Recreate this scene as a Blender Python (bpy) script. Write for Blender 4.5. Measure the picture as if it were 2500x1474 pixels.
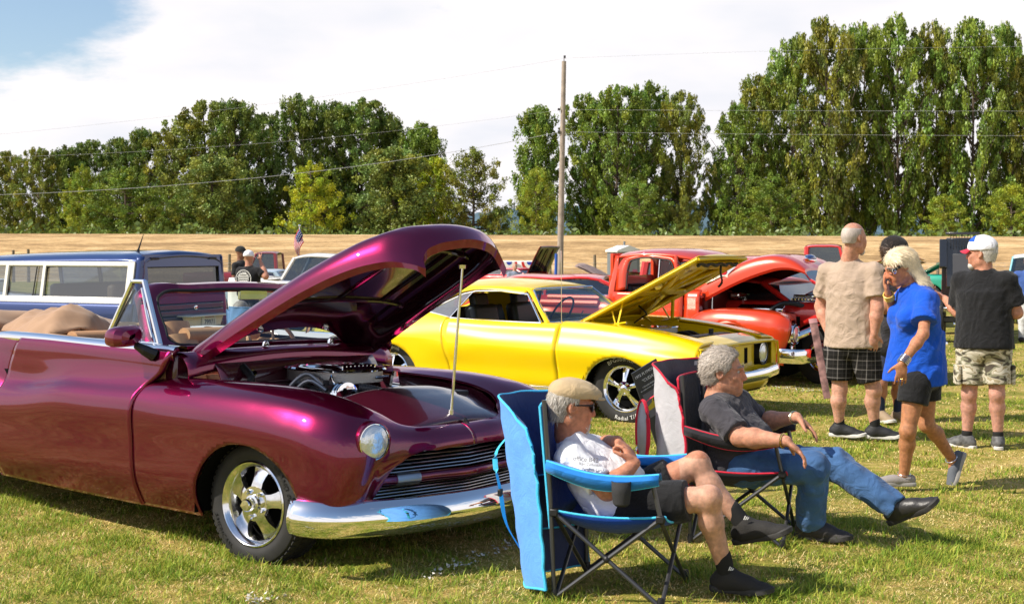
import bpy, math, random
import numpy as np
from mathutils import Vector, Matrix, Euler, Quaternion

for o_ in list(bpy.data.objects):
    bpy.data.objects.remove(o_, do_unlink=True)
scene = bpy.context.scene
COL = scene.collection
PI = math.pi
random.seed(7)
RNG = np.random.default_rng(7)

# ---------------------------------------------------------------- camera, sky, sun, exposure
EYE = 1.62
cam_data = bpy.data.cameras.new('camera')
cam_data.sensor_width = 36.0
cam_data.lens = 46.08
cam_data.shift_y = -0.052
cam_data.clip_start = 0.1
cam_data.clip_end = 3000.0
cam_data.dof.use_dof = True
cam_data.dof.focus_distance = 8.0
cam_data.dof.aperture_fstop = 8.0
cam = bpy.data.objects.new('camera', cam_data)
cam.location = (0, 0, EYE)
cam.rotation_euler = (PI / 2, 0, 0)
COL.objects.link(cam)
scene.camera = cam

SUN_EL = math.radians(43)
SUN_AZ = math.radians(17)          # sun stands to the left of the camera, a little behind it
sun_dir = Vector((-math.cos(SUN_AZ) * math.cos(SUN_EL), -math.sin(SUN_AZ) * math.cos(SUN_EL), math.sin(SUN_EL)))
sd = bpy.data.lights.new('sun', 'SUN')
sd.energy = 5.0
sd.angle = math.radians(0.55)
sd.color = (1.0, 0.93, 0.82)
sun = bpy.data.objects.new('sun', sd)
sun.rotation_euler = sun_dir.to_track_quat('Z', 'Y').to_euler()
COL.objects.link(sun)

world = bpy.data.worlds.new('World')
scene.world = world
world.use_nodes = True
wn, wl = world.node_tree.nodes, world.node_tree.links
wn.clear()


def wnode(t, **kw):
    n = wn.new(t)
    for k, v in kw.items():
        setattr(n, k, v)
    return n


w_out = wnode('ShaderNodeOutputWorld')
w_bg = wnode('ShaderNodeBackground')
w_sky = wnode('ShaderNodeTexSky', sky_type='NISHITA', sun_disc=False, sun_elevation=SUN_EL,
              sun_rotation=math.atan2(sun_dir.x, sun_dir.y) % (2 * PI), air_density=1.0, dust_density=1.0, ozone_density=1.5)
w_tc = wnode('ShaderNodeTexCoord')
w_sep = wnode('ShaderNodeSeparateXYZ')
wl.new(w_tc.outputs['Generated'], w_sep.inputs[0])
# clouds lie on a flat layer overhead: divide the direction by its height
w_z = wnode('ShaderNodeMath', operation='MAXIMUM'); wl.new(w_sep.outputs[2], w_z.inputs[0]); w_z.inputs[1].default_value = 0.0
w_z2 = wnode('ShaderNodeMath', operation='ADD'); wl.new(w_z.outputs[0], w_z2.inputs[0]); w_z2.inputs[1].default_value = 0.22
w_dx = wnode('ShaderNodeMath', operation='DIVIDE'); wl.new(w_sep.outputs[0], w_dx.inputs[0]); wl.new(w_z2.outputs[0], w_dx.inputs[1])
w_dy = wnode('ShaderNodeMath', operation='DIVIDE'); wl.new(w_sep.outputs[1], w_dy.inputs[0]); wl.new(w_z2.outputs[0], w_dy.inputs[1])
w_cmb = wnode('ShaderNodeCombineXYZ'); wl.new(w_dx.outputs[0], w_cmb.inputs[0]); wl.new(w_dy.outputs[0], w_cmb.inputs[1])
w_n1 = wnode('ShaderNodeTexNoise'); w_n1.inputs['Scale'].default_value = 2.2; w_n1.inputs['Detail'].default_value = 8; w_n1.inputs['Roughness'].default_value = 0.6
wl.new(w_cmb.outputs[0], w_n1.inputs['Vector'])
w_n2 = wnode('ShaderNodeTexNoise'); w_n2.inputs['Scale'].default_value = 1.3; w_n2.inputs['Detail'].default_value = 5; w_n2.inputs['Distortion'].default_value = 0.1
wl.new(w_cmb.outputs[0], w_n2.inputs['Vector'])
# cover thins with height: cloud bank low down, broken cloud overhead
w_cov = wnode('ShaderNodeMapRange'); wl.new(w_sep.outputs[2], w_cov.inputs['Value'])
w_cov.inputs['From Min'].default_value = 0.10; w_cov.inputs['From Max'].default_value = 0.50
w_cov.inputs['To Min'].default_value = 0.34; w_cov.inputs['To Max'].default_value = -0.30
# the gap of blue sky at the upper left of the view
w_gd = wnode('ShaderNodeVectorMath', operation='DISTANCE'); wl.new(w_tc.outputs['Generated'], w_gd.inputs[0])
w_gd.inputs[1].default_value = Vector((-0.375, 0.93, 0.185)).normalized()
w_gm = wnode('ShaderNodeMapRange'); wl.new(w_gd.outputs['Value'], w_gm.inputs['Value'])
w_gm.inputs['From Min'].default_value = 0.03; w_gm.inputs['From Max'].default_value = 0.15
w_gm.inputs['To Min'].default_value = -0.50; w_gm.inputs['To Max'].default_value = 0.0
w_a1 = wnode('ShaderNodeMath', operation='ADD'); wl.new(w_n1.outputs['Fac'], w_a1.inputs[0]); wl.new(w_cov.outputs[0], w_a1.inputs[1])
w_a2 = wnode('ShaderNodeMath', operation='ADD'); wl.new(w_a1.outputs[0], w_a2.inputs[0]); wl.new(w_gm.outputs[0], w_a2.inputs[1])
w_cr = wnode('ShaderNodeMapRange', interpolation_type='SMOOTHSTEP'); wl.new(w_a2.outputs[0], w_cr.inputs['Value'])
w_cr.inputs['From Min'].default_value = 0.36; w_cr.inputs['From Max'].default_value = 0.60
w_cc = wnode('ShaderNodeValToRGB'); wl.new(w_n2.outputs['Fac'], w_cc.inputs[0])
w_cc.color_ramp.elements[0].position = 0.30; w_cc.color_ramp.elements[0].color = (0.64, 0.67, 0.74, 1)
w_cc.color_ramp.elements[1].position = 0.52; w_cc.color_ramp.elements[1].color = (0.84, 0.81, 0.82, 1)
w_scl = wnode('ShaderNodeVectorMath', operation='SCALE'); wl.new(w_sky.outputs[0], w_scl.inputs[0]); w_scl.inputs['Scale'].default_value = 0.125
w_mix = wnode('ShaderNodeMix', data_type='RGBA'); wl.new(w_cr.outputs[0], w_mix.inputs['Factor'])
wl.new(w_scl.outputs[0], w_mix.inputs[6]); wl.new(w_cc.outputs[0], w_mix.inputs[7])
wl.new(w_mix.outputs[2], w_bg.inputs['Color']); w_bg.inputs['Strength'].default_value = 1.0
wl.new(w_bg.outputs[0], w_out.inputs['Surface'])

scene.view_settings.view_transform = 'Standard'
scene.view_settings.look = 'None'
scene.view_settings.exposure = 0.34
scene.view_settings.gamma = 1.0
scene.view_settings.use_curve_mapping = False
scene.cycles.max_bounces = 8
scene.cycles.transparent_max_bounces = 16
scene.cycles.caustics_reflective = False
scene.cycles.caustics_refractive = False
scene.cycles.sample_clamp_indirect = 6.0
scene.cycles.use_denoising = True

# ---------------------------------------------------------------- helpers: placement
FPX = 3200.0


def ground_z(x, y):
    y = np.asarray(y, float)
    z = -0.0085 * np.clip(y - 13, 0, 57)
    t = np.clip((y - 86) / 32, 0, 1)
    z = z + (3.32 - 0.003 * np.asarray(x, float)) * (t * t * (3 - 2 * t))
    t2 = np.clip((y - 121) / 10, 0, 1)
    z = z - 1.9 * t2 * t2 * (3 - 2 * t2)
    return z


def at(px, py, Y):
    "a point of the place, from where it shows in the 2500 px wide photograph and its distance"
    return np.array([(px - 1250) / FPX * Y, Y, EYE - (py - 607) / FPX * Y])


# ---------------------------------------------------------------- helpers: materials
MATS = {}


def mat(name, color, rough=0.5, metal=0.0, coat=0.0, coat_rough=0.03, spec=0.5, noise=0.0, nscale=20, bump=0.0, bscale=80,
        trans=0.0, ior=1.45, alpha=1.0, sheen=0.0, emit=None, sss=0.0, attr=None, rvar=0.0):
    if name in MATS:
        return MATS[name]
    m = bpy.data.materials.new(name)
    m.use_nodes = True
    nt = m.node_tree
    b = nt.nodes['Principled BSDF']
    b.inputs['Base Color'].default_value = (*color, 1)
    b.inputs['Roughness'].default_value = rough
    b.inputs['Metallic'].default_value = metal
    b.inputs['Coat Weight'].default_value = coat
    b.inputs['Coat Roughness'].default_value = coat_rough
    b.inputs['Specular IOR Level'].default_value = spec
    b.inputs['Transmission Weight'].default_value = trans
    b.inputs['IOR'].default_value = ior
    b.inputs['Alpha'].default_value = alpha
    b.inputs['Sheen Weight'].default_value = sheen
    if sss:
        b.inputs['Subsurface Weight'].default_value = sss
        b.inputs['Subsurface Radius'].default_value = (0.9, 0.35, 0.18)
        b.inputs['Subsurface Scale'].default_value = 0.012
    if emit:
        b.inputs['Emission Color'].default_value = (*emit, 1)
        b.inputs['Emission Strength'].default_value = 1
    tc = nt.nodes.new('ShaderNodeTexCoord')
    colsrc = None
    if attr:
        a = nt.nodes.new('ShaderNodeAttribute'); a.attribute_name = attr
        colsrc = a.outputs['Color']
        nt.links.new(colsrc, b.inputs['Base Color'])
    if noise:
        n = nt.nodes.new('ShaderNodeTexNoise'); n.inputs['Scale'].default_value = nscale; n.inputs['Detail'].default_value = 5
        nt.links.new(tc.outputs['Object'], n.inputs['Vector'])
        h = nt.nodes.new('ShaderNodeMapRange'); nt.links.new(n.outputs['Fac'], h.inputs['Value'])
        h.inputs['From Min'].default_value = 0.3; h.inputs['From Max'].default_value = 0.7
        h.inputs['To Min'].default_value = 1 - noise; h.inputs['To Max'].default_value = 1 + noise
        mx = nt.nodes.new('ShaderNodeVectorMath'); mx.operation = 'SCALE'
        if colsrc: nt.links.new(colsrc, mx.inputs[0])
        else: mx.inputs[0].default_value = color
        nt.links.new(h.outputs[0], mx.inputs['Scale'])
        nt.links.new(mx.outputs[0], b.inputs['Base Color'])
        if rvar:
            r = nt.nodes.new('ShaderNodeMapRange'); nt.links.new(n.outputs['Fac'], r.inputs['Value'])
            r.inputs['From Min'].default_value = 0.3; r.inputs['From Max'].default_value = 0.7
            r.inputs['To Min'].default_value = max(0, rough - rvar); r.inputs['To Max'].default_value = rough + rvar
            nt.links.new(r.outputs[0], b.inputs['Roughness'])
    if bump:
        n = nt.nodes.new('ShaderNodeTexNoise'); n.inputs['Scale'].default_value = bscale; n.inputs['Detail'].default_value = 4
        nt.links.new(tc.outputs['Object'], n.inputs['Vector'])
        bp = nt.nodes.new('ShaderNodeBump'); bp.inputs['Strength'].default_value = bump; bp.inputs['Distance'].default_value = 0.01
        nt.links.new(n.outputs['Fac'], bp.inputs['Height'])
        nt.links.new(bp.outputs[0], b.inputs['Normal'])
    MATS[name] = m
    return m


def glass(name, tint=(0.75, 0.85, 0.85), clear=0.8, refl=0.07):
    "thin car glass: mostly see-through, with a glossy reflection"
    if name in MATS: return MATS[name]
    m = bpy.data.materials.new(name); m.use_nodes = True
    nt = m.node_tree; nt.nodes.clear()
    out = nt.nodes.new('ShaderNodeOutputMaterial')
    tr = nt.nodes.new('ShaderNodeBsdfTransparent'); tr.inputs[0].default_value = (*[c * clear for c in tint], 1)
    gl = nt.nodes.new('ShaderNodeBsdfGlossy'); gl.inputs['Roughness'].default_value = 0.02
    lw = nt.nodes.new('ShaderNodeLayerWeight'); lw.inputs[0].default_value = 0.5
    pw = nt.nodes.new('ShaderNodeMath'); pw.operation = 'POWER'; nt.links.new(lw.outputs['Facing'], pw.inputs[0]); pw.inputs[1].default_value = 4.0
    fr = nt.nodes.new('ShaderNodeMath'); fr.operation = 'MULTIPLY_ADD'; nt.links.new(pw.outputs[0], fr.inputs[0]); fr.inputs[1].default_value = 0.85; fr.inputs[2].default_value = refl
    mx = nt.nodes.new('ShaderNodeMixShader')
    nt.links.new(fr.outputs[0], mx.inputs[0]); nt.links.new(tr.outputs[0], mx.inputs[1]); nt.links.new(gl.outputs[0], mx.inputs[2])
    nt.links.new(mx.outputs[0], out.inputs['Surface'])
    MATS[name] = m
    return m


# ---------------------------------------------------------------- helpers: meshes
def tag(o, label=None, cat=None, group=None, kind=None):
    if label: o['label'] = label
    if cat: o['category'] = cat
    if group: o['group'] = group
    if kind: o['kind'] = kind
    return o


def empty(name, loc=(0, 0, 0), rz=0.0, label=None, cat=None, group=None):
    o = bpy.data.objects.new(name, None)
    o.empty_display_size = 0.2
    COL.objects.link(o)
    o.location = loc
    o.rotation_euler = (0, 0, rz)
    return tag(o, label, cat, group)


def link_mesh(name, V, F, m, parent=None, smooth=True, angle=None, colors=None, mats=None, fm=None):
    me = bpy.data.meshes.new(name)
    V = np.asarray(V, np.float32).reshape(-1, 3)
    if isinstance(F, np.ndarray):
        k = F.shape[1]
        me.vertices.add(len(V)); me.vertices.foreach_set('co', V.ravel())
        me.loops.add(F.size); me.loops.foreach_set('vertex_index', F.astype(np.int32).ravel())
        me.polygons.add(len(F)); me.polygons.foreach_set('loop_start', np.arange(len(F), dtype=np.int32) * k)
        me.update(calc_edges=True)
    else:
        me.from_pydata([tuple(map(float, v)) for v in V], [], F)
        me.update()
    if smooth:
        me.shade_smooth()
        if angle: me.set_sharp_from_angle(angle=math.radians(angle))
    for mm in (mats or [m]):
        me.materials.append(mm)
    if fm is not None:
        me.polygons.foreach_set('material_index', np.asarray(fm, np.int32))
    if colors is not None:
        ca = me.color_attributes.new('col', 'FLOAT_COLOR', 'POINT')
        c4 = np.ones((len(V), 4), np.float32); c4[:, :3] = colors
        ca.data.foreach_set('color', c4.ravel())
    o = bpy.data.objects.new(name, me)
    COL.objects.link(o)
    if parent: o.parent = parent
    return o


def nrm(v):
    v = np.asarray(v, float)
    return v / max(np.linalg.norm(v), 1e-9)


def frame(d, up=(0, 0, 1)):
    d = nrm(d); up = np.asarray(up, float)
    if abs(d @ up) > 0.98: up = np.array([0, 1.0, 0]) if abs(d[1]) < 0.9 else np.array([1.0, 0, 0])
    s = nrm(np.cross(d, up)); u = np.cross(s, d)
    return s, u


class MB:
    "collects shapes into one mesh"

    def __init__(self, M=None):
        self.V, self.F, self.n, self.M = [], [], 0, M

    def add(self, V, F):
        V = np.asarray(V, float).reshape(-1, 3)
        if self.M is not None:
            M = np.array(self.M); V = V @ M[:3, :3].T + M[:3, 3]
        self.V.append(V)
        self.F += [[i + self.n for i in f] for f in F]
        self.n += len(V)
        return self

    def box(self, c, s, R=None):
        x, y, z = [k / 2 for k in s]
        V = np.array([[-x, -y, -z], [x, -y, -z], [x, y, -z], [-x, y, -z], [-x, -y, z], [x, -y, z], [x, y, z], [-x, y, z]])
        if R is not None: V = V @ np.array(R).T[:3, :3]
        return self.add(V + np.array(c), [[3, 2, 1, 0], [4, 5, 6, 7], [0, 1, 5, 4], [1, 2, 6, 5], [2, 3, 7, 6], [3, 0, 4, 7]])

    def hexa(self, P):
        return self.add(P, [[3, 2, 1, 0], [4, 5, 6, 7], [0, 1, 5, 4], [1, 2, 6, 5], [2, 3, 7, 6], [3, 0, 4, 7]])

    def tube(self, pts, r, n=10, cap=True, flat=1.0, up=(0, 0, 1), closed=False):
        pts = [np.asarray(p, float) for p in pts]
        k = len(pts)
        rs = r if hasattr(r, '__len__') else [r] * k
        V = []
        for i, p in enumerate(pts):
            if closed: d = pts[(i + 1) % k] - pts[i - 1]
            else: d = pts[min(i + 1, k - 1)] - pts[max(i - 1, 0)]
            s, u = frame(d, up)
            for j in range(n):
                a = 2 * PI * j / n
                V.append(p + s * math.cos(a) * rs[i] + u * math.sin(a) * rs[i] * flat)
        F = []
        for i in range(k if closed else k - 1):
            for j in range(n):
                a, b = i * n + j, i * n + (j + 1) % n
                c, d2 = ((i + 1) % k) * n + (j + 1) % n, ((i + 1) % k) * n + j
                F.append([a, b, c, d2])
        if cap and not closed:
            F.append(list(range(n - 1, -1, -1))); F.append([(k - 1) * n + j for j in range(n)])
        return self.add(V, F)

    def lathe(self, prof, o, d, n=32, up=(0, 0, 1), arc=None, close=False, cap=True):
        "prof: list of (radius, offset along d)"
        d = nrm(d); s, u = frame(d, up); o = np.asarray(o, float)
        V = []
        full = arc is None
        a0, a1 = arc if arc else (0, 2 * PI)
        m = n if full else n + 1
        for r, h in prof:
            for j in range(m):
                a = a0 + (a1 - a0) * j / n
                V.append(o + d * h + s * math.cos(a) * r + u * math.sin(a) * r)
        F = []
        for i in range(len(prof) - 1 + (1 if close else 0)):
            i2 = (i + 1) % len(prof)
            for j in range(n):
                j2 = (j + 1) % m
                F.append([i * m + j, i * m + j2, i2 * m + j2, i2 * m + j])
        if full and not close and cap:
            if prof[0][0] > 1e-6: F.append([j for j in range(m)][::-1])
            if prof[-1][0] > 1e-6: F.append([(len(prof) - 1) * m + j for j in range(m)])
        return self.add(V, F)

    def grid(self, G, closed_v=False, closed_u=False, flip=False):
        G = np.asarray(G, float); nu, nv = G.shape[:2]
        F = []
        for i in range(nu if closed_u else nu - 1):
            for j in range(nv if closed_v else nv - 1):
                i2, j2 = (i + 1) % nu, (j + 1) % nv
                q = [i * nv + j, i2 * nv + j, i2 * nv + j2, i * nv + j2]
                F.append(q[::-1] if flip else q)
        return self.add(G.reshape(-1, 3), F)

    def prism(self, poly, o, ax, ay, th):
        "flat outline poly in the (ax, ay) plane through o, thickened by the vector th"
        o, ax, ay, th = [np.asarray(k, float) for k in (o, ax, ay, th)]
        n = len(poly)
        A = [o + ax * p[0] + ay * p[1] for p in poly]
        V = A + [a + th for a in A]
        F = [list(range(n))[::-1], [n + j for j in range(n)]] + [[j, (j + 1) % n, n + (j + 1) % n, n + j] for j in range(n)]
        return self.add(V, F)

    def ball(self, c, r, n=16, m=10, R=None):
        r = np.array([r, r, r], float) if not hasattr(r, '__len__') else np.array(r, float)
        V = []
        for i in range(m + 1):
            t = PI * i / m
            for j in range(n):
                a = 2 * PI * j / n
                V.append(np.array([math.sin(t) * math.cos(a), math.sin(t) * math.sin(a), math.cos(t)]) * r)
        V = np.array(V)
        if R is not None: V = V @ np.array(R)[:3, :3].T
        F = [[i * n + j, (i + 1) * n + j, (i + 1) * n + (j + 1) % n, i * n + (j + 1) % n] for i in range(m) for j in range(n)]
        return self.add(V + np.array(c), F)

    def build(self, name, m, parent=None, smooth=True, angle=35, bevel=0.0, seg=2, solid=0.0, off=-1.0, label=None, sub=0):
        V = np.concatenate(self.V) if self.V else np.zeros((0, 3))
        o = link_mesh(name, V, self.F, m, parent, smooth, angle)
        if sub:
            s = o.modifiers.new('s', 'SUBSURF'); s.levels = sub; s.render_levels = sub
        if solid:
            s = o.modifiers.new('t', 'SOLIDIFY'); s.thickness = solid; s.offset = off
        if bevel:
            b = o.modifiers.new('b', 'BEVEL'); b.width = bevel; b.segments = seg; b.limit_method = 'ANGLE'; b.angle_limit = math.radians(35)
            b.harden_normals = False
        if label: o['label'] = label
        return o


def spl(D, t, k=None):
    "Catmull-Rom through the rows of D (knots k), evaluated at t"
    D = np.asarray(D, float); n = len(D)
    if k is None: k = np.arange(n, dtype=float)
    k = np.asarray(k, float)
    if n == 1: return np.repeat(D, len(t), 0)
    sh = (-1,) + (1,) * (D.ndim - 1)
    dk = np.diff(k).reshape(sh); s = np.diff(D, axis=0) / dk
    m = np.empty_like(D); m[0] = s[0]; m[-1] = s[-1]
    if n > 2: m[1:-1] = (s[:-1] * dk[1:] + s[1:] * dk[:-1]) / (dk[1:] + dk[:-1])
    t = np.asarray(t, float)
    i = np.clip(np.searchsorted(k, t, side='right') - 1, 0, n - 2)
    h = (k[i + 1] - k[i]).reshape(sh); u = ((t - k[i]).reshape(sh)) / h
    u2, u3 = u * u, u * u * u
    return (2 * u3 - 3 * u2 + 1) * D[i] + (u3 - 2 * u2 + u) * h * m[i] + (-2 * u3 + 3 * u2) * D[i + 1] + (u3 - u2) * h * m[i + 1]


def surf(net, like=None, nv=40, step=0.02):
    "net[i][j] = point; returns a dense grid and the index in it of every station"
    N = np.asarray(net, float)
    ku = np.concatenate([[0], np.cumsum(np.maximum(np.linalg.norm(np.diff(N, axis=0), axis=2).mean(1), 1e-4))])
    kv = np.concatenate([[0], np.cumsum(np.maximum(np.linalg.norm(np.diff(N, axis=1), axis=2).mean(0), 1e-4))])
    ts, idx = [], [0]
    for i in range(len(ku) - 1):
        c = max(1, int(round((ku[i + 1] - ku[i]) / step))) if like is None else like[i + 1] - like[i]
        ts += list(np.linspace(ku[i], ku[i + 1], c, endpoint=False)); idx.append(len(ts))
    ts.append(ku[-1])
    tv = np.linspace(0, kv[-1], nv)
    A = spl(N, np.array(ts), ku)                 # along u
    B = np.swapaxes(spl(np.swapaxes(A, 0, 1), tv, kv), 0, 1)
    return B, idx


def curve(P, n=40, closed=False):
    P = np.asarray(P, float)
    if closed:
        Q = np.concatenate([P[-2:], P, P[:3]])
        k = np.concatenate([[0], np.cumsum(np.linalg.norm(np.diff(Q, axis=0), axis=1))])
        return spl(Q, np.linspace(k[2], k[2 + len(P)], n, endpoint=False), k)
    k = np.concatenate([[0], np.cumsum(np.maximum(np.linalg.norm(np.diff(P, axis=0), axis=1), 1e-6))])
    return spl(P, np.linspace(0, k[-1], n), k)


def panel(name, G, m, parent, arches=(), side=1, solid=0.012, gap=0.0, label=None, flip=False, angle=50):
    "a body panel from a grid; wheel arches (cx, cz, rx, rz) are cut out cleanly; side=-1 mirrors it"
    G = np.array(G, float)
    if gap:
        for e, s in ((0, 1), (-1, -1)):
            d = G[1] - G[0] if e == 0 else G[-2] - G[-1]
            l = np.linalg.norm(d, axis=1, keepdims=True)
            G[e] += d / np.maximum(l, 1e-6) * gap
    nu, nv = G.shape[:2]
    V = G.reshape(-1, 3).copy()
    i, j = np.meshgrid(np.arange(nu - 1), np.arange(nv - 1), indexing='ij')
    a = (i * nv + j).ravel(); F = np.stack([a, a + nv, a + nv + 1, a + 1], 1)
    for cx, cz, rx, rz in arches:
        q = ((V[:, 0] - cx) / rx) ** 2 + ((V[:, 2] - cz) / rz) ** 2
        c = V[F].mean(1)
        qc = ((c[:, 0] - cx) / rx) ** 2 + ((c[:, 2] - cz) / rz) ** 2
        F = F[~((qc < 1))]
        used = np.zeros(len(V), bool); used[F.ravel()] = True
        ins = used & (q < 1)
        # snap the ragged edge outwards; and pull near-outside edge vertices in
        k = 1 / np.sqrt(np.maximum(q[ins], 1e-6))
        V[ins, 0] = cx + (V[ins, 0] - cx) * k; V[ins, 2] = cz + (V[ins, 2] - cz) * k
        cnt = np.bincount(F.ravel(), minlength=len(V))
        nearb = used & (q >= 1) & (cnt < 4) & (q < 1.25)
        k = 1 / np.sqrt(q[nearb])
        V[nearb, 0] = cx + (V[nearb, 0] - cx) * k; V[nearb, 2] = cz + (V[nearb, 2] - cz) * k
    if side < 0: V[:, 1] *= -1
    if (side < 0) != flip: F = F[:, ::-1]
    used = np.unique(F); mp = -np.ones(len(V), int); mp[used] = np.arange(len(used))
    o = link_mesh(name, V[used], mp[F], m, parent, True, angle)
    if solid:
        s = o.modifiers.new('t', 'SOLIDIFY'); s.thickness = solid; s.offset = -1
    if label: o['label'] = label
    return o


_txt = {}


def text_geo(s, size=1.0, extrude=0.0, space=1.0, align='CENTER'):
    "letter shapes of a string as vertices and faces (x right, y up)"
    key = (s, size, extrude, space, align)
    if key in _txt: return _txt[key]
    cu = bpy.data.curves.new('t', 'FONT'); cu.body = s; cu.size = size; cu.extrude = extrude
    cu.align_x = align; cu.align_y = 'CENTER'; cu.space_character = space; cu.resolution_u = 3
    ob = bpy.data.objects.new('t', cu)
    me = bpy.data.meshes.new_from_object(ob)
    V = np.array([v.co[:] for v in me.vertices]).reshape(-1, 3); F = [list(p.vertices) for p in me.polygons]
    bpy.data.objects.remove(ob); bpy.data.curves.remove(cu); bpy.data.meshes.remove(me)
    _txt[key] = (V, F)
    return V, F


def put_text(mb, s, size, o, ax, ay, extrude=0.0, space=1.0, align='CENTER', bold=0.0):
    V, F = text_geo(s, size, extrude, space, align)
    o, ax, ay = nrm(1) * 0 + np.asarray(o, float), np.asarray(ax, float), np.asarray(ay, float)
    n = np.cross(ax, ay)
    W = o + V[:, :1] * ax + V[:, 1:2] * ay + V[:, 2:3] * n
    mb.add(W, F)


def copy_tree(o, parent=None):
    c = o.copy(); COL.objects.link(c)
    if parent: c.parent = parent
    for ch in [k for k in bpy.data.objects if k.parent == o]:
        copy_tree(ch, c)
    return c


def Rz(a):
    c, s = math.cos(a), math.sin(a); return np.array([[c, -s, 0], [s, c, 0], [0, 0, 1.0]])


def Ry(a):
    c, s = math.cos(a), math.sin(a); return np.array([[c, 0, s], [0, 1, 0], [-s, 0, c.real]])


def Rx(a):
    c, s = math.cos(a), math.sin(a); return np.array([[1.0, 0, 0], [0, c, -s], [0, s, c]])
GRASS = 1.0
# ================================================================ ground
def tint_grass(m, levee=False):
    nt = m.node_tree; b = nt.nodes['Principled BSDF']
    geo = nt.nodes.new('ShaderNodeNewGeometry')
    N = []
    for sc, det in ((0.35, 3), (2.2, 5), (14, 5), (90, 4)):
        n = nt.nodes.new('ShaderNodeTexNoise'); n.inputs['Scale'].default_value = sc; n.inputs['Detail'].default_value = det
        nt.links.new(geo.outputs['Position'], n.inputs['Vector']); N.append(n)
    if levee:
        mp = nt.nodes.new('ShaderNodeMapping'); mp.inputs['Scale'].default_value = (0.22, 1, 1.2)
        nt.links.new(geo.outputs['Position'], mp.inputs['Vector'])
        for n in N[:3]: nt.links.new(mp.outputs[0], n.inputs['Vector'])
    a = nt.nodes.new('ShaderNodeMath'); a.operation = 'ADD'
    nt.links.new(N[0].outputs['Fac'], a.inputs[0]); nt.links.new(N[1].outputs['Fac'], a.inputs[1])
    a2 = nt.nodes.new('ShaderNodeMath'); a2.operation = 'MULTIPLY_ADD'
    nt.links.new(N[2].outputs['Fac'], a2.inputs[0]); a2.inputs[1].default_value = 0.9; nt.links.new(a.outputs[0], a2.inputs[2])
    a3 = nt.nodes.new('ShaderNodeMath'); a3.operation = 'MULTIPLY_ADD'
    nt.links.new(N[3].outputs['Fac'], a3.inputs[0]); a3.inputs[1].default_value = 0.7; nt.links.new(a2.outputs[0], a3.inputs[2])
    mr = nt.nodes.new('ShaderNodeMapRange'); nt.links.new(a3.outputs[0], mr.inputs['Value'])
    mr.inputs['From Min'].default_value = 1.58 if levee else 1.45; mr.inputs['From Max'].default_value = 2.02 if levee else 2.15
    cr = nt.nodes.new('ShaderNodeValToRGB'); nt.links.new(mr.outputs[0], cr.inputs[0])
    e = cr.color_ramp.elements
    if levee:
        cols = [(0.0, (0.30, 0.19, 0.09)), (0.35, (0.50, 0.32, 0.145)), (0.7, (0.64, 0.42, 0.20)), (1.0, (0.78, 0.56, 0.30))]
    else:
        cols = [(0.0, (0.10, 0.13, 0.018)), (0.35, (0.24, 0.24, 0.04)), (0.62, (0.42, 0.33, 0.08)), (1.0, (0.58, 0.42, 0.17))]
    e[0].position = cols[0][0]; e[0].color = (*cols[0][1], 1)
    e[1].position = cols[-1][0]; e[1].color = (*cols[-1][1], 1)
    for p, c in cols[1:-1]:
        k = e.new(p); k.color = (*c, 1)
    nt.links.new(cr.outputs[0], b.inputs['Base Color'])
    b.inputs['Roughness'].default_value = 0.9; b.inputs['Specular IOR Level'].default_value = 0.1
    bp = nt.nodes.new('ShaderNodeBump'); bp.inputs['Strength'].default_value = 0.7; bp.inputs['Distance'].default_value = 0.05
    nt.links.new(a3.outputs[0], bp.inputs['Height']); nt.links.new(bp.outputs[0], b.inputs['Normal'])
    return m


def bare(name):
    m = bpy.data.materials.new(name); m.use_nodes = True; MATS[name] = m; return m


def sheet(name, xs, ys, m, dz=0.0):
    X, Y = np.meshgrid(xs, ys, indexing='ij')
    Z = ground_z(X, Y) + dz
    G = np.stack([X, Y, Z], 2)
    nu, nv = X.shape
    i, j = np.meshgrid(np.arange(nu - 1), np.arange(nv - 1), indexing='ij')
    a = (i * nv + j).ravel(); F = np.stack([a, a + nv, a + nv + 1, a + 1], 1)
    o = link_mesh(name, G.reshape(-1, 3), F, m)
    return tag(o, kind='structure')


m_field = tint_grass(bare('mown grass'))
m_levee = tint_grass(bare('dry levee grass'), True)
xs = np.concatenate([np.linspace(-900, -80, 18), np.linspace(-70, 70, 29), np.linspace(80, 900, 18)])
sheet('ground', xs, np.concatenate([np.linspace(-60, 0, 4), np.linspace(5, 84, 60)]), m_field)
sheet('embankment', xs, np.linspace(84, 134, 50), m_levee)
sheet('far_ground', xs, np.linspace(134, 1500, 30), m_field)

# wooded ridge far beyond the trees
m_hill = mat('far forest with painted haze', (0.09, 0.14, 0.17), 0.95, spec=0.05, noise=0.3, nscale=0.05)  # distance haze is painted into this muted blue-green base colour
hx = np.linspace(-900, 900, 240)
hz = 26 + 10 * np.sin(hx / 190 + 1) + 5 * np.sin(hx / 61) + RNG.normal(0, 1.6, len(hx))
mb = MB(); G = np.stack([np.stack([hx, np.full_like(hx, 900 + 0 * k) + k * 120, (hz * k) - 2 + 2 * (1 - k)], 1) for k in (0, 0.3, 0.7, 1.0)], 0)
mb.grid(G, flip=False); tag(mb.build('hill', m_hill), kind='structure')

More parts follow.
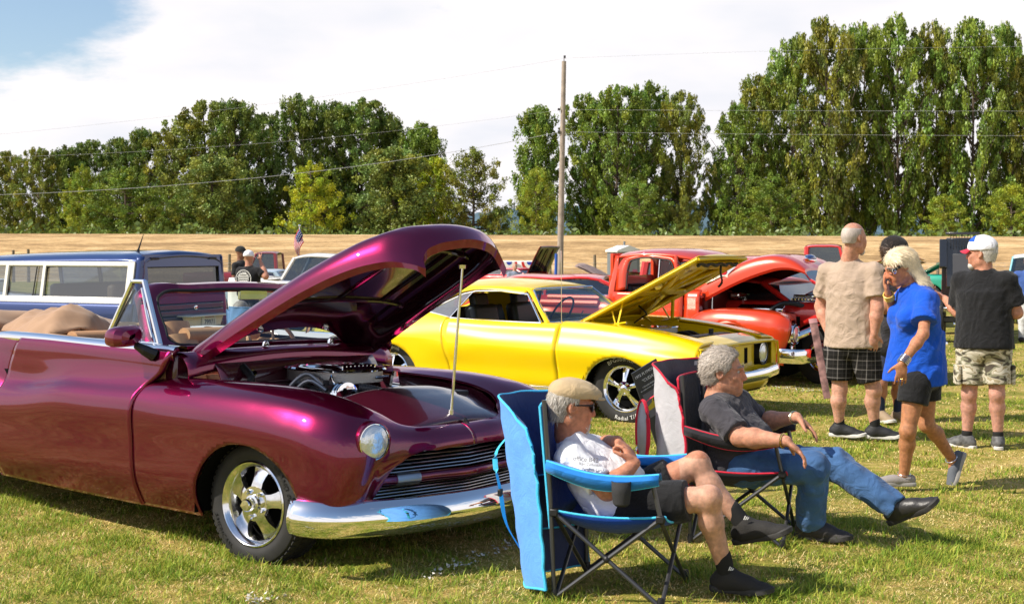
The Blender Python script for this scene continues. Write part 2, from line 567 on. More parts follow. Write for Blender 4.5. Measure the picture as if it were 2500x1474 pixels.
# ---------------------------------------------------------------- grass blades
def blades(n, x0, x1, y0, y1, h0, h1, w, seed, keep=None):
    r = np.random.default_rng(seed)
    y = np.sqrt(r.uniform(y0 ** 2, y1 ** 2, n)) if y0 > 3 else r.uniform(y0, y1, n)
    hw = 0.41 * y + 0.6
    x = r.uniform(-1, 1, n) * hw
    def fn(x, y, s, ph):
        return (np.sin(x * s + ph) * np.cos(y * s * 1.13 + ph * 2) + np.sin(x * s * 2.3 + y * s * 1.7 + ph * 3) * 0.6 + np.sin(x * s * 4.1 - y * s * 3.9 + ph) * 0.4) / 2
    g = 0.395 + 0.36 * fn(x, y, 1.7, 1.3) + 0.36 * fn(x, y, 5.3, 0.4) + 0.30 * fn(y, x, 15.7, 2.4) + r.normal(0, 0.17, n)
    bare = fn(x + 3, y, 2.9, 4.4) + .5 * fn(x, y, 9.1, 1.9) < -.62   # green share
    dry = g < 0.47
    h = r.uniform(h0, h1, n) * (0.42 + 0.95 * np.clip(g, 0, 1)) * np.where(dry, 0.8, 1.0)
    h = np.where(bare, h * .35, h)
    tall = r.random(n) < 0.012
    h = np.where(tall, h * 1.7, h)
    az = r.uniform(0, 2 * PI, n); lean = np.where(dry, r.uniform(1.0, 4.0, n), r.uniform(0.5, 2.8, n))
    dx, dy = np.cos(az), np.sin(az)
    wx, wy = -dy, dx
    z = ground_z(x, y)
    hh = h / np.sqrt(1 + lean ** 2)
    P = np.stack([x, y, z - 0.004], 1)
    W = np.stack([wx, wy, 0 * wx], 1) * (w * r.uniform(0.6, 1.3, n))[:, None]
    D = np.stack([dx, dy, 0 * dx], 1)
    up = np.array([0, 0, 1.0])
    mid = P + D * (lean * hh * 0.38)[:, None] + up * (hh * 0.62)[:, None]
    tip = P + D * (lean * hh)[:, None] + up * hh[:, None]
    V = np.stack([P - W, P + W, mid + W * 0.75, mid - W * 0.75, tip], 1).reshape(-1, 3)
    b = (np.arange(n) * 5)[:, None]
    F3 = np.concatenate([b + [0, 1, 2], b + [0, 2, 3], b + [3, 2, 4]])
    green = np.array([[0.14, 0.24, 0.02], [0.27, 0.36, 0.04], [0.44, 0.44, 0.07]])
    straw = np.array([[0.74, 0.56, 0.21], [0.88, 0.72, 0.36], [0.45, 0.27, 0.10], [0.72, 0.55, 0.22]])
    cg = green[r.integers(0, 3, n)]; cs = straw[r.integers(0, 4, n)]
    c = np.where(dry[:, None], cs, cg) * r.uniform(0.8, 1.35, n)[:, None]
    return V, F3, np.repeat(c, 5, 0)


m_blade = mat('grass blade', (0.2, 0.2, 0.03), 0.6, spec=0.25, attr='col')
nt = m_blade.node_tree; b_ = nt.nodes['Principled BSDF']
tl = nt.nodes.new('ShaderNodeBsdfTranslucent'); ms = nt.nodes.new('ShaderNodeMixShader'); ms.inputs[0].default_value = 0.3
at_ = nt.nodes.new('ShaderNodeAttribute'); at_.attribute_name = 'col'
nt.links.new(at_.outputs['Color'], tl.inputs[0]); nt.links.new(b_.outputs[0], ms.inputs[1]); nt.links.new(tl.outputs[0], ms.inputs[2])
nt.links.new(ms.outputs[0], nt.nodes['Material Output'].inputs['Surface'])
sets = [blades(int(170000 * GRASS), 0, 0, 5.0, 8.5, 0.03, 0.075, 0.0023, 1), blades(int(140000 * GRASS), 0, 0, 8.5, 14, 0.03, 0.065, 0.0036, 2),
        blades(int(90000 * GRASS), 0, 0, 14, 26, 0.03, 0.06, 0.008, 3)]
V = np.concatenate([s[0] for s in sets]); C = np.concatenate([s[2] for s in sets]); F, off = [], 0
for s in sets:
    F.append(s[1] + off); off += len(s[0])
go = link_mesh('grass', V, np.concatenate(F), m_blade, colors=C)
tag(go, 'short mown grass, green mixed with dry straw', 'grass', kind='stuff')

# faint chalk lines on the field
m_chalk = mat('field chalk', (0.52, 0.49, 0.42), 0.95, noise=0.3, nscale=9)
def chalk(a, b, w, n, seed, label):
    r = np.random.default_rng(seed); mb = MB(); a, b = np.array(a), np.array(b); d = nrm(b - a); s = np.array([-d[1], d[0]])
    for _ in range(n):
        p = a + (b - a) * r.random() + s * r.normal(0, w)
        k = r.uniform(0.004, 0.018); ang = r.uniform(0, PI)
        z = float(ground_z(0, p[1])) + r.uniform(0.012, 0.04)
        q = [[p[0] + k * math.cos(ang + t) * r.uniform(.4, 1), p[1] + k * math.sin(ang + t) * r.uniform(.4, 1), z + r.normal(0, .004)] for t in (0, 1.6, 3.1, 4.7)]
        mb.add(q, [[0, 1, 2, 3]])
    tag(mb.build('chalk_line', m_chalk, smooth=False), label, 'chalk line', kind='stuff')
def gp(px, py):
    Y = FPX * EYE / (py - 607); return ((px - 1250) / FPX * Y, Y)
chalk(gp(1255, 1335), gp(1030, 1420), 0.035, 90, 3, 'worn white chalk line crossing the grass by the blue chair')
chalk(gp(700, 1466), gp(600, 1474), 0.03, 36, 4, 'scrap of white chalk in the grass at the bottom edge')
chalk(gp(1990, 955), gp(1890, 945), 0.12, 130, 5, 'patch of white chalk on the grass in front of the yellow coupe')

# ================================================================ trees
m_bark = mat('bark', (0.13, 0.10, 0.075), 0.9, spec=0.2, noise=0.35, nscale=3, bump=0.6, bscale=10)
m_leaf = bare('leaves')
nt = m_leaf.node_tree; nt.nodes.clear()
o_ = nt.nodes.new('ShaderNodeOutputMaterial'); a_ = nt.nodes.new('ShaderNodeAttribute'); a_.attribute_name = 'col'
oi = nt.nodes.new('ShaderNodeObjectInfo')
mu = nt.nodes.new('ShaderNodeMix'); mu.data_type = 'RGBA'; mu.blend_type = 'MULTIPLY'; mu.inputs['Factor'].default_value = 1
nt.links.new(a_.outputs['Color'], mu.inputs[6]); nt.links.new(oi.outputs['Color'], mu.inputs[7])
df = nt.nodes.new('ShaderNodeBsdfDiffuse'); tl = nt.nodes.new('ShaderNodeBsdfTranslucent'); gl = nt.nodes.new('ShaderNodeBsdfGlossy'); gl.inputs['Roughness'].default_value = 0.45
gl.inputs['Color'].default_value = (0.5, 0.5, 0.45, 1)
m1 = nt.nodes.new('ShaderNodeMixShader'); m1.inputs[0].default_value = 0.24; m2 = nt.nodes.new('ShaderNodeMixShader'); m2.inputs[0].default_value = 0.06
for n_ in (df, tl): nt.links.new(mu.outputs[2], n_.inputs[0])
nt.links.new(df.outputs[0], m1.inputs[1]); nt.links.new(tl.outputs[0], m1.inputs[2])
nt.links.new(m1.outputs[0], m2.inputs[1]); nt.links.new(gl.outputs[0], m2.inputs[2]); nt.links.new(m2.outputs[0], o_.inputs['Surface'])


def tree_mesh(seed, kind):
    "unit tree: height 1; returns crown arrays and trunk builder. kinds: poplar, round, willow"
    r = np.random.default_rng(seed)
    cl, limbs = [], []
    W = {'poplar': 0.235, 'round': 0.48, 'broad': 0.36}[kind]
    lo = {'poplar': 0.10, 'round': 0.06, 'broad': 0.16}[kind]
    lean = r.normal(0, 0.02, 2)
    def env(t):
        if kind == 'poplar': return W * (0.75 + 0.5 * math.sin(PI * min(1, t * 0.9 + 0.1))) * (1 - (max(0, t - 0.75) / 0.25) ** 2 * 0.35) * (0.85 if t < 0.2 else 1)
        if kind == 'round': return W * math.sin(PI * (0.16 + 0.80 * t)) ** 0.6
        return W * (0.65 + 0.6 * math.sin(PI * min(1, t))) * (1 - (max(0, t - 0.8) / 0.2) ** 2 * 0.3)
    nl = {'poplar': 92, 'round': 74, 'broad': 96}[kind]
    trunk = [np.array([lean[0] * t + 0.008 * math.sin(7 * t + seed), lean[1] * t + 0.008 * math.cos(6 * t + seed), t * 0.93]) for t in np.linspace(0, 1, 9)]
    for i in range(nl):
        t = lo + (1 - lo) * (i + r.random()) / nl
        az = i * 2.4 + r.normal(0, 0.4); R = env((t - lo) / (1 - lo)) * r.uniform(0.55, 1.15)
        rise = {'poplar': 0.75, 'round': 0.35, 'broad': 0.65}[kind] * R * r.uniform(0.6, 1.3)
        hb = max(0.04, t * 0.93 - rise)
        k = hb / 0.93 * 8; i0 = min(7, int(k)); b0 = trunk[i0] * (1 - (k - i0)) + trunk[i0 + 1] * (k - i0)
        tip = b0 + np.array([math.cos(az) * R, math.sin(az) * R, rise]); tip[2] = min(tip[2], 0.985)
        mid = b0 * 0.5 + tip * 0.5 + np.array([0, 0, -0.12 * R])
        limbs.append((b0, mid, tip))
        for s in np.linspace(0.35, 1.0, 5):
            if r.random() < 0.22: continue
            p = (1 - s) ** 2 * b0 + 2 * s * (1 - s) * mid + s * s * tip + r.normal(0, 0.012, 3)
            cl.append((p, r.uniform(0.028, 0.060) * (1.25 if kind == 'round' else 1)))
    if kind != 'round':
        for _ in range(46):
            u_ = r.uniform(-.2, 1); a_ = r.uniform(0, 2 * PI); q_ = env(.78) * 1.0 * math.sqrt(max(0, 1 - max(0, u_) ** 2)) * r.uniform(.35, 1)
            cl.append((np.array([q_ * math.cos(a_), q_ * math.sin(a_), .80 + .155 * u_]), r.uniform(.028, .05)))
    cl.append((trunk[-1] + np.array([0, 0, 0.03]), 0.03)); cl.append((trunk[-1], 0.045))
    # vertices of leaf clumps
    per = 84
    P = np.concatenate([np.repeat(c[0][None], per, 0) + (lambda u: u / np.linalg.norm(u, axis=1, keepdims=True) * (r.random((per, 1)) ** 0.5))(r.normal(size=(per, 3))) * np.array([1, 1, 1.15 if kind == 'poplar' else 0.8]) * c[1] for c in cl])
    tone = np.repeat(r.normal(1, 0.20, len(cl)), per)
    hue = np.repeat(r.random(len(cl)), per)
    n = len(P)
    u = r.normal(size=(n, 3)); u /= np.linalg.norm(u, axis=1, keepdims=True)
    v = np.cross(u, r.normal(size=(n, 3))); v /= np.linalg.norm(v, axis=1, keepdims=True)
    s = r.uniform(0.0055, 0.0115, n)[:, None]
    V = np.stack([P - u * s, P + v * s * 0.8, P + u * s, P - v * s * 0.8], 1).reshape(-1, 3)
    F = np.arange(n * 4).reshape(-1, 4)
    base = np.array([0.215, 0.245, 0.038])
    c = base * (tone * r.uniform(0.7, 1.35, n))[:, None]
    c[:, 0] *= 0.70 + 0.36 * hue; c[:, 2] *= 1.25 - 0.5 * hue
    mb = MB()
    mb.tube(trunk, [0.017 * (1 - 0.8 * t) + 0.002 for t in np.linspace(0, 1, 9)], 8)
    mt_ = MB()
    for b0, mid, tip in limbs:
        mt_.tube([b0, mid, tip], [0.0052, 0.0032, 0.001], 4, cap=False)
    return (V, F, np.repeat(c, 4, 0)), mb, mt_


TREES = {}
def get_tree(kind, k):
    key = (kind, k)
    if key not in TREES:
        (V, F, C), tr, lb = tree_mesh(101 + 13 * k + len(kind), kind)
        root = empty('tree')
        cr = link_mesh('crown', V, F, m_leaf, root, colors=C, smooth=False)
        t = tr.build('trunk', m_bark, root); l = lb.build('limbs', m_bark, root); l.name = 'limb'
        TREES[key] = [root, cr, t, l, False]
    return TREES[key]


NTREE = [0]
def place_tree(px, top, Y, kind, k, wid, label, tint=(1, 1, 1), group='trees along the levee'):
    e = get_tree(kind, k)
    X = (px - 1250) / FPX * Y
    zb = float(ground_z(X, Y)) - 0.1
    Ht = EYE + (607 - top) / FPX * Y - zb
    Wn = {'poplar': 0.24, 'round': 0.44, 'broad': 0.36}[kind] * Ht
    sx = 1.13 * (wid / FPX * Y) / Wn
    if not e[4]:
        root, parts = e[0], e[1:4]; e[4] = True
    else:
        root = e[0].copy(); COL.objects.link(root); parts = []
        for q in e[1:4]:
            c = q.copy(); COL.objects.link(c); c.parent = root; parts.append(c)
    root.location = (X, Y, zb); root.scale = (Ht * sx, Ht * sx, Ht)
    root.rotation_euler = (0, 0, (NTREE[0] * 1.9) % 6.28)
    parts[0].color = (*tint, 1)
    NTREE[0] += 1
    tag(root, label, 'tree', group)
    return root


DK = (0.8, 0.86, 0.85); OL = (1.15, 1.0, 0.9); YG = (1.6, 1.5, 0.9); YE = (2.1, 1.8, 0.6); PA = (1.25, 1.2, 1.6); GR = (1.0, 1.1, 0.9)
TL = [
 # px, top, Y, kind, variant, half width px, tint, label
 (-60, 380, 150, 'broad', 0, 70, DK, 'dark tree cut by the left edge of the treeline'),
 (25, 362, 146, 'broad', 0, 46, OL, 'slim dusty green tree, leftmost in the treeline'),
 (92, 355, 143, 'broad', 1, 52, OL, 'dusty green tree second from the left end of the treeline'),
 (160, 350, 150, 'poplar', 2, 42, DK, 'dark narrow tree behind the left round tree with the yellow top'),
 (225, 336, 152, 'broad', 1, 60, DK, 'dark tree rising behind the two round yellow-green trees'),
 (292, 330, 150, 'broad', 2, 55, DK, 'dark broad tree behind the big round green tree'),
 (348, 306, 148, 'broad', 3, 56, DK, 'dark green tree with a pointed top left of the tall left clump'),
 (425, 300, 146, 'broad', 0, 62, OL, 'olive tree with loose branches against the left flank of the tall clump'),
 (500, 238, 144, 'broad', 1, 92, OL, 'tall broad tree, left half of the highest clump on the left'),
 (570, 234, 141, 'broad', 3, 72, DK, 'tall dark ivy-clad tree in the highest clump on the left'),
 (640, 268, 149, 'broad', 2, 66, DK, 'dark tree at the right shoulder of the tall left clump'),
 (735, 220, 147, 'broad', 2, 66, DK, 'tall slender dark tree above the yellow-topped small tree'),
 (815, 238, 150, 'broad', 3, 62, DK, 'dark open-branched tree right of the tall slender one'),
 (880, 230, 148, 'broad', 0, 85, DK, 'wide dark tree with forking limbs left of the pale willow-like tree'),
 (950, 270, 152, 'poplar', 2, 48, DK, 'dark narrow tree between the wide forked tree and the pointed one'),
 (1030, 294, 145, 'poplar', 3, 50, GR, 'pointed green tree beside the dark forked trees'),
 (1215, 500, 152, 'round', 2, 40, DK, 'low dark tree filling the foot of the gap in the treeline'),
 (200, 396, 132, 'round', 0, 52, YG, 'small round tree with a yellow crown top on the left'),
 (305, 402, 131, 'round', 1, 92, GR, 'big round bright green tree above the blue wagon'),
 (450, 440, 134, 'round', 2, 62, GR, 'low green tree at the foot of the tall left clump'),
 (525, 372, 132, 'poplar', 2, 70, PA, 'pale silvery green tree before the tall left clump'),
 (760, 388, 130, 'round', 0, 78, YE, 'small tree with a golden yellow top above the flag'),
 (955, 352, 134, 'poplar', 1, 72, PA, 'pale grey-green tree right of the golden one'),
 (1062, 378, 140, 'broad', 3, 55, YE, 'yellowing tree behind the raised purple hood'),
 (1155, 352, 136, 'round', 3, 82, OL, 'olive round tree, last before the gap left of the pole'),
 (1315, 252, 140, 'poplar', 0, 50, GR, 'green spire-shaped tree just left of the utility pole'),
 (1308, 400, 133, 'round', 1, 52, YG, 'yellow-green low tree at the foot of the spire-shaped tree'),
 (1440, 218, 143, 'broad', 0, 66, GR, 'tall tree right behind the utility pole'),
 (1505, 200, 140, 'broad', 1, 76, GR, 'broad tall tree right of the utility pole'),
 (1580, 190, 145, 'broad', 2, 66, GR, 'pointed tall tree, highest of the middle clump'),
 (1662, 212, 141, 'broad', 2, 56, OL, 'rightmost tall tree of the middle clump'),
 (1560, 430, 133, 'round', 2, 72, GR, 'leafy low growth before the middle clump'),
 (1675, 470, 134, 'round', 0, 36, OL, 'small loose tree at the right foot of the middle clump'),
 (1758, 380, 141, 'broad', 2, 36, GR, 'short tree starting the tall right-hand row'),
 (1800, 245, 140, 'broad', 1, 60, GR, 'stepping-up tree, second of the tall right-hand row'),
 (1850, 172, 143, 'broad', 3, 62, OL, 'tall tree third from the left of the right-hand row'),
 (1935, 78, 141, 'broad', 2, 70, GR, 'very tall tree left of the bald man, with a shoulder of sky on its left'),
 (2020, 26, 138, 'broad', 0, 74, OL, 'very tall tree directly above the bald man'),
 (2105, 42, 142, 'broad', 3, 64, GR, 'very tall tree between the two highest crowns on the right'),
 (2190, 24, 139, 'broad', 1, 74, GR, 'highest tree on the right, above the blond woman'),
 (2285, 36, 141, 'broad', 0, 62, OL, 'tall tree with bare limbs showing, above the black hood'),
 (2375, 30, 138, 'broad', 2, 76, GR, 'tall tree above the man in the white cap'),
 (2455, 44, 142, 'broad', 1, 56, GR, 'tall tree second from the right edge'),
 (2520, 120, 138, 'broad', 3, 60, OL, 'tall tree cut by the right edge'),
 (1880, 420, 132, 'round', 3, 84, GR, 'low leafy tree at the foot of the right-hand row, left end'),
 (2300, 470, 132, 'round', 1, 60, YG, 'low leafy tree before the trunks of the right-hand row'),
 (2470, 440, 131, 'round', 2, 70, YG, 'yellow-green low tree at the right edge'),
 (2620, 60, 142, 'poplar', 1, 70, GR, 'tall tree just outside the right edge'),
 (-150, 370, 148, 'poplar', 3, 60, OL, 'dusty tree just outside the left edge'),
]
for px, top, Y, kind, k, w, tn, lab in TL:
    place_tree(px, top, Y, kind, k, w, lab, tn)

# rank weeds and shrubs along the crest
def scrub():
    r = np.random.default_rng(77); n = 5200
    x = r.uniform(-75, 75, n); y = r.uniform(117, 126, n)
    clump = 0.5 + 0.5 * np.sin(x * 0.9) * np.sin(x * 0.37 + 2)
    s = r.uniform(0.12, 0.3, n) * (0.6 + clump)
    z = ground_z(x, y) + r.uniform(0, 1, n) ** 2 * (0.35 + 0.9 * clump)
    u = r.normal(size=(n, 3)); u /= np.linalg.norm(u, axis=1, keepdims=True)
    v = np.cross(u, r.normal(size=(n, 3))); v /= np.linalg.norm(v, axis=1, keepdims=True)
    P = np.stack([x, y, z], 1); s = s[:, None]
    V = np.stack([P - u * s, P + v * s * 0.6, P + u * s, P - v * s * 0.6], 1).reshape(-1, 3)
    c = np.array([0.10, 0.15, 0.03]) * r.uniform(0.6, 1.8, n)[:, None]
    o = link_mesh('weeds', V, np.arange(n * 4).reshape(-1, 4), m_leaf, colors=np.repeat(c, 4, 0), smooth=False)
    tag(o, 'green weeds along the top of the embankment', 'weeds', kind='stuff')
scrub()

# ================================================================ pole, wires, fence
m_pole = mat('weathered pole wood', (0.33, 0.27, 0.22), 0.85, noise=0.25, nscale=4, bump=0.4, bscale=30)
m_dark = mat('dark steel', (0.03, 0.03, 0.03), 0.5)
Yp = 60.0
pb, pt = at(1366, 700, Yp), at(1377, 150, Yp)
pole = empty('utility_pole', pb, 0, 'weathered wooden utility pole left of the red pickup', 'utility pole')
mb = MB(); mb.tube([np.zeros(3) - [0, 0, .4], pt - pb], [0.155, 0.10], 14); mb.build('pole', m_pole, pole)
mb = MB(); t_ = pt - pb; mb.box(t_ + [0, 0, .05], (.03, .03, .25)); mb.tube([t_ + [0.03, 0, .14], t_ + [.03, 0, .26]], .05, 8)
mb.build('insulator', m_dark, pole)
for py_ in (268, 322):
    q = at(1371, py_, Yp) - pb
    MB().box(q - [0.12, .1, 0], (.12, .05, .1)).build('insulator', m_dark, pole)
m_wire = mat('wire', (0.45, 0.45, 0.47), 0.5)
def wire(a, b, sag, rad, label, n=24):
    mb = MB(); a, b = np.array(a), np.array(b)
    mb.tube([a + (b - a) * t - np.array([0, 0, sag * 4 * t * (1 - t)]) for t in np.linspace(0, 1, n)], rad, 4, cap=False)
    tag(mb.build('overhead_wire', m_wire), label, 'wire', 'overhead wires')
wire(at(1379, 143, Yp), at(-900, 395, 50), 0.6, 0.004, 'topmost wire running left from the pole')
wire(at(1379, 143, Yp), at(3400, 120, 60), -0.3, 0.004, 'topmost wire running right from the pole')
wire(at(1370, 268, Yp), at(-900, 380, 52), 0.9, 0.004, 'second wire running left from the pole')
wire(at(1370, 268, Yp), at(3400, 270, 60), 0.05, 0.005, 'second wire running right from the pole')
wire(at(1370, 322, Yp), at(-600, 480, 46), 0.9, 0.009, 'lowest thick wire running left across the trees')
wire(at(1370, 322, Yp), at(3400, 330, 60), 0.1, 0.005, 'lowest wire running right from the pole')

m_post = mat('fence post wood', (0.20, 0.16, 0.11), 0.9, noise=0.3, nscale=6)
Yf = 82.0
posts = [(33, 610), (70, 608), (560, 620), (905, 612), (978, 606), (1108, 606), (1170, 642), (1190, 612), (1248, 642), (1343, 643), (1453, 622), (1610, 612), (1690, 625), (2140, 640), (2290, 640), (2420, 632)]
labs = ['left edge', 'left of the blue wagon roof', 'behind the two men in dark shirts', 'beyond the white truck', 'behind the raised purple hood', 'right of the white truck roof', 'leaning, left of the woman in white trousers',
        'left of the woman in white trousers, tall', 'behind the bald seated man', 'left of the blue pipe', 'right of the utility pole', 'seen past the red cab', 'seen past the yellow hood', 'behind the man in the black cap', 'by the black hood', 'right of the man in the white cap']
for (px, tp), lb in zip(posts, labs):
    b = at(px, 672, Yf); b[2] = float(ground_z(b[0], Yf)); t = at(px + random.uniform(-1.5, 1.5), tp, Yf)
    e = MB().tube([np.array([0, 0, -.2]), (t - b) * .5, t - b], [.11, .10, .09], 8).build('fence_post', m_post)
    e.location = b; tag(e, 'wooden fence post ' + lb, 'fence post', 'wooden posts of the wire fence')
mb = MB()
for h in (0.25, 0.5, 0.75, 1.0, 1.2):
    mb.tube([[x, Yf - .1, float(ground_z(x, Yf)) + h] for x in (-60, -30, 0, 30, 60)], .006, 4, cap=False)
for x in np.arange(-40, 40, 0.6):
    mb.tube([[x, Yf - .1, float(ground_z(x, Yf))], [x, Yf - .1, float(ground_z(x, Yf)) + 1.2]], .004, 3, cap=False)
tag(mb.build('wire_fence', m_wire), 'thin wire mesh strung between the fence posts', 'fence')
# ================================================================ shared car parts
m_tyre = mat('tyre rubber', (0.028, 0.027, 0.026), 0.62, spec=0.4, noise=0.15, nscale=12)
m_chrome = mat('chrome', (0.93, 0.93, 0.93), 0.035, metal=1.0)
m_polish = mat('polished aluminium', (0.80, 0.80, 0.80), 0.13, metal=1.0, noise=0.05, nscale=60)
m_black = mat('satin black', (0.012, 0.012, 0.013), 0.45)
m_void = mat('underside black', (0.004, 0.004, 0.004), 0.9, spec=0.1)
m_rubber = mat('window rubber', (0.015, 0.015, 0.015), 0.6)
m_glass = glass('clear car glass', (0.86, 0.95, 0.95), 0.92)
m_glassd = glass('tinted car glass', (0.45, 0.5, 0.55), 0.6)
m_white_ink = mat('white lettering', (0.82, 0.81, 0.78), 0.6)
m_lens = mat('headlight glass', (0.75, 0.78, 0.8), 0.06, metal=0.55, coat=1.0, bump=0.35, bscale=45)
m_cast = mat('cast metal', (0.10, 0.10, 0.105), 0.35, metal=0.8, noise=0.3, nscale=25)


def ring_text(mb, s, r, size, a0, o, ex, ez, n, space=1.05, inward=False):
    "lettering bent round a circle in the (ex, ez) plane; a0 = middle angle; n = outward normal"
    V, F = text_geo(s, size, 0.0008, space)
    W = []
    for v in V:
        if inward: a = a0 + v[0] / r; rr = r - v[1]
        else: a = a0 - v[0] / r; rr = r + v[1]
        W.append(o + ex * math.cos(a) * rr + ez * math.sin(a) * rr + n * v[2])
    mb.add(W, F)


def wheel(parent, c, R=0.325, W=0.22, rim=0.2075, steer=0.0, style='five', side=-1, text=(), detail=True, name='wheel', tw=1.0, rot=0.3):
    "c = hub centre of the outer face plane; side=-1: outer face towards -y. wheel > tyre, rim, hub_cap, lug_nut, lettering"
    root = bpy.data.objects.new(name, None); COL.objects.link(root); root.parent = parent
    root.location = c; root.rotation_euler = (0, 0, steer)
    d = np.array([0, side, 0.0])                       # outward
    ex, ez = np.array([-side * 1.0, 0, 0]), np.array([0, 0, 1.0])
    mb = MB(); b = rim + 0.006
    prof = [(b, -W), (b + .02, -W - .004), (R - .05, -W - .012), (R - .012, -W + .004), (R, -W + .03), (R, -.03), (R - .012, -.006), (R - .05, .010), (b + .02, .002), (b, -.004)]
    mb.lathe(prof, (0, 0, 0), d, 56, close=True)
    if detail:
        for i in range(56):                              # tread blocks
            a = 2 * PI * i / 56
            for k, off in enumerate((-.035, -W / 2 + .01, -W + .035)):
                p = ex * math.cos(a) * (R + .001) + ez * math.sin(a) * (R + .001) + d * off
                t = ex * -math.sin(a) + ez * math.cos(a); q = ex * math.cos(a) + ez * math.sin(a)
                mb.box(p, (1, 1, 1), np.stack([t * .022, d * .042, q * .006], 1))
    ty = mb.build('tyre', m_tyre, root, angle=40)
    mb = MB()
    rp = [(rim * .80, -.14), (rim * .83, -.05), (rim * .885, -.035), (rim * .90, -.012), (rim * .955, -.006), (rim * .97, .002), (rim, .006), (rim + .008, 0.001), (rim + .006, -.02)]
    mb.lathe(rp, (0, 0, 0), d, 56, cap=False)
    mb.build('rim', m_chrome if style != 'slot' else m_polish, root, angle=60)
    MB().lathe([(rim * .82, -.12), (.0, -.121)], (0, 0, 0), d, 40).build('brake', m_void, root)
    sp = MB()
    if style == 'slot':          # five broad cast spokes with tapering windows between
        for k in range(5):
            a = rot + k * 2 * PI / 5
            rad = ex * math.cos(a) + ez * math.sin(a); tan = -ex * math.sin(a) + ez * math.cos(a)
            G = []
            for r_, w_, h_ in ((.055, .034, -.012), (.085, .036, -.012), (.115, .034, -.020), (.145, .040, -.032), (.172, .052, -.044), (.190, .070, -.052)):
                row = [rad * r_ + tan * w_ * t + d * (h_ - .035 * (abs(t) > 1.01) - 0.004 * t * t) for t in (-1.05, -1, -.7, 0, .7, 1, 1.05)]
                G.append(row)
            sp.grid(G)
        sp.lathe([(.092, -.03), (.09, -.012), (.06, -.010), (0.0, -.010)], (0, 0, 0), d, 36)
        hc = MB().lathe([(.05, -.010), (.047, .008), (.036, .012), (.034, .046), (.027, .054), (0, .056)], (0, 0, 0), d, 28)
        hc.build('hub_cap', m_polish, root, angle=40)
        for k in range(5):
            a = rot + .63 + k * 2 * PI / 5
            q = (ex * math.cos(a) + ez * math.sin(a)) * .068
            MB().lathe([(.013, -.012), (.013, .004), (.009, .012), (0, .013)], q, d, 8).build('lug_nut', m_chrome, root)
        sp.build('spoke_centre', m_polish, root, angle=40)
    elif style == 'five':        # five slim twin-ridge spokes
        for k in range(5):
            a = rot + k * 2 * PI / 5
            rad = ex * math.cos(a) + ez * math.sin(a); tan = -ex * math.sin(a) + ez * math.cos(a)
            G = []
            for r_, w_, h_ in ((.03, .020, -.004), (.07, .019, -.008), (.10, .020, -.018), (.14, .026, -.034), (rim * .9, .034, -.055)):
                G.append([rad * r_ + tan * w_ * t + d * (h_ + e) for t, e in ((-1, -.02), (-1, 0), (-.35, .002), (0, -.010), (.35, .002), (1, 0), (1, -.02))])
            s = MB().grid(G); s.build('spoke', m_chrome, root, angle=40)
        hc = MB().lathe([(.07, -.03), (.066, -.002), (.032, .002), (.03, .016), (.02, .022), (0, .023)], (0, 0, 0), d, 30)
        hc.build('hub_cap', m_chrome, root, angle=40)
        for k in range(5):
            a = rot + .63 + k * 2 * PI / 5
            q = (ex * math.cos(a) + ez * math.sin(a)) * .052
            MB().lathe([(.011, -.005), (.011, .010), (.006, .016), (0, .017)], q, d, 6).build('lug_nut', m_chrome, root)
    else:
        MB().lathe([(rim * .86, -.05), (rim * .7, -.02), (rim * .45, -.03), (.06, -.01), (.05, .02), (0, .026)], (0, 0, 0), d, 36).build('hub_cap', m_chrome, root, angle=40)
    for s, a0, inward, col in text:
        mb = MB(); ring_text(mb, s, (R + rim) / 2 - .002 + (.006 if inward else 0), .052 * tw, a0, d * .0125, ex, ez, d, 1.12, inward)
        mb.build('lettering', m_white_ink if col else m_rubber, root, smooth=False)
    return root


def well(parent, cx, cz, rx, rz, y0, y1, mt=None):
    "inside of a wheel arch"
    mb = MB(); P = [[cx + rx * math.cos(a), cz + rz * math.sin(a)] for a in np.linspace(-.06, PI + .06, 28)]
    mb.grid([[[p[0], y0, p[1]] for p in P], [[p[0], y1, p[1]] for p in P]])
    c = [[cx + rx * math.cos(a), y0, cz + rz * math.sin(a)] for a in np.linspace(-.06, PI + .06, 28)]
    mb.add(c, [list(range(28))])
    return mb.build('wheel_well', mt or m_void, parent)


def plate_text(parent, name, s, size, o, ax, ay, m, space=1.0, ext=0.001):
    mb = MB(); put_text(mb, s, size, o, ax, ay, ext, space)
    return mb.build(name, m, parent, smooth=False)


# ================================================================ purple convertible
m_candy = bare('candy purple paint')
def candy(m, base, edge):
    nt = m.node_tree; b = nt.nodes['Principled BSDF']
    b.inputs['Base Color'].default_value = (*base, 1); b.inputs['Metallic'].default_value = 0.92; b.inputs['Roughness'].default_value = 0.30
    b.inputs['Coat Weight'].default_value = 1.0; b.inputs['Coat Roughness'].default_value = 0.015; b.inputs['Coat IOR'].default_value = 1.6
    b.inputs['Specular Tint'].default_value = (*edge, 1)
    vo = nt.nodes.new('ShaderNodeTexNoise'); vo.inputs['Scale'].default_value = 900; tc = nt.nodes.new('ShaderNodeTexCoord')
    nt.links.new(tc.outputs['Object'], vo.inputs['Vector'])
    bp = nt.nodes.new('ShaderNodeBump'); bp.inputs['Strength'].default_value = 0.12; bp.inputs['Distance'].default_value = 0.002
    nt.links.new(vo.outputs['Fac'], bp.inputs['Height']); nt.links.new(bp.outputs[0], b.inputs['Normal'])
    # clear coat keeps a smooth normal
    g = nt.nodes.new('ShaderNodeNewGeometry'); nt.links.new(g.outputs['Normal'], b.inputs['Coat Normal'])
candy(m_candy, (0.175, 0.002, 0.040), (1.0, 0.28, 0.62))
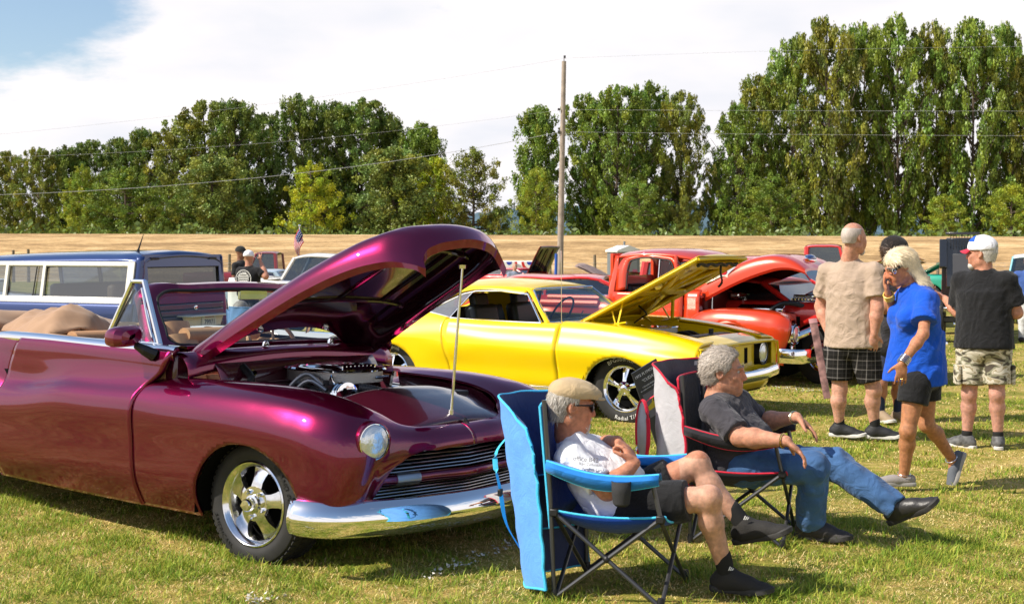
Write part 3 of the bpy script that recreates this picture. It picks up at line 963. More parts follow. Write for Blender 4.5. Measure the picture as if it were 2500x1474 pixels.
m_maroon = mat('maroon enamel', (0.060, 0.006, 0.016), 0.25, coat=1.0, coat_rough=0.02)
m_tan = mat('tan leather', (0.50, 0.27, 0.13), 0.45, noise=0.08, nscale=30, bump=0.15, bscale=200)
m_tanv = mat('tan canvas', (0.36, 0.215, 0.125), 0.8, noise=0.08, nscale=5, sheen=0.2)

MO = (-0.8753, 7.4869, 0)
MO = (-0.8753, 7.4869, -.012)
M = empty('convertible_car', MO, math.radians(-39), 'purple custom convertible with its hood propped open and tan interior', 'car')
M.rotation_euler = (math.radians(-1.3), 0, math.radians(-39))
ARCH_M = (0.14, 0.235, 0.425, 0.385)
# stations from the tail forward, then round the nose: each is 8 points from sill to top edge
def q8(xs, ys, zs):
    if not hasattr(xs, '__len__'): xs = [xs] * 8
    return [[x, y, z] for x, y, z in zip(xs, ys, zs)]
S_rear = [
 q8(-4.15, [.70, .78, .82, .84, .82, .72, .55, .40], [.30, .36, .48, .60, .68, .74, .77, .78]),
 q8(-3.85, [.80, .88, .92, .93, .90, .82, .68, .55], [.26, .34, .50, .66, .76, .83, .87, .89]),
 q8(-3.3, [.84, .92, .955, .965, .93, .86, .78, .68], [.22, .34, .54, .74, .86, .93, .965, .98]),
 q8(-2.75, [.86, .93, .96, .96, .92, .87, .83, .77], [.22, .34, .54, .74, .86, .95, 1.01, 1.035]),
 q8(-2.42, [.87, .93, .95, .945, .90, .865, .85, .81], [.22, .34, .54, .72, .82, .94, 1.03, 1.065]),
 q8([-2.25, -2.25, -2.25, -2.25, -2.24, -2.20, -2.14, -2.10], [.87, .93, .945, .93, .875, .86, .85, .82], [.21, .33, .53, .70, .79, .93, 1.035, 1.070])]
S_door = [S_rear[-1],
 q8([-1.95, -1.95, -1.95, -1.95, -1.93, -1.9, -1.86, -1.84], [.87, .93, .95, .935, .875, .86, .85, .82], [.205, .33, .53, .725, .79, .93, 1.035, 1.068]),
 q8(-1.55, [.87, .93, .955, .95, .895, .86, .85, .82], [.20, .33, .54, .765, .822, .94, 1.03, 1.062]),
 q8(-1.15, [.87, .93, .955, .952, .90, .86, .848, .82], [.20, .33, .54, .770, .830, .94, 1.025, 1.057]),
 q8([-.79, -.79, -.79, -.78, -.755, -.66, -.61, -.60], [.87, .93, .955, .955, .905, .86, .846, .81], [.20, .33, .54, .775, .838, .93, 1.015, 1.050])]
S_fend = [q8([-.79, -.79, -.79, -.78, -.755, -.73, -.71, -.70], [.87, .93, .955, .955, .905, .84, .76, .66], [.20, .33, .54, .775, .838, .866, .878, .868]),
 q8([-.5] * 8, [.87, .93, .955, .958, .912, .84, .74, .62], [.20, .33, .54, .76, .835, .872, .880, .860]),
 q8([-.15] * 8, [.87, .93, .957, .962, .915, .83, .71, .59], [.20, .33, .54, .76, .836, .875, .884, .860]),
 q8([.2] * 8, [.87, .93, .955, .958, .91, .82, .69, .57], [.20, .33, .54, .75, .83, .868, .878, .845]),
 q8([.45, .46, .46, .45, .44, .43, .42, .42], [.86, .92, .945, .945, .895, .80, .665, .55], [.22, .33, .53, .735, .815, .852, .858, .815]),
 q8([.58, .61, .63, .62, .60, .57, .55, .54], [.85, .905, .925, .915, .865, .77, .64, .52], [.24, .33, .51, .72, .795, .832, .832, .785]),
 q8([.66, .71, .745, .735, .70, .66, .63, .61], [.80, .85, .86, .84, .80, .72, .60, .48], [.26, .34, .50, .70, .775, .805, .80, .750])]
S_nose = [S_fend[-1],
 q8([.69, .745, .79, .79, .755, .71, .675, .65], [.74, .76, .765, .745, .715, .65, .54, .44], [.30, .36, .49, .66, .745, .775, .765, .725]),
 q8([.74, .755, .785, .80, .785, .755, .72, .69], [.665, .665, .66, .63, .60, .56, .48, .40], [.37, .42, .51, .605, .66, .70, .715, .705]),
 q8([.79, .79, .795, .80, .795, .78, .75, .72], [.52, .51, .49, .47, .45, .42, .38, .33], [.545, .55, .565, .60, .635, .665, .685, .69]),
 q8([.83, .83, .83, .825, .815, .80, .775, .745], [.25, .25, .25, .24, .23, .22, .20, .18], [.592, .597, .607, .625, .645, .665, .68, .685]),
 q8([.845, .845, .845, .84, .83, .81, .785, .755], [0] * 8, [.60, .605, .612, .628, .645, .662, .675, .682])]
for sd_ in (-1, 1):
    G, _ = surf(S_rear, nv=44, step=.03); panel('rear_quarter', G, m_candy, M, side=sd_, solid=.02, gap=.004, arches=[])
    G, _ = surf(S_door, nv=44, step=.03); panel('door', G, m_candy, M, side=sd_, solid=.03, gap=.004)
    G, ix = surf(S_fend + S_nose[1:], nv=56, step=.015)
    panel('front_fender', G, m_candy, M, [ARCH_M], side=sd_, solid=.02, gap=.004)
    # rocker strip under the door
    mb = MB(); mb.tube([[-2.3, sd_ * .872, .20], [-.8, sd_ * .872, .195], [-.32, sd_ * .872, .20]], .014, 8); mb.build('rocker_edge', m_candy, M)
    # chrome belt strip
    mb = MB(); P = [s[-1] for s in S_rear[3:]] + [s[-1] for s in S_door[1:]]
    C_ = curve(P, 40)
    prof = [(.040, -.055), (.050, -.030), (.050, -.004), (.036, .018), (0, .026), (-.045, .022), (-.052, -.01)]
    mb.grid([[[p[0], sd_ * (p[1] + a), p[2] + b] for a, b in prof] for p in C_], flip=sd_ > 0)
    mb.build('belt_moulding', m_chrome, M, angle=50)
well(M, .14, .235, .44, .40, -.42, -.925); well(M, .14, .235, .44, .40, .42, .925)
# dark shut line filler behind the door gap, floor and underside
MB().box((-2.0, 0, .25), (4.0, 1.55, .06)).box((.3, 0, .30), (.8, .7, .2)).build('floor_pan', m_void, M)
mb = MB()
for s in (-1, 1):
    for x in (-.80, -2.26): MB().box((x, s * .86, .55), (.05, .06, .62)).build('door_jamb', m_void, M)
for s in (-1, 1): MB().box((-.675, s * .765, .93), (.10, .12, .20)).build('cowl_side', m_maroon, M, bevel=.02)
# rear deck, seats and interior
G, _ = surf([[[x, y, z + .0 * abs(y)] for y, z in zip((-.7 * w, -.4 * w, 0, .4 * w, .7 * w), (z0, z0 + .05, z0 + .07, z0 + .05, z0))] for x, w, z0 in ((-4.15, .6, .78), (-3.8, .8, .89), (-3.3, .98, .97), (-2.95, 1.08, 1.02))], nv=30, step=.05)
panel('boot_lid', G, m_candy, M)
mb = MB(); mb.box((-1.6, 0, .42), (2.4, 1.6, .1)); mb.build('carpet', m_tan, M)
for s in (-1, 1):
    mb = MB(); mb.box((-1.45, s * .80, .75), (1.5, .05, .55)); mb.build('door_card', m_tan, M, bevel=.015)
def seat(name, x, w, y0, z0, h, rake, tufts):
    r = bpy.data.objects.new(name, None); COL.objects.link(r); r.parent = M; r.location = (x, y0, 0)
    for k in range(tufts):
        y = -w / 2 + w * (k + .5) / tufts
        mb = MB(); G = []
        for t in np.linspace(0, 1, 10):
            bx, bz = -rake * t, z0 + h * t
            rr = .085 * (1 - .25 * t); cz = 1 if t < .92 else .7
            G.append([[bx + rr * cz * math.cos(a), y + (w / tufts * .5) * math.copysign(abs(math.sin(a)) ** .6, math.sin(a)), bz + .015 * math.cos(a)] for a in np.linspace(0, 2 * PI, 18, endpoint=False)])
        mb.grid(G, closed_v=True); mb.add(G[-1], [list(range(18))]); mb.build('backrest_roll', m_tan, r)
    mb = MB(); mb.box((.28, 0, z0 - .02), (.52, w, .2)); mb.build('cushion', m_tan, r, bevel=.05, seg=4)
    return r
seat('front_seat', -1.62, 1.36, 0, .50, .56, .20, 6)
seat('rear_seat', -2.35, 1.36, 0, .55, .56, .15, 6)
for y, z in ((-.42, 1.06), (.42, 1.06)):
    mb = MB(); mb.tube([[-1.80, y - .30, z], [-1.80, y + .30, z]], .065, 14, flat=.75); mb.build('seat_bolster', m_tan, M)
# folded canvas top: a loose drape along the back
def drape():
    n, k = 60, 26; G = []
    for i in range(n):
        y = -.86 + 1.50 * i / (n - 1)
        peak = .010 * math.sin(y * 7) + .004 * math.sin(y * 23 + 1)
        row = []
        for j in range(k):
            a = -0.55 + 2.9 * j / (k - 1)
            rad = .13 + .012 * math.sin(3 * a + y * 3) + .006 * math.sin(7 * a + y * 11)
            row.append([-2.78 + rad * 2.0 * math.cos(a) , y * (1 - .05 * (a > 1)), 1.04 + rad * 1.15 * math.sin(a) + peak - .28 * max(0, y + .1) ** 1.3])
        G.append(row)
    return G
mb = MB(); mb.grid(drape()); mb.build('folded_top', m_tanv, M, solid=.01)
# the loose flap of canvas pulled up at the near side rear of the door
fl = [[[-2.60, -.80, 1.0], [-2.55, -.74, 1.12], [-2.5, -.6, 1.20], [-2.42, -.40, 1.20], [-2.4, -.1, 1.12], [-2.4, .2, .98]],
      [[-2.40, -.80, 1.05], [-2.3, -.72, 1.16], [-2.22, -.55, 1.23], [-2.2, -.35, 1.19], [-2.2, -.1, 1.08], [-2.2, .1, .96]],
      [[-2.20, -.84, 1.04], [-2.05, -.74, 1.18], [-1.98, -.55, 1.245], [-2.0, -.35, 1.15], [-1.98, -.15, 1.02], [-1.95, .05, .92]],
      [[-2.02, -.82, 1.03], [-1.9, -.74, 1.10], [-1.85, -.55, 1.10], [-1.82, -.4, 1.0], [-1.8, -.2, .92], [-1.8, 0, .88]]]
G, _ = surf(fl, nv=30, step=.03)
G = np.array(G); G[..., 2] += .012 * np.sin(G[..., 0] * 31 + G[..., 1] * 17) + .008 * np.sin(G[..., 0] * 57 - G[..., 1] * 41)
MB().grid(G).build('canvas_flap', m_tanv, M, solid=.008)
# cowl and dash
cw = [[[-.70 - .10 * (abs(y) / .8) ** 2, y, 1.045 - .02 * (abs(y) / .8) ** 2], [-.62, y, 1.055 - .03 * (abs(y) / .8) ** 2], [-.54, y, 1.03 - .07 * (abs(y) / .8) ** 2], [-.53, y, .97 - .07 * (abs(y) / .8) ** 2]] for y in np.linspace(-.80, .80, 13)]
G, _ = surf(cw, nv=14, step=.06); panel('cowl', G, m_candy, M, flip=True)
G, _ = surf([[[-.56, y, 1.0], [-.50, y, .96 - .04 * abs(y)], [-.47, y, .86], [-.50, y, .74], [-.50, y, .45]] for y in np.linspace(-.62, .62, 9)], nv=24, step=.08)
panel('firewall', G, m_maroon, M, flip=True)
MB().box((-.95, 0, .96), (.25, 1.45, .16)).build('dashboard', m_candy, M, bevel=.05, seg=3)
# steering wheel
mb = MB(); c_ = np.array([-1.25, .42, 1.0]); ax1, ax2 = nrm([-.45, 0, .9]), np.array([0, 1.0, 0])
mb.tube([c_ + (ax1 * math.cos(a) + ax2 * math.sin(a)) * .20 for a in np.linspace(0, 2 * PI, 36, endpoint=False)], .014, 8, closed=True)
for a in (0.3, 2.4, 4.5): mb.tube([c_, c_ + (ax1 * math.cos(a) + ax2 * math.sin(a)) * .2], .009, 6)
mb.tube([c_, c_ + [.35, 0, -.15]], .025, 8); mb.build('steering_wheel', m_tan, M)
# windscreen surround: swept ring from pillar base over the header
def ws(y, t):      # t 0 bottom .. 1 top ; leaning back, bowed in plan
    b = abs(y) / .74
    return np.array([-.72 - .12 * b * b - t * (.41 - .02 * b), y * (1 - .09 * t), 1.045 - .02 * b * b + t * (.375 - .022 * b * b)])
def ring(io, off=0.0, n=14):
    yb, yt, cr = io
    P = []
    pts = [(-yb, 0 + cr[0]), (-yb * .995, .3), (-yt, .75), (-yt * .975, 1 - cr[1] * .5), (-yt * .9, 1 - cr[1] * .1), (-yt * .5, 1 - cr[1] * 0), (0, 1), (yt * .5, 1), (yt * .9, 1 - cr[1] * .1), (yt * .975, 1 - cr[1] * .5), (yt, .75), (yb * .995, .3), (yb, cr[0]), (yb * .93, cr[0] * .25), (yb * .8, 0), (yb * .4, 0), (0, 0), (-yb * .4, 0), (-yb * .8, 0), (-yb * .93, cr[0] * .25)]
    return [(a, b) for a, b in pts]
outer = [(-.82, .06), (-.80, .3), (-.75, .78), (-.735, .93), (-.70, 1.0), (-.4, 1.0), (0, 1), (.4, 1), (.70, 1.0), (.735, .93), (.75, .78), (.80, .3), (.82, .06), (.80, -.02), (.7, -.02), (.35, -.02), (0, -.02), (-.35, -.02), (-.7, -.02), (-.80, -.02)]
inner = [(-.69, .14), (-.685, .35), (-.66, .72), (-.64, .82), (-.60, .875), (-.35, .88), (0, .88), (.35, .88), (.60, .875), (.64, .82), (.66, .72), (.685, .35), (.69, .14), (.66, .09), (.58, .065), (.3, .06), (0, .06), (-.3, .06), (-.58, .065), (-.66, .09)]
n_ = len(outer); G = []
Lay = []
for pts, dx in ((outer, -.03), (outer, .012), ([((a[0] * .5 + b[0] * .5), (a[1] * .5 + b[1] * .5)) for a, b in zip(outer, inner)], .035), (inner, .02), (inner, -.02), (outer, -.03)):
    Lay.append(curve([ws(y, t) + [dx, 0, dx * .6] for y, t in pts], 120, closed=True))
mb = MB(); mb.grid(np.array(Lay), closed_v=True, flip=True); mb.build('windscreen_frame', m_candy, M, angle=60)
mb = MB(); mb.tube(curve([ws(y, t) + [.016, 0, .006] for y, t in inner], 120, closed=True), .011, 8, closed=True); mb.build('windscreen_seal', m_rubber, M)
gc = curve([ws(y, t) for y, t in inner], 120, closed=True)
G = [[gc.mean(0) * (1 - s) + p * s for p in gc] for s in (0.02, .5, 1)]
for r_ in G:
    for i_, p in enumerate(r_):   # follow the bow of the frame
        y = p[1]; t = (p[2] - 1.045 + .02 * (y / .74) ** 2) / .37; r_[i_] = ws(y / (1 - .09 * t), t)
mb = MB(); mb.grid(np.array(G), closed_v=True); mb.build('windscreen', m_glass, M)
# vent window, chrome frame and mirror on both doors
for s in (-1, 1):
    A, B_, C2 = np.array([-1.155, s * .74, 1.425]), np.array([-1.33, s * .79, 1.075]), np.array([-.80, s * .80, 1.075]); T2 = np.array([-1.06, s * .725, 1.425])
    vw = bpy.data.objects.new('vent_window', None); COL.objects.link(vw); vw.parent = M
    mb = MB(); mb.tube([B_, A], .017, 8); mb.tube([A, T2], .013, 8); mb.tube([T2, C2], .017, 8); mb.tube(curve([C2 + [-.05, 0, .0], C2 + [-.075, 0, .05], T2 + [-.02, 0, -.04]], 12), .010, 8); mb.tube([B_, C2], .014, 8)
    mb.build('frame', m_chrome, vw)
    MB().tube([B_ + [.03, 0, .02], A + [.022, 0, -.05]], .008, 6).build('seal', m_rubber, vw)
    MB().prism([(0, 0), (1, 0), (0, 1)], B_, C2 - B_, A - B_, np.array([0, .004, 0])).build('pane', m_glass, vw, smooth=False)
def mirror(s):
    r = bpy.data.objects.new('wing_mirror', None); COL.objects.link(r); r.parent = M
    c = np.array([-.83, s * 1.0, 1.125])
    G = []
    for t, w, h in ((0, .02, .012), (.04, .065, .038), (.3, .095, .056), (.7, .098, .058), (1, .088, .052)):
        o = c + np.array([.055 - .13 * t, 0, 0])
        G.append([o + np.array([0, w * np.sign(math.cos(a)) * abs(math.cos(a)) ** .6, h * np.sign(math.sin(a)) * abs(math.sin(a)) ** .6 + .012 * math.cos(a) * s * -1]) for a in np.linspace(0, 2 * PI, 28, endpoint=False)])
    mb = MB(); mb.grid(G, closed_v=True); mb.build('housing', m_candy, r)
    MB().add(G[-1], [list(range(28))]).build('mirror_glass', m_chrome, r, smooth=False)
    mb = MB(); mb.tube([c + [.02, -s * .05, -.05], [-.76, s * .93, 1.05], [-.74, s * .88, 1.02]], [.02, .03, .038], 10); mb.build('arm', m_black, r)
mirror(-1); mirror(1)
# interior mirror and radio slot, wipers
mb = MB(); mb.box(ws(.12, .80) + [-.05, 0, 0], (.02, .22, .06)); mb.tube([ws(.12, .86) + [-.05, 0, 0], ws(.12, 1) + [-.02, 0, 0]], .006, 6); mb.build('rear_view_mirror', m_chrome, M, bevel=.006)
for y in (-.2, .32):
    mb = MB(); b = np.array([-.60, y, 1.055]); mb.lathe([(.022, 0), (.018, .02), (.008, .03), (0, .03)], b, (0, 0, 1), 14); mb.build('wiper_pivot', m_chrome, M)
    MB().tube([b + [0, 0, .025], ws(y + .28, .1) + [.05, 0, .01]], .005, 6).build('wiper', m_black, M)

# engine bay
mb = MB()
for s in (-1, 1):
    G, _ = surf([[[x, s * (w - .01), z], [x, s * (w - .04), z - .05], [x, s * (w - .05), .5], [x, s * (w - .05), .3]] for x, w, z in ((-.65, .64, .862), (-.15, .59, .856), (.2, .57, .842), (.45, .545, .81), (.6, .49, .75))], nv=10, step=.1)
    mb.grid(G, flip=s < 0)
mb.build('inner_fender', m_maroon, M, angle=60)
MB().box((0, 0, .22), (1.3, 1.1, .04)).build('bay_floor', m_void, M)
cv = [[[x, y, z - .05 * (y / .5) ** 2 * (1 if abs(y) > .35 else .8)] for y in np.linspace(-.54 + .12 * t, .54 - .12 * t, 9)] for x, z, t in ((.27, .835, 0), (.28, .850, 0), (.31, .852, 0), (.45, .82, .3), (.58, .775, .6), (.68, .735, .9), (.72, .715, 1.1), (.735, .695, 1.2))]
cv = [[[.27, y, .50] for y in np.linspace(-.54, .54, 9)]] + cv
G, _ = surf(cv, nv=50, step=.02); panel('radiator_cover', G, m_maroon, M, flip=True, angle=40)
mb = MB(); o_ = np.array([.46, -.33, .80]); mb.lathe([(.0, .016), (.035, .012), (.045, 0)], o_, (0, 0, 1), 20); 
MB().grid([[[.40 + .05 * t, -.36 + .09 * t, .812 + .008 * math.sin(k / 4 * PI)] for t in (0, .5, 1)] for k in range(5)]).build('cover_badge', m_chrome, M, solid=.006)
mb = MB()
for y in (-.32, -.16, .12, .3): mb.ball((.748, y, .672), (.007,) * 3, 8, 6)
mb.build('cover_rivet', m_chrome, M)
MB().prism([(0, 0), (.07, 0), (.05, .035), (.02, .055), (0, .05)], (.735, .035, .66), (0.3, 0, .95), (.95, 0, -.3), (0, .012, 0)).build('hood_latch', m_black, M)
# engine
en = bpy.data.objects.new('engine', None); COL.objects.link(en); en.parent = M
mb = MB(); mb.box((-.15, 0, .56), (.62, .30, .40)); mb.box((-.15, -.22, .62), (.58, .16, .14), Rx(.6)); mb.box((-.15, .22, .62), (.58, .16, .14), Rx(-.6)); mb.build('block', m_black, en, bevel=.02)
ac = bpy.data.objects.new('air_cleaner', None); COL.objects.link(ac); ac.parent = M
def oval(a, ra, rb): return [a, ra, rb]
def ovring(cx, cy, z, a, b, n=40): return [[cx + a * np.sign(math.cos(t)) * abs(math.cos(t)) ** .75, cy + b * np.sign(math.sin(t)) * abs(math.sin(t)) ** .75, z] for t in np.linspace(0, 2 * PI, n, endpoint=False)]
mb = MB(); mb.grid([ovring(-.22, 0, z, a, b) for z, a, b in ((.865, .27, .21), (.87, .285, .225), (.93, .285, .225), (.932, .27, .21))], closed_v=True, flip=True); mb.build('filter', mat('filter steel', (.42, .41, .38), .35, metal=.85, bump=.5, bscale=150), ac)
mb = MB(); mb.grid([ovring(-.22, 0, z, a, b) for z, a, b in ((.932, .30, .24), (.940, .305, .245), (.948, .295, .235), (.952, .24, .18), (.958, .23, .17), (.962, .05, .04))], closed_v=True, flip=True)
mb.add(ovring(-.22, 0, .962, .05, .04), [list(range(40))])
for k in range(9): mb.box((-.22, -.13 + k * .0325, .958), (.40, .008, .012))
mb.build('lid', m_chrome, ac, angle=30)
# compressor with pulley on the near side
cc = np.array([.06, -.22, .80])
mb = MB(); mb.lathe([(.0, -.2), (.06, -.2), (.065, -.12), (.05, -.11), (.068, -.10), (.07, -.01), (.05, 0.0)], cc, (1, 0, 0), 24); mb.box(cc + [-.1, 0, .07], (.05, .03, .04)); mb.build('compressor', m_cast, en, angle=30)
mb = MB(); mb.lathe([(.02, 0), (.075, .0), (.088, .008), (.088, .014), (.078, .02), (.078, .026), (.088, .032), (.088, .038), (.078, .044), (.088, .05), (.088, .056), (.072, .06), (.02, .062), (0, .062)], cc, (1, 0, 0), 36); mb.build('pulley', m_chrome, en, angle=25)
mb = MB()
for k in range(4):
    a = .5 + k * PI / 2; mb.lathe([(.017, .0), (.0, .001)], cc + np.array([.0625, .048 * math.cos(a), .048 * math.sin(a)]), (1, 0, 0), 14)
mb.build('pulley_hole', m_void, en)
mb = MB(); P = curve([cc + [.02, .12, .05], [.12, -.05, .84], [.22, .02, .80], [.26, .10, .74]], 40)
rr = [.024 + .003 * (i % 2) for i in range(40)]
mb.tube(P, rr, 14); mb.build('ribbed_hose', mat('hose rubber', (.05, .05, .055), .35), en)
mb = MB()
for A in ([cc + [-.12, -.02, .06], cc + [-.22, -.05, .12], cc + [-.30, -.1, .05], cc + [-.30, -.12, -.2]], [cc + [-.05, -.06, .04], cc + [-.14, -.1, .09], cc + [-.24, -.14, 0], cc + [-.24, -.14, -.2]], [cc + [-.3, .1, .02], cc + [-.35, -.02, .06], cc + [-.42, -.08, -.05], cc + [-.42, -.1, -.25]]):
    mb.tube(curve(A, 16), .012, 8)
mb.build('hose', mat('steel hose', (.28, .28, .29), .3, metal=.6), en)
mb = MB(); mb.prism([(-.04, 0), (.04, 0), (.012, .11), (-.012, .11)], (.10, .16, .82), (0, 1, 0), (0, 0, 1), (.02, 0, 0)); mb.build('bracket', m_chrome, en); MB().prism([(-.03, 0), (.03, 0), (.0, .06)], cc + [-.08, 0, .06], (1, 0, 0), (0, 0, 1), (0, .012, 0)).build('bracket', m_chrome, en); MB().lathe([(.05, 0), (.05, .04), (0, .045)], (.11, .16, .80), (1, 0, 0), 20).build('idler_pulley', m_chrome, en)
mb = MB(); mb.tube([[-.05, -.02, .88], [.12, .10, .905]], .010, 8); mb.tube([[.14, .26, .80], [.38, .42, .80]], .008, 6); mb.build('rod', m_polish, en)
MB().box((.38, .40, .80), (.10, .09, .05)).build('relay_box', m_black, en, bevel=.006)
mb = MB()
for k in range(7):
    x = -.45 + k * .06; mb.tube(curve([[x, -.18, .70], [x + .02, -.28, .76], [x - .05, -.33, .62]], 10), .006, 6)
mb.build('plug_lead', m_black, en)
MB().tube(curve([[-.50, -.45, .95], [-.40, -.47, .88], [-.44, -.50, .80], [-.5, -.5, .70]], 14), .022, 8).build('hinge_arm', m_black, M)
mb = MB(); mb.tube([[-.52, -.40, .86], [-.44, -.42, .92]], .02, 10); mb.build('master_cylinder', m_chrome, M)
# grille: dark recess, ten thin bars in two banks, painted cross tube
MB().box((.66, 0, .45), (.02, 1.36, .34)).build('grille_backing', m_void, M)
m_bar = mat('grille bar', (.55, .53, .52), .22, metal=1.0)
for z, w in ((.585, .36), (.565, .49), (.545, .56), (.525, .60), (.505, .62), (.488, .63)):
    mb = MB(); mb.tube([[.725, -w, z], [.775, -w * .5, z], [.815, 0, z], [.775, w * .5, z], [.725, w, z]], .0042, 6); mb.build('grille_bar', m_bar, M)
for z, w in ((.418, .63), (.402, .635), (.386, .635), (.370, .63), (.354, .62)):
    mb = MB(); mb.tube([[.725, -w, z], [.775, -w * .5, z], [.815, 0, z], [.775, w * .5, z], [.725, w, z]], .0042, 6); mb.build('grille_bar', m_bar, M)
mb = MB(); mb.tube(curve([[.70, -.70, .458], [.775, -.45, .455], [.80, -.25, .455], [.845, 0, .455], [.80, .25, .455], [.775, .45, .455], [.70, .70, .458]], 30), .026, 12); mb.build('grille_tube', m_candy, M)
for s in (-1, 1):
    mb = MB(); mb.tube([[.762, s * .50, .456], [.792, s * .36, .456]], .031, 14); mb.build('parking_light', mat('brushed steel', (.5, .48, .47), .35, metal=1.0), M)
G, _ = surf([[[.62 + .06 * (1 - (y / .8) ** 2), y, .345], [.68 + .06 * (1 - (y / .8) ** 2), y, .335], [.68, y, .28], [.6, y, .22]] for y in np.linspace(-.86, .86, 15)], nv=10, step=.1)
panel('front_valance', G, m_candy, M, flip=True)
# headlights
for s in (-1, 1):
    r = bpy.data.objects.new('headlight', None); COL.objects.link(r); r.parent = M
    c = np.array([.80, s * .705, .668]); d = nrm([.98, s * .17, .02])
    MB().lathe([(.098, -.05), (.102, .0), (.100, .018), (.090, .022), (.088, .012)], c, d, 40, cap=False).build('trim_ring', m_candy, r, angle=50)
    MB().lathe([(.091, .010), (.089, .021), (.085, .022)], c, d, 40, cap=False).build('chrome_ring', m_chrome, r)
    MB().lathe([(.086, .016), (.07, .030), (.04, .038), (0, .041)], c, d, 40).build('lens', m_lens, r)
# front bumper: a curved chrome blade
P = curve([[.53, -.975, .305], [.62, -.94, .30], [.72, -.84, .295], [.82, -.6, .29], [.885, -.3, .287], [.905, 0, .285], [.885, .3, .287], [.82, .6, .29], [.72, .84, .295], [.62, .94, .30], [.53, .975, .305]], 70)
prof = [(-.03, .078), (-.005, .086), (.016, .078), (.024, .066), (.030, .062), (.046, .036), (.056, .004), (.056, -.022), (.046, -.052), (.026, -.076), (.0, -.092), (-.03, -.085)]
G = []
for i, p in enumerate(P):
    d = nrm(P[min(i + 1, 69)] - P[max(i - 1, 0)]); o = np.array([d[1], -d[0], 0])
    if o @ np.array([1, 0, 0]) < 0 and abs(p[1]) < .9: o = -o
    G.append([p + o * a + [0, 0, b] for a, b in prof])
MB().grid(G).build('front_bumper', m_chrome, M, angle=60, solid=.004)
# hood, raised on its rear hinge
hood = bpy.data.objects.new('hood', None); COL.objects.link(hood); hood.parent = M
hp = np.array([-.80, 0, .90])
HS = []   # closed shape: stations rear -> nose, across from -y edge to +y edge (half given)
for x, hw, ze, zc in ((-.45, .70, .895, 1.035), (-.22, .67, .888, 1.035), (.03, .63, .878, 1.032), (.3, .60, .862, 1.022), (.5, .56, .842, 1.012), (.68, .50, .808, .995), (.79, .445, .768, .965), (.86, .38, .715, .90), (.895, .33, .672, .80)):
    half = [(hw, ze), (hw * .985, ze + (zc - ze) * .36), (hw * .90, ze + (zc - ze) * .72), (hw * .68, ze + (zc - ze) * .92), (hw * .36, zc - .004), (0, zc)]
    HS.append([[x - (.35 * (y / hw) ** 2 if x < -.4 else .16 * (y / hw) ** 2 if x < -.2 else -.10 * (1 - (y / hw) ** 2) * max(0, (x - .5) / .4)), -y, z] for y, z in half] + [[x - (.35 * (y / hw) ** 2 if x < -.4 else .16 * (y / hw) ** 2 if x < -.2 else -.10 * (1 - (y / hw) ** 2) * max(0, (x - .5) / .4)), y, z] for y, z in half[:-1][::-1]])
HS = np.array(HS)
th = math.radians(-29)
def rot_hood(P):
    P = np.asarray(P, float) - hp; c, s = math.cos(th), math.sin(th)
    return np.stack([P[..., 0] * c + P[..., 2] * s, P[..., 1], -P[..., 0] * s + P[..., 2] * c], -1) + hp
G, ixh = surf(rot_hood(HS), nv=70, step=.02)
panel('outer_skin', G, m_candy, hood, solid=0, flip=True, angle=60)
HI = HS.copy(); cen = np.array([0, 0, -.035]); HI[..., 1] *= .965; HI = HI + cen; HI[0, :, 0] += .012; HI[-1, :, 0] -= .03
G2, _ = surf(rot_hood(HI), like=ixh, nv=70)
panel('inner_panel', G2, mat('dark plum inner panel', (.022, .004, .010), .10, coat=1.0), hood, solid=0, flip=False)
mb = MB()
for e0, e1 in ((G[:, 0], G2[:, 0]), (G[:, -1], G2[:, -1]), (G[0], G2[0]), (G[-1], G2[-1])): mb.grid(np.stack([e0, e1]))
mb.build('edge', m_candy, hood)
mb = MB()
for t in (.33, .72):
    R_ = G2[int(len(G2) * t)]; mb.tube([p + [0, 0, -.006] for p in R_[8:-8]], .014, 8)
for s in (18, 35, 52): mb.tube([G2[i, s] + [0, 0, -.006] for i in range(int(len(G2) * .33), int(len(G2) * .72))], .010, 8)
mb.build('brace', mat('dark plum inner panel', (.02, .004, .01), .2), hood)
pr_top = G2[int(len(G2) * .90), 36]
mb = MB(); b_ = np.array([.69, 0.0, .735]); tp = np.array([.735, .02, 1.525]); mb.tube([b_, tp], .008, 10); mb.tube([tp, tp + [.0, .0, .02]], [.02, .022], 12)
mb.tube([b_ - [0, 0, .005], b_ + [0, 0, .03]], .014, 10); mb.build('prop_rod', m_polish, M)
MB().box(b_ + [0, 0, -.008], (.05, .10, .012)).build('prop_bracket', m_black, M, bevel=.004)
# wheels
wheel(M, (.075, -.845, .292), steer=math.radians(5), style='slot', side=-1, R=.318, W=.225, rim=.215, text=(('AMERICAN', -2.5, True, 0), ('GRAND PRIX', .45, False, 0)), rot=.2, tw=.75)
wheel(M, (.075, .845, .292), steer=math.radians(5), style='slot', side=1, R=.318, W=.225, rim=.215, rot=.9)
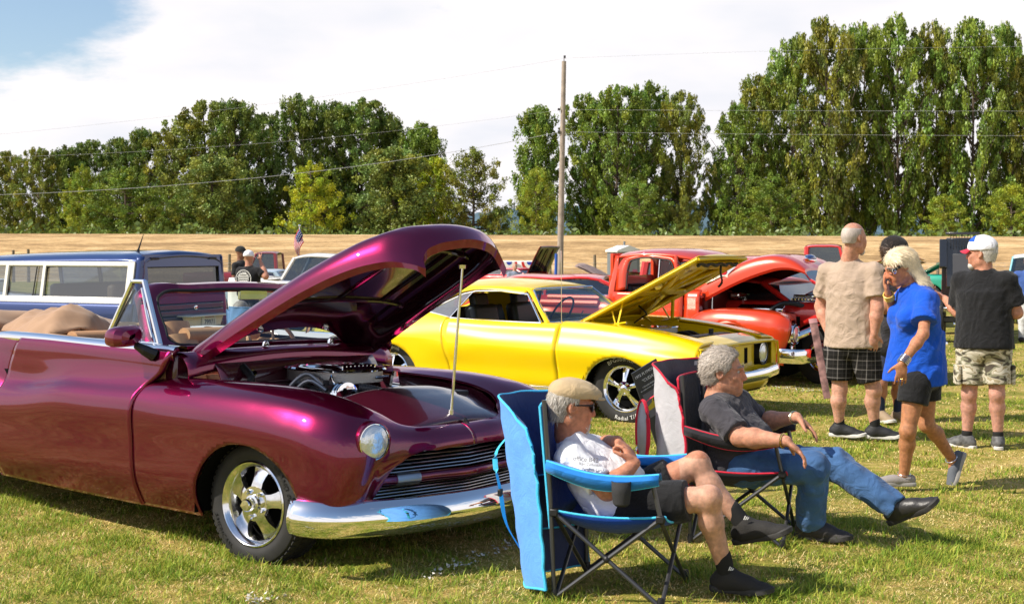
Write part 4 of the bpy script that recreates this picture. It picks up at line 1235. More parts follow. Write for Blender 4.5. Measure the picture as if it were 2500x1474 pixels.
# ================================================================ yellow coupe
m_yel = mat('yellow paint', (0.86, 0.59, 0.001), 0.32, coat=0.9, coat_rough=0.03, spec=0.4)
m_yin = mat('yellow inner paint', (0.72, 0.52, 0.003), 0.38, coat=0.3)
Cc = empty('coupe_car', (1.497, 12.970, -0.02), math.radians(-34), 'bright yellow muscle coupe with its hood raised on hinges', 'car')
AF, AR_ = (.03, .30, .395, .335), (-2.74, .31, .40, .350)
def c8(x, zb, zc, zt, ys, dx=(0,) * 8, yi=.60, zi=None):
    zi = zt + .008 if zi is None else zi
    ys = list(ys)
    zs = [zb, zb + .06, zb + .24, zc - .016, zc + .008, zc + .45 * (zt - zc), zt - .018, zi]
    return [[x + d, y, z] for d, y, z in zip(dx, ys + [yi], zs)]
B7 = [.820, .872, .914, .958, .954, .917, .872]
CR = [c8(-3.86, .40, .66, .80, [.72, .76, .80, .83, .84, .83, .80], yi=.60),
      c8(-3.70, .36, .69, .845, [.80, .85, .88, .90, .90, .88, .84], yi=.62),
      c8(-3.2, .28, .715, .89, [.84, .89, .92, .945, .945, .905, .85], yi=.64),
      c8(-2.75, .25, .725, .93, [.86, .91, .94, .96, .96, .915, .845], yi=.70, zi=.955),
      c8(-2.35, .245, .73, .955, [.86, .91, .94, .955, .955, .915, .842], yi=.78, zi=.975),
      [[x, y, z] for x, y, z in zip([-1.93, -1.93, -1.95, -2.00, -2.01, -2.03, -2.02, -2.01], B7 + [.80], [.245, .305, .485, .69, .742, .84, .908, .918])]]
CD = [CR[-1], c8(-1.5, .242, .715, .905, B7, yi=.80, zi=.912), c8(-1.0, .24, .700, .900, B7, yi=.80, zi=.905), c8(-.65, .24, .690, .898, B7, yi=.80, zi=.905)]
CF = [c8(-.65, .24, .690, .898, B7, yi=.63, zi=.918), c8(-.3, .24, .675, .885, B7, yi=.62, zi=.905), c8(.05, .25, .655, .860, B7, yi=.60, zi=.878),
      c8(.40, .27, .635, .818, [.85, .89, .925, .957, .952, .91, .865], yi=.58, zi=.835), c8(.66, .34, .615, .775, [.85, .88, .91, .945, .942, .90, .855], yi=.56, zi=.79),
      c8(.80, .40, .60, .735, [.86, .88, .90, .92, .92, .89, .85], yi=.54, zi=.765)]
for sd_ in (-1, 1):
    G, _ = surf(CR, nv=44, step=.03); panel('rear_quarter', G, m_yel, Cc, [AR_], side=sd_, solid=.02, gap=.003)
    G, _ = surf(CD, nv=36, step=.06); panel('door', G, m_yel, Cc, side=sd_, solid=.02, gap=.003)
    G, _ = surf(CF, nv=44, step=.025); panel('front_fender', G, m_yel, Cc, [AF], side=sd_, solid=.02, gap=.003)
    for cx, cz, rx, rz in (AF, AR_):
        mb = MB(); mb.tube([[cx + rx * math.cos(a), sd_ * (.948 - .03 * abs(math.cos(a)) ** 3), cz + rz * math.sin(a)] for a in np.linspace(-.05, PI + .08, 40)], .009, 6); mb.build('arch_moulding', m_chrome, Cc)
        well(Cc, cx, cz, rx + .03, rz + .03, sd_ * .45, sd_ * .93)
    mb = MB(); mb.box((-1.35, sd_ * .912, .295), (1.95, .012, .035)); mb.build('sill_moulding', m_chrome, Cc, bevel=.004)
    mb = MB(); mb.box((-1.92, sd_ * .93, .80), (.14, .012, .045)); mb.build('door_handle', m_chrome, Cc, bevel=.006)
    MB().box((-1.925, sd_ * .938, .80), (.085, .006, .025)).build('door_handle', m_black, Cc)
    mk = MB().box((.585, sd_ * .955, .625), (.20, .016, .055)); mk.build('side_marker', mat('amber lens', (.85, .22, .02), .25, coat=.6), Cc, bevel=.01, seg=3)
    MB().box((.60, sd_ * .9645, .625), (.06, .003, .018)).build('side_marker', mat('amber reflector', (.75, .07, .02), .3), Cc)
MB().box((-1.4, 0, .27), (4.2, 1.5, .08)).box((-1.4, 0, .5), (.02, 1.5, .45)).build('floor_pan', m_void, Cc)
MB().box((-3.6, 0, .6), (.4, 1.5, .3)).build('boot_space', m_void, Cc)
# roof, pillars, deck
RS = [[[x, y, z - dz * (abs(y) / w) ** 2.2 * 1.0] for y in np.array([-1, -.92, -.7, -.35, 0, .35, .7, .92, 1]) * w] for x, w, z, dz in
      ((-1.16, .555, 1.235, .03), (-1.26, .575, 1.262, .045), (-1.5, .595, 1.290, .07), (-1.8, .60, 1.300, .08), (-2.1, .59, 1.288, .085), (-2.35, .57, 1.245, .075), (-2.5, .56, 1.205, .06))]
G, _ = surf(RS, nv=40, step=.04); panel('roof', G, m_yel, Cc, solid=.03)
for s in (-1, 1):
    SP = [[[-1.20, s * .565, 1.215], [-1.21, s * .595, 1.195], [-1.22, s * .610, 1.175]], [[-1.5, s * .585, 1.235], [-1.5, s * .62, 1.222], [-1.5, s * .632, 1.205]], [[-1.8, s * .585, 1.238], [-1.82, s * .627, 1.220], [-1.84, s * .642, 1.203]],
          [[-1.96, s * .585, 1.232], [-1.98, s * .633, 1.20], [-2.01, s * .665, 1.165]], [[-2.15, s * .58, 1.21], [-2.2, s * .66, 1.12], [-2.22, s * .74, 1.040]], [[-2.35, s * .575, 1.18], [-2.42, s * .67, 1.07], [-2.42, s * .765, .985]], [[-2.50, s * .56, 1.14], [-2.68, s * .66, 1.0], [-2.80, s * .74, .945]], [[-2.56, s * .555, 1.12], [-2.86, s * .62, .97], [-3.05, s * .66, .93]]]
    G, _ = surf(SP, nv=16, step=.03); panel('sail_panel', G, m_yel, Cc, solid=.03, flip=s < 0)
    MB().tube([[-.84, s * .80, .91], [-1.16, s * .60, 1.20], [-1.22, s * .58, 1.225]], [.030, .028, .028], 10, flat=.7).build('windscreen_pillar', m_yel, Cc)
    # window openings: chrome trim, quarter glass
    W_ = [[-.90, s * .835, .915], [-1.185, s * .635, 1.185], [-1.5, s * .64, 1.212], [-1.80, s * .648, 1.205], [-1.95, s * .665, 1.175], [-2.33, s * .80, .992]]
    mb = MB(); mb.tube(W_, .011, 8); mb.tube([W_[-1], [-2.02, s * .825, .935], [-1.6, s * .828, .918], W_[0]], .011, 8); mb.build('window_trim', m_chrome, Cc)
    MB().tube([[-2.02, s * .82, .94], [-1.85, s * .655, 1.195]], .014, 8, flat=.5).build('window_divider', m_chrome, Cc)
    mb = MB(); mb.add([[-2.03, s * .82, .94], [-2.33, s * .80, .99], [-1.97, s * .67, 1.17], [-1.86, s * .655, 1.19]], [[0, 1, 2, 3]]); mb.build('quarter_glass', glass('pale car glass', (.85, .95, 1), .8, .22), Cc, smooth=False, solid=.004)
mb = MB()
for u in np.linspace(0, 1, 2): pass
G, _ = surf([[[-.84 + .12 * (1 - (y / .78) ** 2), y * 1.0, .915], [-1.0 + .06 * (1 - (y / .78) ** 2), y * .89, 1.07], [-1.17 + .02, y * .74, 1.232]] for y in np.linspace(-.79, .79, 11)], nv=10, step=.1)
mb.grid(G); mb.build('windscreen', glass('green car glass', (.55, .75, .72), .85, .10), Cc)
mb = MB(); mb.tube([[-.84 + .12 * (1 - (y / .78) ** 2), y, .918] for y in np.linspace(-.8, .8, 15)], .012, 6); mb.tube([[-1.15, y, 1.235] for y in np.linspace(-.56, .56, 9)], .012, 6)
for s in (-1, 1): mb.tube([[-.83, s * .79, .92], [-1.0, s * .70, 1.07], [-1.15, s * .575, 1.225]], .010, 6)
mb.build('windscreen_trim', m_chrome, Cc)
G, _ = surf([[[-2.50, y * .96, 1.19], [-2.8, y * 1.05, 1.04], [-3.02, y * 1.1, .935]] for y in np.linspace(-.56, .56, 7)], nv=10, step=.1); MB().grid(G).build('rear_window', m_glassd, Cc)
G, _ = surf([[[-3.02, y, .93], [-3.4, y, .91], [-3.75, y, .865], [-3.88, y * .97, .80], [-3.90, y * .96, .55]] for y in np.linspace(-.68, .68, 7)], nv=30, step=.1); panel('boot_lid', G, m_yel, Cc, flip=True)
G, _ = surf([[[-.64, y, .915 + .02 * (1 - abs(y))], [-.74 , y, .925], [-.90 + .15 * (1 - abs(y)), y, .915]] for y in np.linspace(-.79, .79, 9)], nv=8, step=.1); panel('cowl', G, m_yin, Cc)
G, _ = surf([[[-1.05, y, 1.17 - .1 * (k == 0)], [-1.15, y, .9], [-1.25, y, .8]] for k, y in ((1, -.7), (1, 0), (1, .7))], nv=6, step=.4)
mb = MB(); mb.box((-1.0, 0, .86), (.35, 1.45, .12)); mb.build('dashboard', m_black, Cc, bevel=.03)
mb = MB(); mb.tube([np.array([-1.42, .38, .95]) + np.array([.3 * math.cos(a) * .17 * 2, math.sin(a) * .18, math.cos(a) * .17]) for a in np.linspace(0, 2 * PI, 26, endpoint=False)], .012, 6, closed=True); mb.build('steering_wheel', m_black, Cc)
for y in (-.38, .38):
    r = bpy.data.objects.new('bucket_seat', None); COL.objects.link(r); r.parent = Cc
    mb = MB(); mb.box((-1.9, y, .80), (.14, .46, .52), Ry(-.2)); mb.build('backrest', m_black, r, bevel=.05, seg=3); MB().box((-1.97, y, 1.10), (.09, .26, .15), Ry(-.2)).build('headrest', m_black, r, bevel=.03, seg=3)
    MB().box((-1.65, y, .55), (.5, .46, .14)).build('cushion', m_black, r, bevel=.04, seg=3)
MB().box((-2.35, 0, .78), (.16, 1.2, .46), Ry(-.3)).box((-1.6, 0, .40), (1.6, 1.6, .04)).build('rear_seat', m_black, Cc, bevel=.04)
# nose
MB().box((.60, 0, .55), (.06, 1.66, .34)).build('nose_backing', m_void, Cc)
tp_ = [[[.40, y, .845 - .06 * abs(y) ** 3], [.62, y, .815 - .06 * abs(y) ** 3], [.77, y, .768 - .04 * abs(y) ** 3], [.825, y, .735 - .02 * abs(y) ** 3], [.815, y, .712]] for y in np.linspace(-.86, .86, 15)]
G, _ = surf([[p for p in r_[1:]] for r_ in tp_], nv=24, step=.06); panel('header_panel', G, m_yel, Cc, flip=True, solid=.01)
mb = MB()
for s in (-1, 1):
    # recessed face with lamp bowl: outline plates leave the slots open
    mb.hexa([[.735, s * .54, .42], [.735, s * .54, .42], [.735, s * .54, .705], [.735, s * .54, .705], [.80, s * .88, .42], [.76, s * .52, .42], [.76, s * .52, .715], [.81, s * .88, .70]])
def face(mb, y0, y1, z0, z1, x0, x1): mb.add([[x0, y0, z0], [x1, y1, z0], [x1, y1, z1], [x0, y0, z1]], [[0, 1, 2, 3]])
mb = MB()
for s in (-1, 1):
    face(mb, s * .33, s * .52, .44, .705, .745, .735)
    face(mb, s * .06, s * .24, .44, .705, .775, .755)
    face(mb, s * .24, s * .33, .44, .52, .755, .745); face(mb, s * .24, s * .33, .675, .705, .755, .745)
    face(mb, s * .52, s * .90, .66 + .05, .72, .735, .81)
    face(mb, s * .52, s * .90, .44, .49, .735, .81)
    face(mb, s * .83, s * .90, .49, .71, .79, .81)
face(mb, -.06, .06, .44, .715, .80, .80)
mb.build('front_face', m_yel, Cc, smooth=False, solid=.012)
mb = MB()
for s in (-1, 1): mb.box((.742, s * .285, .60), (.02, .088, .15))
mb.build('grille_slot', m_void, Cc)
mb = MB()
for s in (-1, 1):
    mb.tube([[.83, s * .915, .42], [.825, s * .92, .60], [.83, s * .88, .715]], .012, 6)
mb.build('nose_edge', m_yel, Cc)
for s in (-1, 1):
    r = bpy.data.objects.new('headlight', None); COL.objects.link(r); r.parent = Cc
    c = np.array([.745, s * .675, .60]); d = (1, 0, 0)
    MB().lathe([(.125, -.03), (.118, .03), (.108, .03), (.10, -.01)], c, d, 32, cap=False).build('bezel', m_black, r); MB().lathe([(.108, 0), (.106, .022), (.092, .026), (.09, .01)], c, d, 32, cap=False).build('chrome_ring', m_chrome, r)
    MB().lathe([(.092, .01), (.08, .028), (.04, .04), (0, .043)], c, d, 32).build('lens', m_lens, r)
P = curve([[.50, -.965, .47], [.68, -.965, .455], [.80, -.90, .44], [.875, -.6, .425], [.90, 0, .42], [.875, .6, .425], [.80, .90, .44], [.68, .965, .455], [.50, .965, .47]], 50)
G = [];
for i, p in enumerate(P):
    d = nrm(P[min(i + 1, 49)] - P[max(i - 1, 0)]); o = np.array([d[1], -d[0], 0])
    G.append([p + o * a + [0, 0, b] for a, b in ((-.03, .05), (.0, .055), (.025, .045), (.034, .0), (.025, -.04), (0, -.052), (-.03, -.045))])
MB().grid(G).build('front_bumper', m_chrome, Cc, angle=60, solid=.003)
G, _ = surf([[[.74, y, .38], [.76, y, .32], [.70, y, .24]] for y in np.linspace(-.82, .82, 7)], nv=8, step=.1); panel('front_valance', G, m_yel, Cc, flip=True)
# engine bay
mb = MB()
for s in (-1, 1):
    G, _ = surf([[[x, s * (w + .01), z], [x, s * (w - .03), z - .07], [x, s * (w - .04), .45]] for x, w, z in ((-.66, .63, .912), (-.1, .61, .88), (.35, .58, .835), (.62, .56, .78))], nv=8, step=.1); mb.grid(G)
G, _ = surf([[[-.64, y, .93], [-.60, y, .80], [-.60, y, .45]] for y in (-.62, 0, .62)], nv=6, step=.3); mb.grid(G)
mb.build('inner_fender', m_yin, Cc)
MB().box((0, 0, .36), (1.2, 1.15, .02)).build('bay_floor', m_void, Cc)
en = bpy.data.objects.new('engine', None); COL.objects.link(en); en.parent = Cc
MB().box((-.05, 0, .60), (.6, .5, .3)).box((.1, -.35, .66), (.2, .14, .14)).build('block', mat('engine orange', (.35, .08, .01), .5), en, bevel=.03)
mb = MB(); mb.grid([ovring(-.10, 0, z, a, b) for z, a, b in ((.80, .20, .20), (.81, .215, .215), (.865, .215, .215))], closed_v=True, flip=True); mb.build('air_cleaner', mat('filter steel', (.4, .4, .4)), en)
mb = MB(); mb.grid([ovring(-.10, 0, z, a, b) for z, a, b in ((.866, .225, .225), (.874, .215, .215), (.878, .03, .03))], closed_v=True, flip=True); mb.add(ovring(-.10, 0, .878, .03, .03), [list(range(40))]); mb.build('air_cleaner_lid', m_chrome, en, angle=30)
MB().box((.52, 0, .70), (.07, .74, .20)).build('radiator', m_black, en, bevel=.01)
mb = MB(); mb.box((.50, 0, .805), (.12, .70, .02)); mb.tube([[.47, .1, .80], [.47, .1, .86]], .025, 8)
for k in range(16): mb.box((.42, -.33 + k * .044, .77), (.02, .02, .06))
mb.build('fan_shroud', m_black, en)
for y, dx in ((-.3, 0), (-.1, .05), (.22, 0), (.34, .02)):
    MB().tube(curve([[-.1 + dx, y, .75], [.1, y * 1.1, .80], [.3, y, .74], [.42, y * .9, .72]], 12), .018, 8).build('hose', m_black, en)
# hood open
ho = bpy.data.objects.new('hood', None); COL.objects.link(ho); ho.parent = Cc
a_ = math.radians(27.2); hx_, hz_ = np.array([math.cos(a_), 0, math.sin(a_)]), np.array([-math.sin(a_), 0, math.cos(a_)])
def hp_(u, y, w): return np.array([-.64, 0, .905]) + hx_ * u + np.array([0, y, 0]) + hz_ * w
mb = MB(); top = [[hp_(u, y * w, c * (1 - (y) ** 2)) for y in np.linspace(-1, 1, 9)] for u, w, c in ((0, .61, .03), (.3, .60, .045), (.8, .58, .055), (1.25, .56, .05), (1.42, .55, .03), (1.455, .545, -.01))]
G, _ = surf(top, nv=40, step=.05); panel('outer_skin', G, m_yel, ho, solid=.006, flip=True)
mb = MB()
for s in (-1, 1):
    mb.tube([hp_(u, s * (w - .012), -.018) for u, w in ((0.01, .61), (.3, .60), (.8, .58), (1.25, .56), (1.43, .55))], .018, 6, flat=1)
mb.tube([hp_(1.43, y * .54, -.02 + .01 * (1 - y * y)) for y in np.linspace(-1, 1, 9)], .018, 6)
mb.build('edge', m_yin, ho)
def fr(mb, u0, u1, y0, y1, w, t=.03):
    c = (hp_(u0, y0, w) + hp_(u1, y1, w)) / 2
def brace(u0, y0, u1, y1, wd, w=-.03, h=.028):
    a, b = hp_(u0, y0, w), hp_(u1, y1, w); d = nrm(b - a); s_ = nrm(np.cross(d, hz_)) * wd / 2
    q = hz_ * h
    return [a - s_, a + s_, b + s_, b - s_, a - s_ * .7 + q, a + s_ * .7 + q, b + s_ * .7 + q, b - s_ * .7 + q]
for b in ((.08, -.56, .08, .56, .13), (1.30, -.52, 1.30, .52, .16), (.1, -.53, 1.3, -.47, .13), (.1, .53, 1.3, .47, .13), (.2, -.45, .72, -.06, .10), (.2, .45, .72, .06, .10), (1.22, -.42, .72, -.06, .10), (1.22, .42, .72, .06, .10), (.70, -.5, .70, .5, .10), (.15, 0, 1.3, 0, .08)):
    MB().hexa(brace(*b)).build('brace', m_yin, ho, smooth=False, bevel=.008)
for u0, y0, u1, y1 in ((1.36, -.44, 1.36, .44),):
    mb = MB(); mb.tube([hp_(u0, y, -.045 + .012 * math.sin(y * 30)) for y in np.linspace(y0, y1, 24)], .018, 6); mb.build('seal_strip', m_black, ho)
MB().tube(curve([hp_(1.36, .10, -.02), hp_(1.30, .12, -.10), hp_(1.26, .12, -.20), hp_(1.22, .10, -.22)], 10), .012, 6).build('latch', m_black, ho)
for s in (-1, 1):
    A = hp_(.30, s * .53, -.03); B_ = np.array([-.42, s * .58, .905]); C2 = hp_(.52, s * .53, -.03); D_ = np.array([-.20, s * .58, .875]); E_ = np.array([-.10, s * .57, .93])
    hg = bpy.data.objects.new('hinge', None); COL.objects.link(hg); hg.parent = Cc
    MB().tube([hp_(.14, s * .53, -.03), B_ + [.02, 0, -.05]], .018, 4, flat=.5).build('arm', m_yin, hg); MB().tube([C2, D_], .018, 4, flat=.5).build('arm', m_yin, hg); MB().tube([B_ + [.0, 0, -.03], E_], .022, 4, flat=.6).build('arm', m_yin, hg); MB().tube([D_ + [.0, 0, 0], hp_(.38, s * .53, -.05)], .008, 8).build('spring', m_yin, hg)
    MB().prism([(-.25, -.05), (.20, -.05), (.17, .03), (-.2, .04)], (-.3, s * .585, .88), (1, 0, 0), (0, 0, 1), (0, -.012 * s, 0)).build('hinge_plate', m_yin, hg)
MB().tube(curve([hp_(.45, -.1, -.04), hp_(.5, -.12, -.16), [-.15, -.1, .98], [-.3, -.05, .90]], 14), .008, 6).build('washer_hose', m_black, Cc)
MB().tube([[-.70, -.78, .92], [-.705, -.78, 1.62]], .0035, 6).build('aerial', m_chrome, Cc)
MB().tube([[-.70, -.78, .90], [-.70, -.78, .935]], .016, 10).build('aerial_base', m_chrome, Cc)
mb = MB()
for y in (-.35, .2): mb.tube([[-.76, y, .935], [-.93, y + .36, 1.0]], .006, 5)
mb.build('wiper', m_black, Cc)
BF = (('BFGoodrich', PI / 2 + .12, False, 1), ('Radial T/A', -PI / 2 + .12, True, 1))
wheel(Cc, (0.03, -.85, .335), steer=math.radians(2), style='five', R=.335, W=.24, rim=.215, text=BF, side=-1, tw=1.0, rot=PI / 2)
wheel(Cc, (-2.74, -.87, .335), style='five', R=.335, W=.26, rim=.215, text=BF, side=-1, rot=.5)
wheel(Cc, (0.03, .85, .335), style='five', R=.335, W=.24, rim=.215, side=1, detail=False)
wheel(Cc, (-2.74, .87, .335), style='five', R=.335, W=.26, rim=.215, side=1, detail=False)

# ================================================================ red custom pickup
m_red = mat('red paint', (0.66, 0.05, 0.010), 0.3, coat=1.0, coat_rough=0.03, metal=0.15)
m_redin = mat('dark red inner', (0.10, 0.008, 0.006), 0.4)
T = empty('pickup_truck', (3.498, 16.205, -0.03), math.radians(-34), 'red 1950s custom pickup with its hood open on a chromed engine', 'truck')
TA = (-.45, .34, .42, .43)
def t8(x, ys, zs): return [[x, y, z] for y, z in zip(ys, zs)] if not hasattr(x, '__len__') else [[a, y, z] for a, y, z in zip(x, ys, zs)]
TF = [t8([-1.02, -1.02, -1.03, -1.04, -1.03, -1.0, -.98], [.80, .84, .86, .86, .82, .72, .60], [.34, .45, .58, .70, .77, .80, .80]),
      t8(-.90, [.82, .88, .91, .91, .86, .76, .62], [.33, .45, .60, .76, .835, .865, .865]), t8(-.70, [.84, .91, .945, .94, .89, .78, .60], [.32, .46, .62, .79, .875, .90, .90]),
      t8(-.35, [.85, .93, .965, .955, .90, .78, .57], [.32, .46, .62, .80, .885, .91, .905]), t8(0, [.85, .93, .965, .955, .895, .77, .54], [.31, .46, .62, .79, .865, .89, .88]),
      t8([.14, .17, .20, .21, .20, .17, .15], [.83, .90, .93, .92, .865, .75, .53], [.29, .44, .60, .75, .825, .845, .84]), t8([.17, .21, .27, .29, .275, .23, .19], [.80, .86, .88, .865, .82, .72, .52], [.28, .44, .60, .72, .775, .79, .79])]
for s in (-1, 1):
    G, _ = surf(TF, nv=40, step=.03); panel('front_fender', G, m_red, T, [TA], side=s, solid=.02)
    mb = MB(); mb.tube([[TA[0] + TA[2] * math.cos(a), s * (.962 - .03 * abs(math.cos(a)) ** 2), TA[1] + TA[3] * math.sin(a)] for a in np.linspace(-.05, PI + .05, 40)], .022, 8); mb.build('arch_lip', m_red, T)
    well(T, TA[0], TA[1], .45, .46, s * .4, s * .93)
    TC = [t8(x, [.78, .80, .80, .79, .78], [.34, .55, .75, .98, 1.10]) for x in (-2.12, -1.9, -1.5, -1.135)]
    G, _ = surf(TC, nv=20, step=.08); panel('door', G, m_red, T, side=s, solid=.03, gap=.003)
    G, _ = surf([t8(x, [.78, .80, .79, .775, .76, .70], [.34, .55, .75, .95, 1.08, 1.13]) for x in (-1.125, -1.0, -.92)], nv=20, step=.05); panel('cowl_side', G, m_red, T, side=s, solid=.02)
    for k in range(14): MB().box((-1.02, s * .79, .845 + k * .0145), (.11, .02, .007), Rx(.4 * s)).build('louvre', m_red, T)
    # door upper frame as one ring
    O_ = [[-2.12, 1.10], [-2.10, 1.40], [-2.03, 1.52], [-1.90, 1.56], [-1.45, 1.56], [-1.30, 1.53], [-1.22, 1.40], [-1.13, 1.10]]
    I_ = [[-1.95, 1.14], [-1.94, 1.42], [-1.92, 1.49], [-1.85, 1.515], [-1.45, 1.515], [-1.36, 1.50], [-1.30, 1.40], [-1.25, 1.14]]
    def yy(z): return s * (.775 - .17 * (z - 1.10))
    Gr = [[[x, yy(z), z] for x, z in curve(np.array(Q), 40)] for Q in (O_, I_)]
    mb = MB(); mb.grid(Gr, flip=s > 0); mb.build('door_frame', m_red, T, solid=.03)
    mb = MB(); mb.tube([[x, yy(z) + s * .006, z] for x, z in curve(np.array(I_), 40)], .010, 6); mb.build('window_seal', m_rubber, T)
    MB().tube([[-1.50, yy(1.14), 1.14], [-1.50, yy(1.5), 1.51]], .012, 6).build('window_divider', m_chrome, T)
    mb = MB(); mb.add([[-1.26, yy(1.15), 1.15], [-1.5, yy(1.15), 1.15], [-1.5, yy(1.51), 1.51], [-1.38, yy(1.5), 1.50], [-1.31, yy(1.4), 1.40]], [[0, 1, 2, 3, 4]]); mb.build('vent_glass', m_glass, T, smooth=False)
    G, _ = surf([[[-2.12, s * .78, z0] for z0 in (0,)] * 1 + [[-2.12, s * .78, z], [-2.2, s * .74, z], [-2.26, s * .62, z]] for z in (1,)] * 1 if False else [[[-2.12 + .02 * (z > 1.2), yy(z) if z > 1.1 else s * .79, z], [-2.22 + .04 * (z > 1.2), (yy(z) if z > 1.1 else s * .79) - s * .04, z], [-2.27 + .06 * (z > 1.3), s * .60, z]] for z in (.34, .8, 1.1, 1.4, 1.56)], nv=10, step=.1)
    panel('cab_corner', G, m_red, T, flip=s > 0)
    mb = MB(); G = [[[x, s * (.795), z] for x in (-2.35, -4.1)] for z in (.50, .95)]; mb.grid(G); mb.tube([[-2.35, s * .80, .95], [-4.1, s * .80, .95]], .025, 8); mb.build('bed_side', m_red, T, solid=.02)
    mb = MB(); cx = -3.2
    mb.grid([[[cx + .55 * math.cos(a), s * yv, .34 + .48 * math.sin(a)] for a in np.linspace(0, PI, 24)] for yv in (.80, .95, 1.0)]); mb.build('rear_fender', m_red, T, solid=.02)
MB().box((-2.0, 0, .38), (4.0, 1.5, .06)).build('chassis', m_void, T)
G, _ = surf([[[x, y, z - dz * abs(y / w) ** 3] for y in np.linspace(-w, w, 9)] for x, w, z, dz in ((-2.24, .64, 1.56, .1), (-2.16, .68, 1.61, .08), (-1.95, .70, 1.645, .075), (-1.6, .70, 1.655, .07), (-1.3, .69, 1.64, .075), (-1.10, .66, 1.60, .07), (-1.03, .64, 1.565, .05))], nv=36, step=.05); panel('roof', G, m_red, T, solid=.03)
MB().box((-2.22, 0, .85), (.04, 1.4, .9)).build('cab_back', m_red, T)
mb = MB(); 
for s in (-1, 1): mb.box((-2.21, s * .55, 1.42), (.04, .26, .34))
mb.build('cab_back', m_red, T)
MB().box((-2.0, 0, .95), (.16, 1.3, .5), Ry(-.15)).build('bench_seat', m_black, T, bevel=.05)
mb = MB(); mb.tube([np.array([-1.55, .36, 1.12]) + np.array([.08 * math.cos(a), math.sin(a) * .2, math.cos(a) * .18]) for a in np.linspace(0, 2 * PI, 26, endpoint=False)], .012, 6, closed=True); mb.build('steering_wheel', m_black, T)
mb = MB(); G, _ = surf([[[-1.0 - .25 * abs(y / .7) ** 3, y, 1.12], [-1.05 - .22 * abs(y / .7) ** 3, y * .98, 1.35], [-1.10 - .18 * abs(y / .7) ** 3, y * .92, 1.57]] for y in np.linspace(-.74, .74, 11)], nv=8, step=.1); mb.grid(G); mb.build('windscreen', m_glass, T)
for s in (-1, 1): MB().tube([[-1.24, s * .765, 1.12], [-1.28, s * .70, 1.56]], .022, 8).build('windscreen_pillar', m_red, T)
mb = MB(); mb.tube([[-1.0 - .25 * abs(y / .7) ** 3, y, 1.125] for y in np.linspace(-.74, .74, 15)], .014, 6); mb.tube([[-1.10 - .18 * abs(y / .7) ** 3, y * .92, 1.56] for y in np.linspace(-.74, .74, 15)], .012, 6); mb.build('windscreen_trim', m_chrome, T)
G, _ = surf([[[-.92, y, 1.125 - .1 * abs(y)], [-1.02, y, 1.13 - .06 * abs(y)], [-1.2, y, 1.11]] for y in np.linspace(-.72, .72, 7)], nv=8, step=.1); panel('cowl', G, m_red, T)
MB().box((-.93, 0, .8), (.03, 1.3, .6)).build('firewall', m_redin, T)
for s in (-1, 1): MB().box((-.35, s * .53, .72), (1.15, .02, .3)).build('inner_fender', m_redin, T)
MB().tube([[-2.22, -.80, 1.02], [-2.22, -.90, 1.02], [-2.22, -.92, 1.0]], [.03, .05, .045], 12).build('side_lamp', m_chrome, T)
# hood
th_ = bpy.data.objects.new('hood', None); COL.objects.link(th_); th_.parent = T
tp0 = np.array([-1.02, 0, 1.02]); al = math.radians(-23)
def rt(P):
    P = np.asarray(P, float) - tp0; c, s = math.cos(al), math.sin(al)
    return np.stack([P[..., 0] * c + P[..., 2] * s, P[..., 1], -P[..., 0] * s + P[..., 2] * c], -1) + tp0
HS = []
for x, hw, ze, zc in ((-1.02, .64, .98, 1.235), (-.75, .635, 1.01, 1.265), (-.4, .625, 1.025, 1.27), (-.1, .61, 1.01, 1.235), (.10, .60, .98, 1.16), (.24, .585, .92, 1.06), (.33, .57, .85, .95), (.38, .56, .80, .86)):
    half = [(hw, ze), (hw * .99, ze + (zc - ze) * .35), (hw * .93, ze + (zc - ze) * .7), (hw * .7, ze + (zc - ze) * .92), (hw * .36, zc - .004), (0, zc)]
    HS.append([[x, -y, z] for y, z in half] + [[x, y, z] for y, z in half[:-1][::-1]])
G, ixh = surf(rt(HS), nv=60, step=.03); panel('outer_skin', G, m_red, th_, flip=True, solid=0)
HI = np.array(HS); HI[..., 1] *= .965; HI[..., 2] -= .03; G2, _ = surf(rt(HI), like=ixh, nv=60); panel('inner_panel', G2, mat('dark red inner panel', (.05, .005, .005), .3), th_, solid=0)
mb = MB()
for e0, e1 in ((G[:, 0], G2[:, 0]), (G[:, -1], G2[:, -1]), (G[0], G2[0]), (G[-1], G2[-1])): mb.grid(np.stack([e0, e1]))
mb.build('edge', m_red, th_)
# front badge on the hood and side script emblem
cE = G[int(len(G) * .90), 30]; MB().ball(cE + [.02, 0, .02], (.035, .13, .05), 14, 8, Ry(-.9)).build('crest', mat('crest blue', (.03, .06, .2), .2, coat=1), th_); MB().ball(cE + [.012, 0, .012], (.03, .15, .065), 14, 8, Ry(-.9)).build('crest_frame', m_chrome, th_)
eo = G[12, 5]; i2 = G[22, 5]; ex_ = nrm(i2 - eo); ey_ = nrm(np.cross([0, -1, 0], ex_) * -1); ey_ = ey_ if ey_[2] > 0 else -ey_; en_ = np.array([0, -1.0, .1])
eo = eo + en_ * .012
MB().prism([(-.18, -.018), (.05, -.018), (.09, -.03), (.115, -.06), (.14, -.025), (.19, -.005), (.30, .03), (.16, .022), (.09, .012), (-.17, .006)], eo, ex_, ey_, en_ * .012).build('side_emblem', m_chrome, th_, smooth=False)
MB().lathe([(.045, 0), (.045, .012), (0, .014)], eo + ex_ * .10 + ey_ * .028 + en_ * .01, en_, 20).build('emblem_roundel', mat('badge red', (.5, .01, .02), .3), th_)
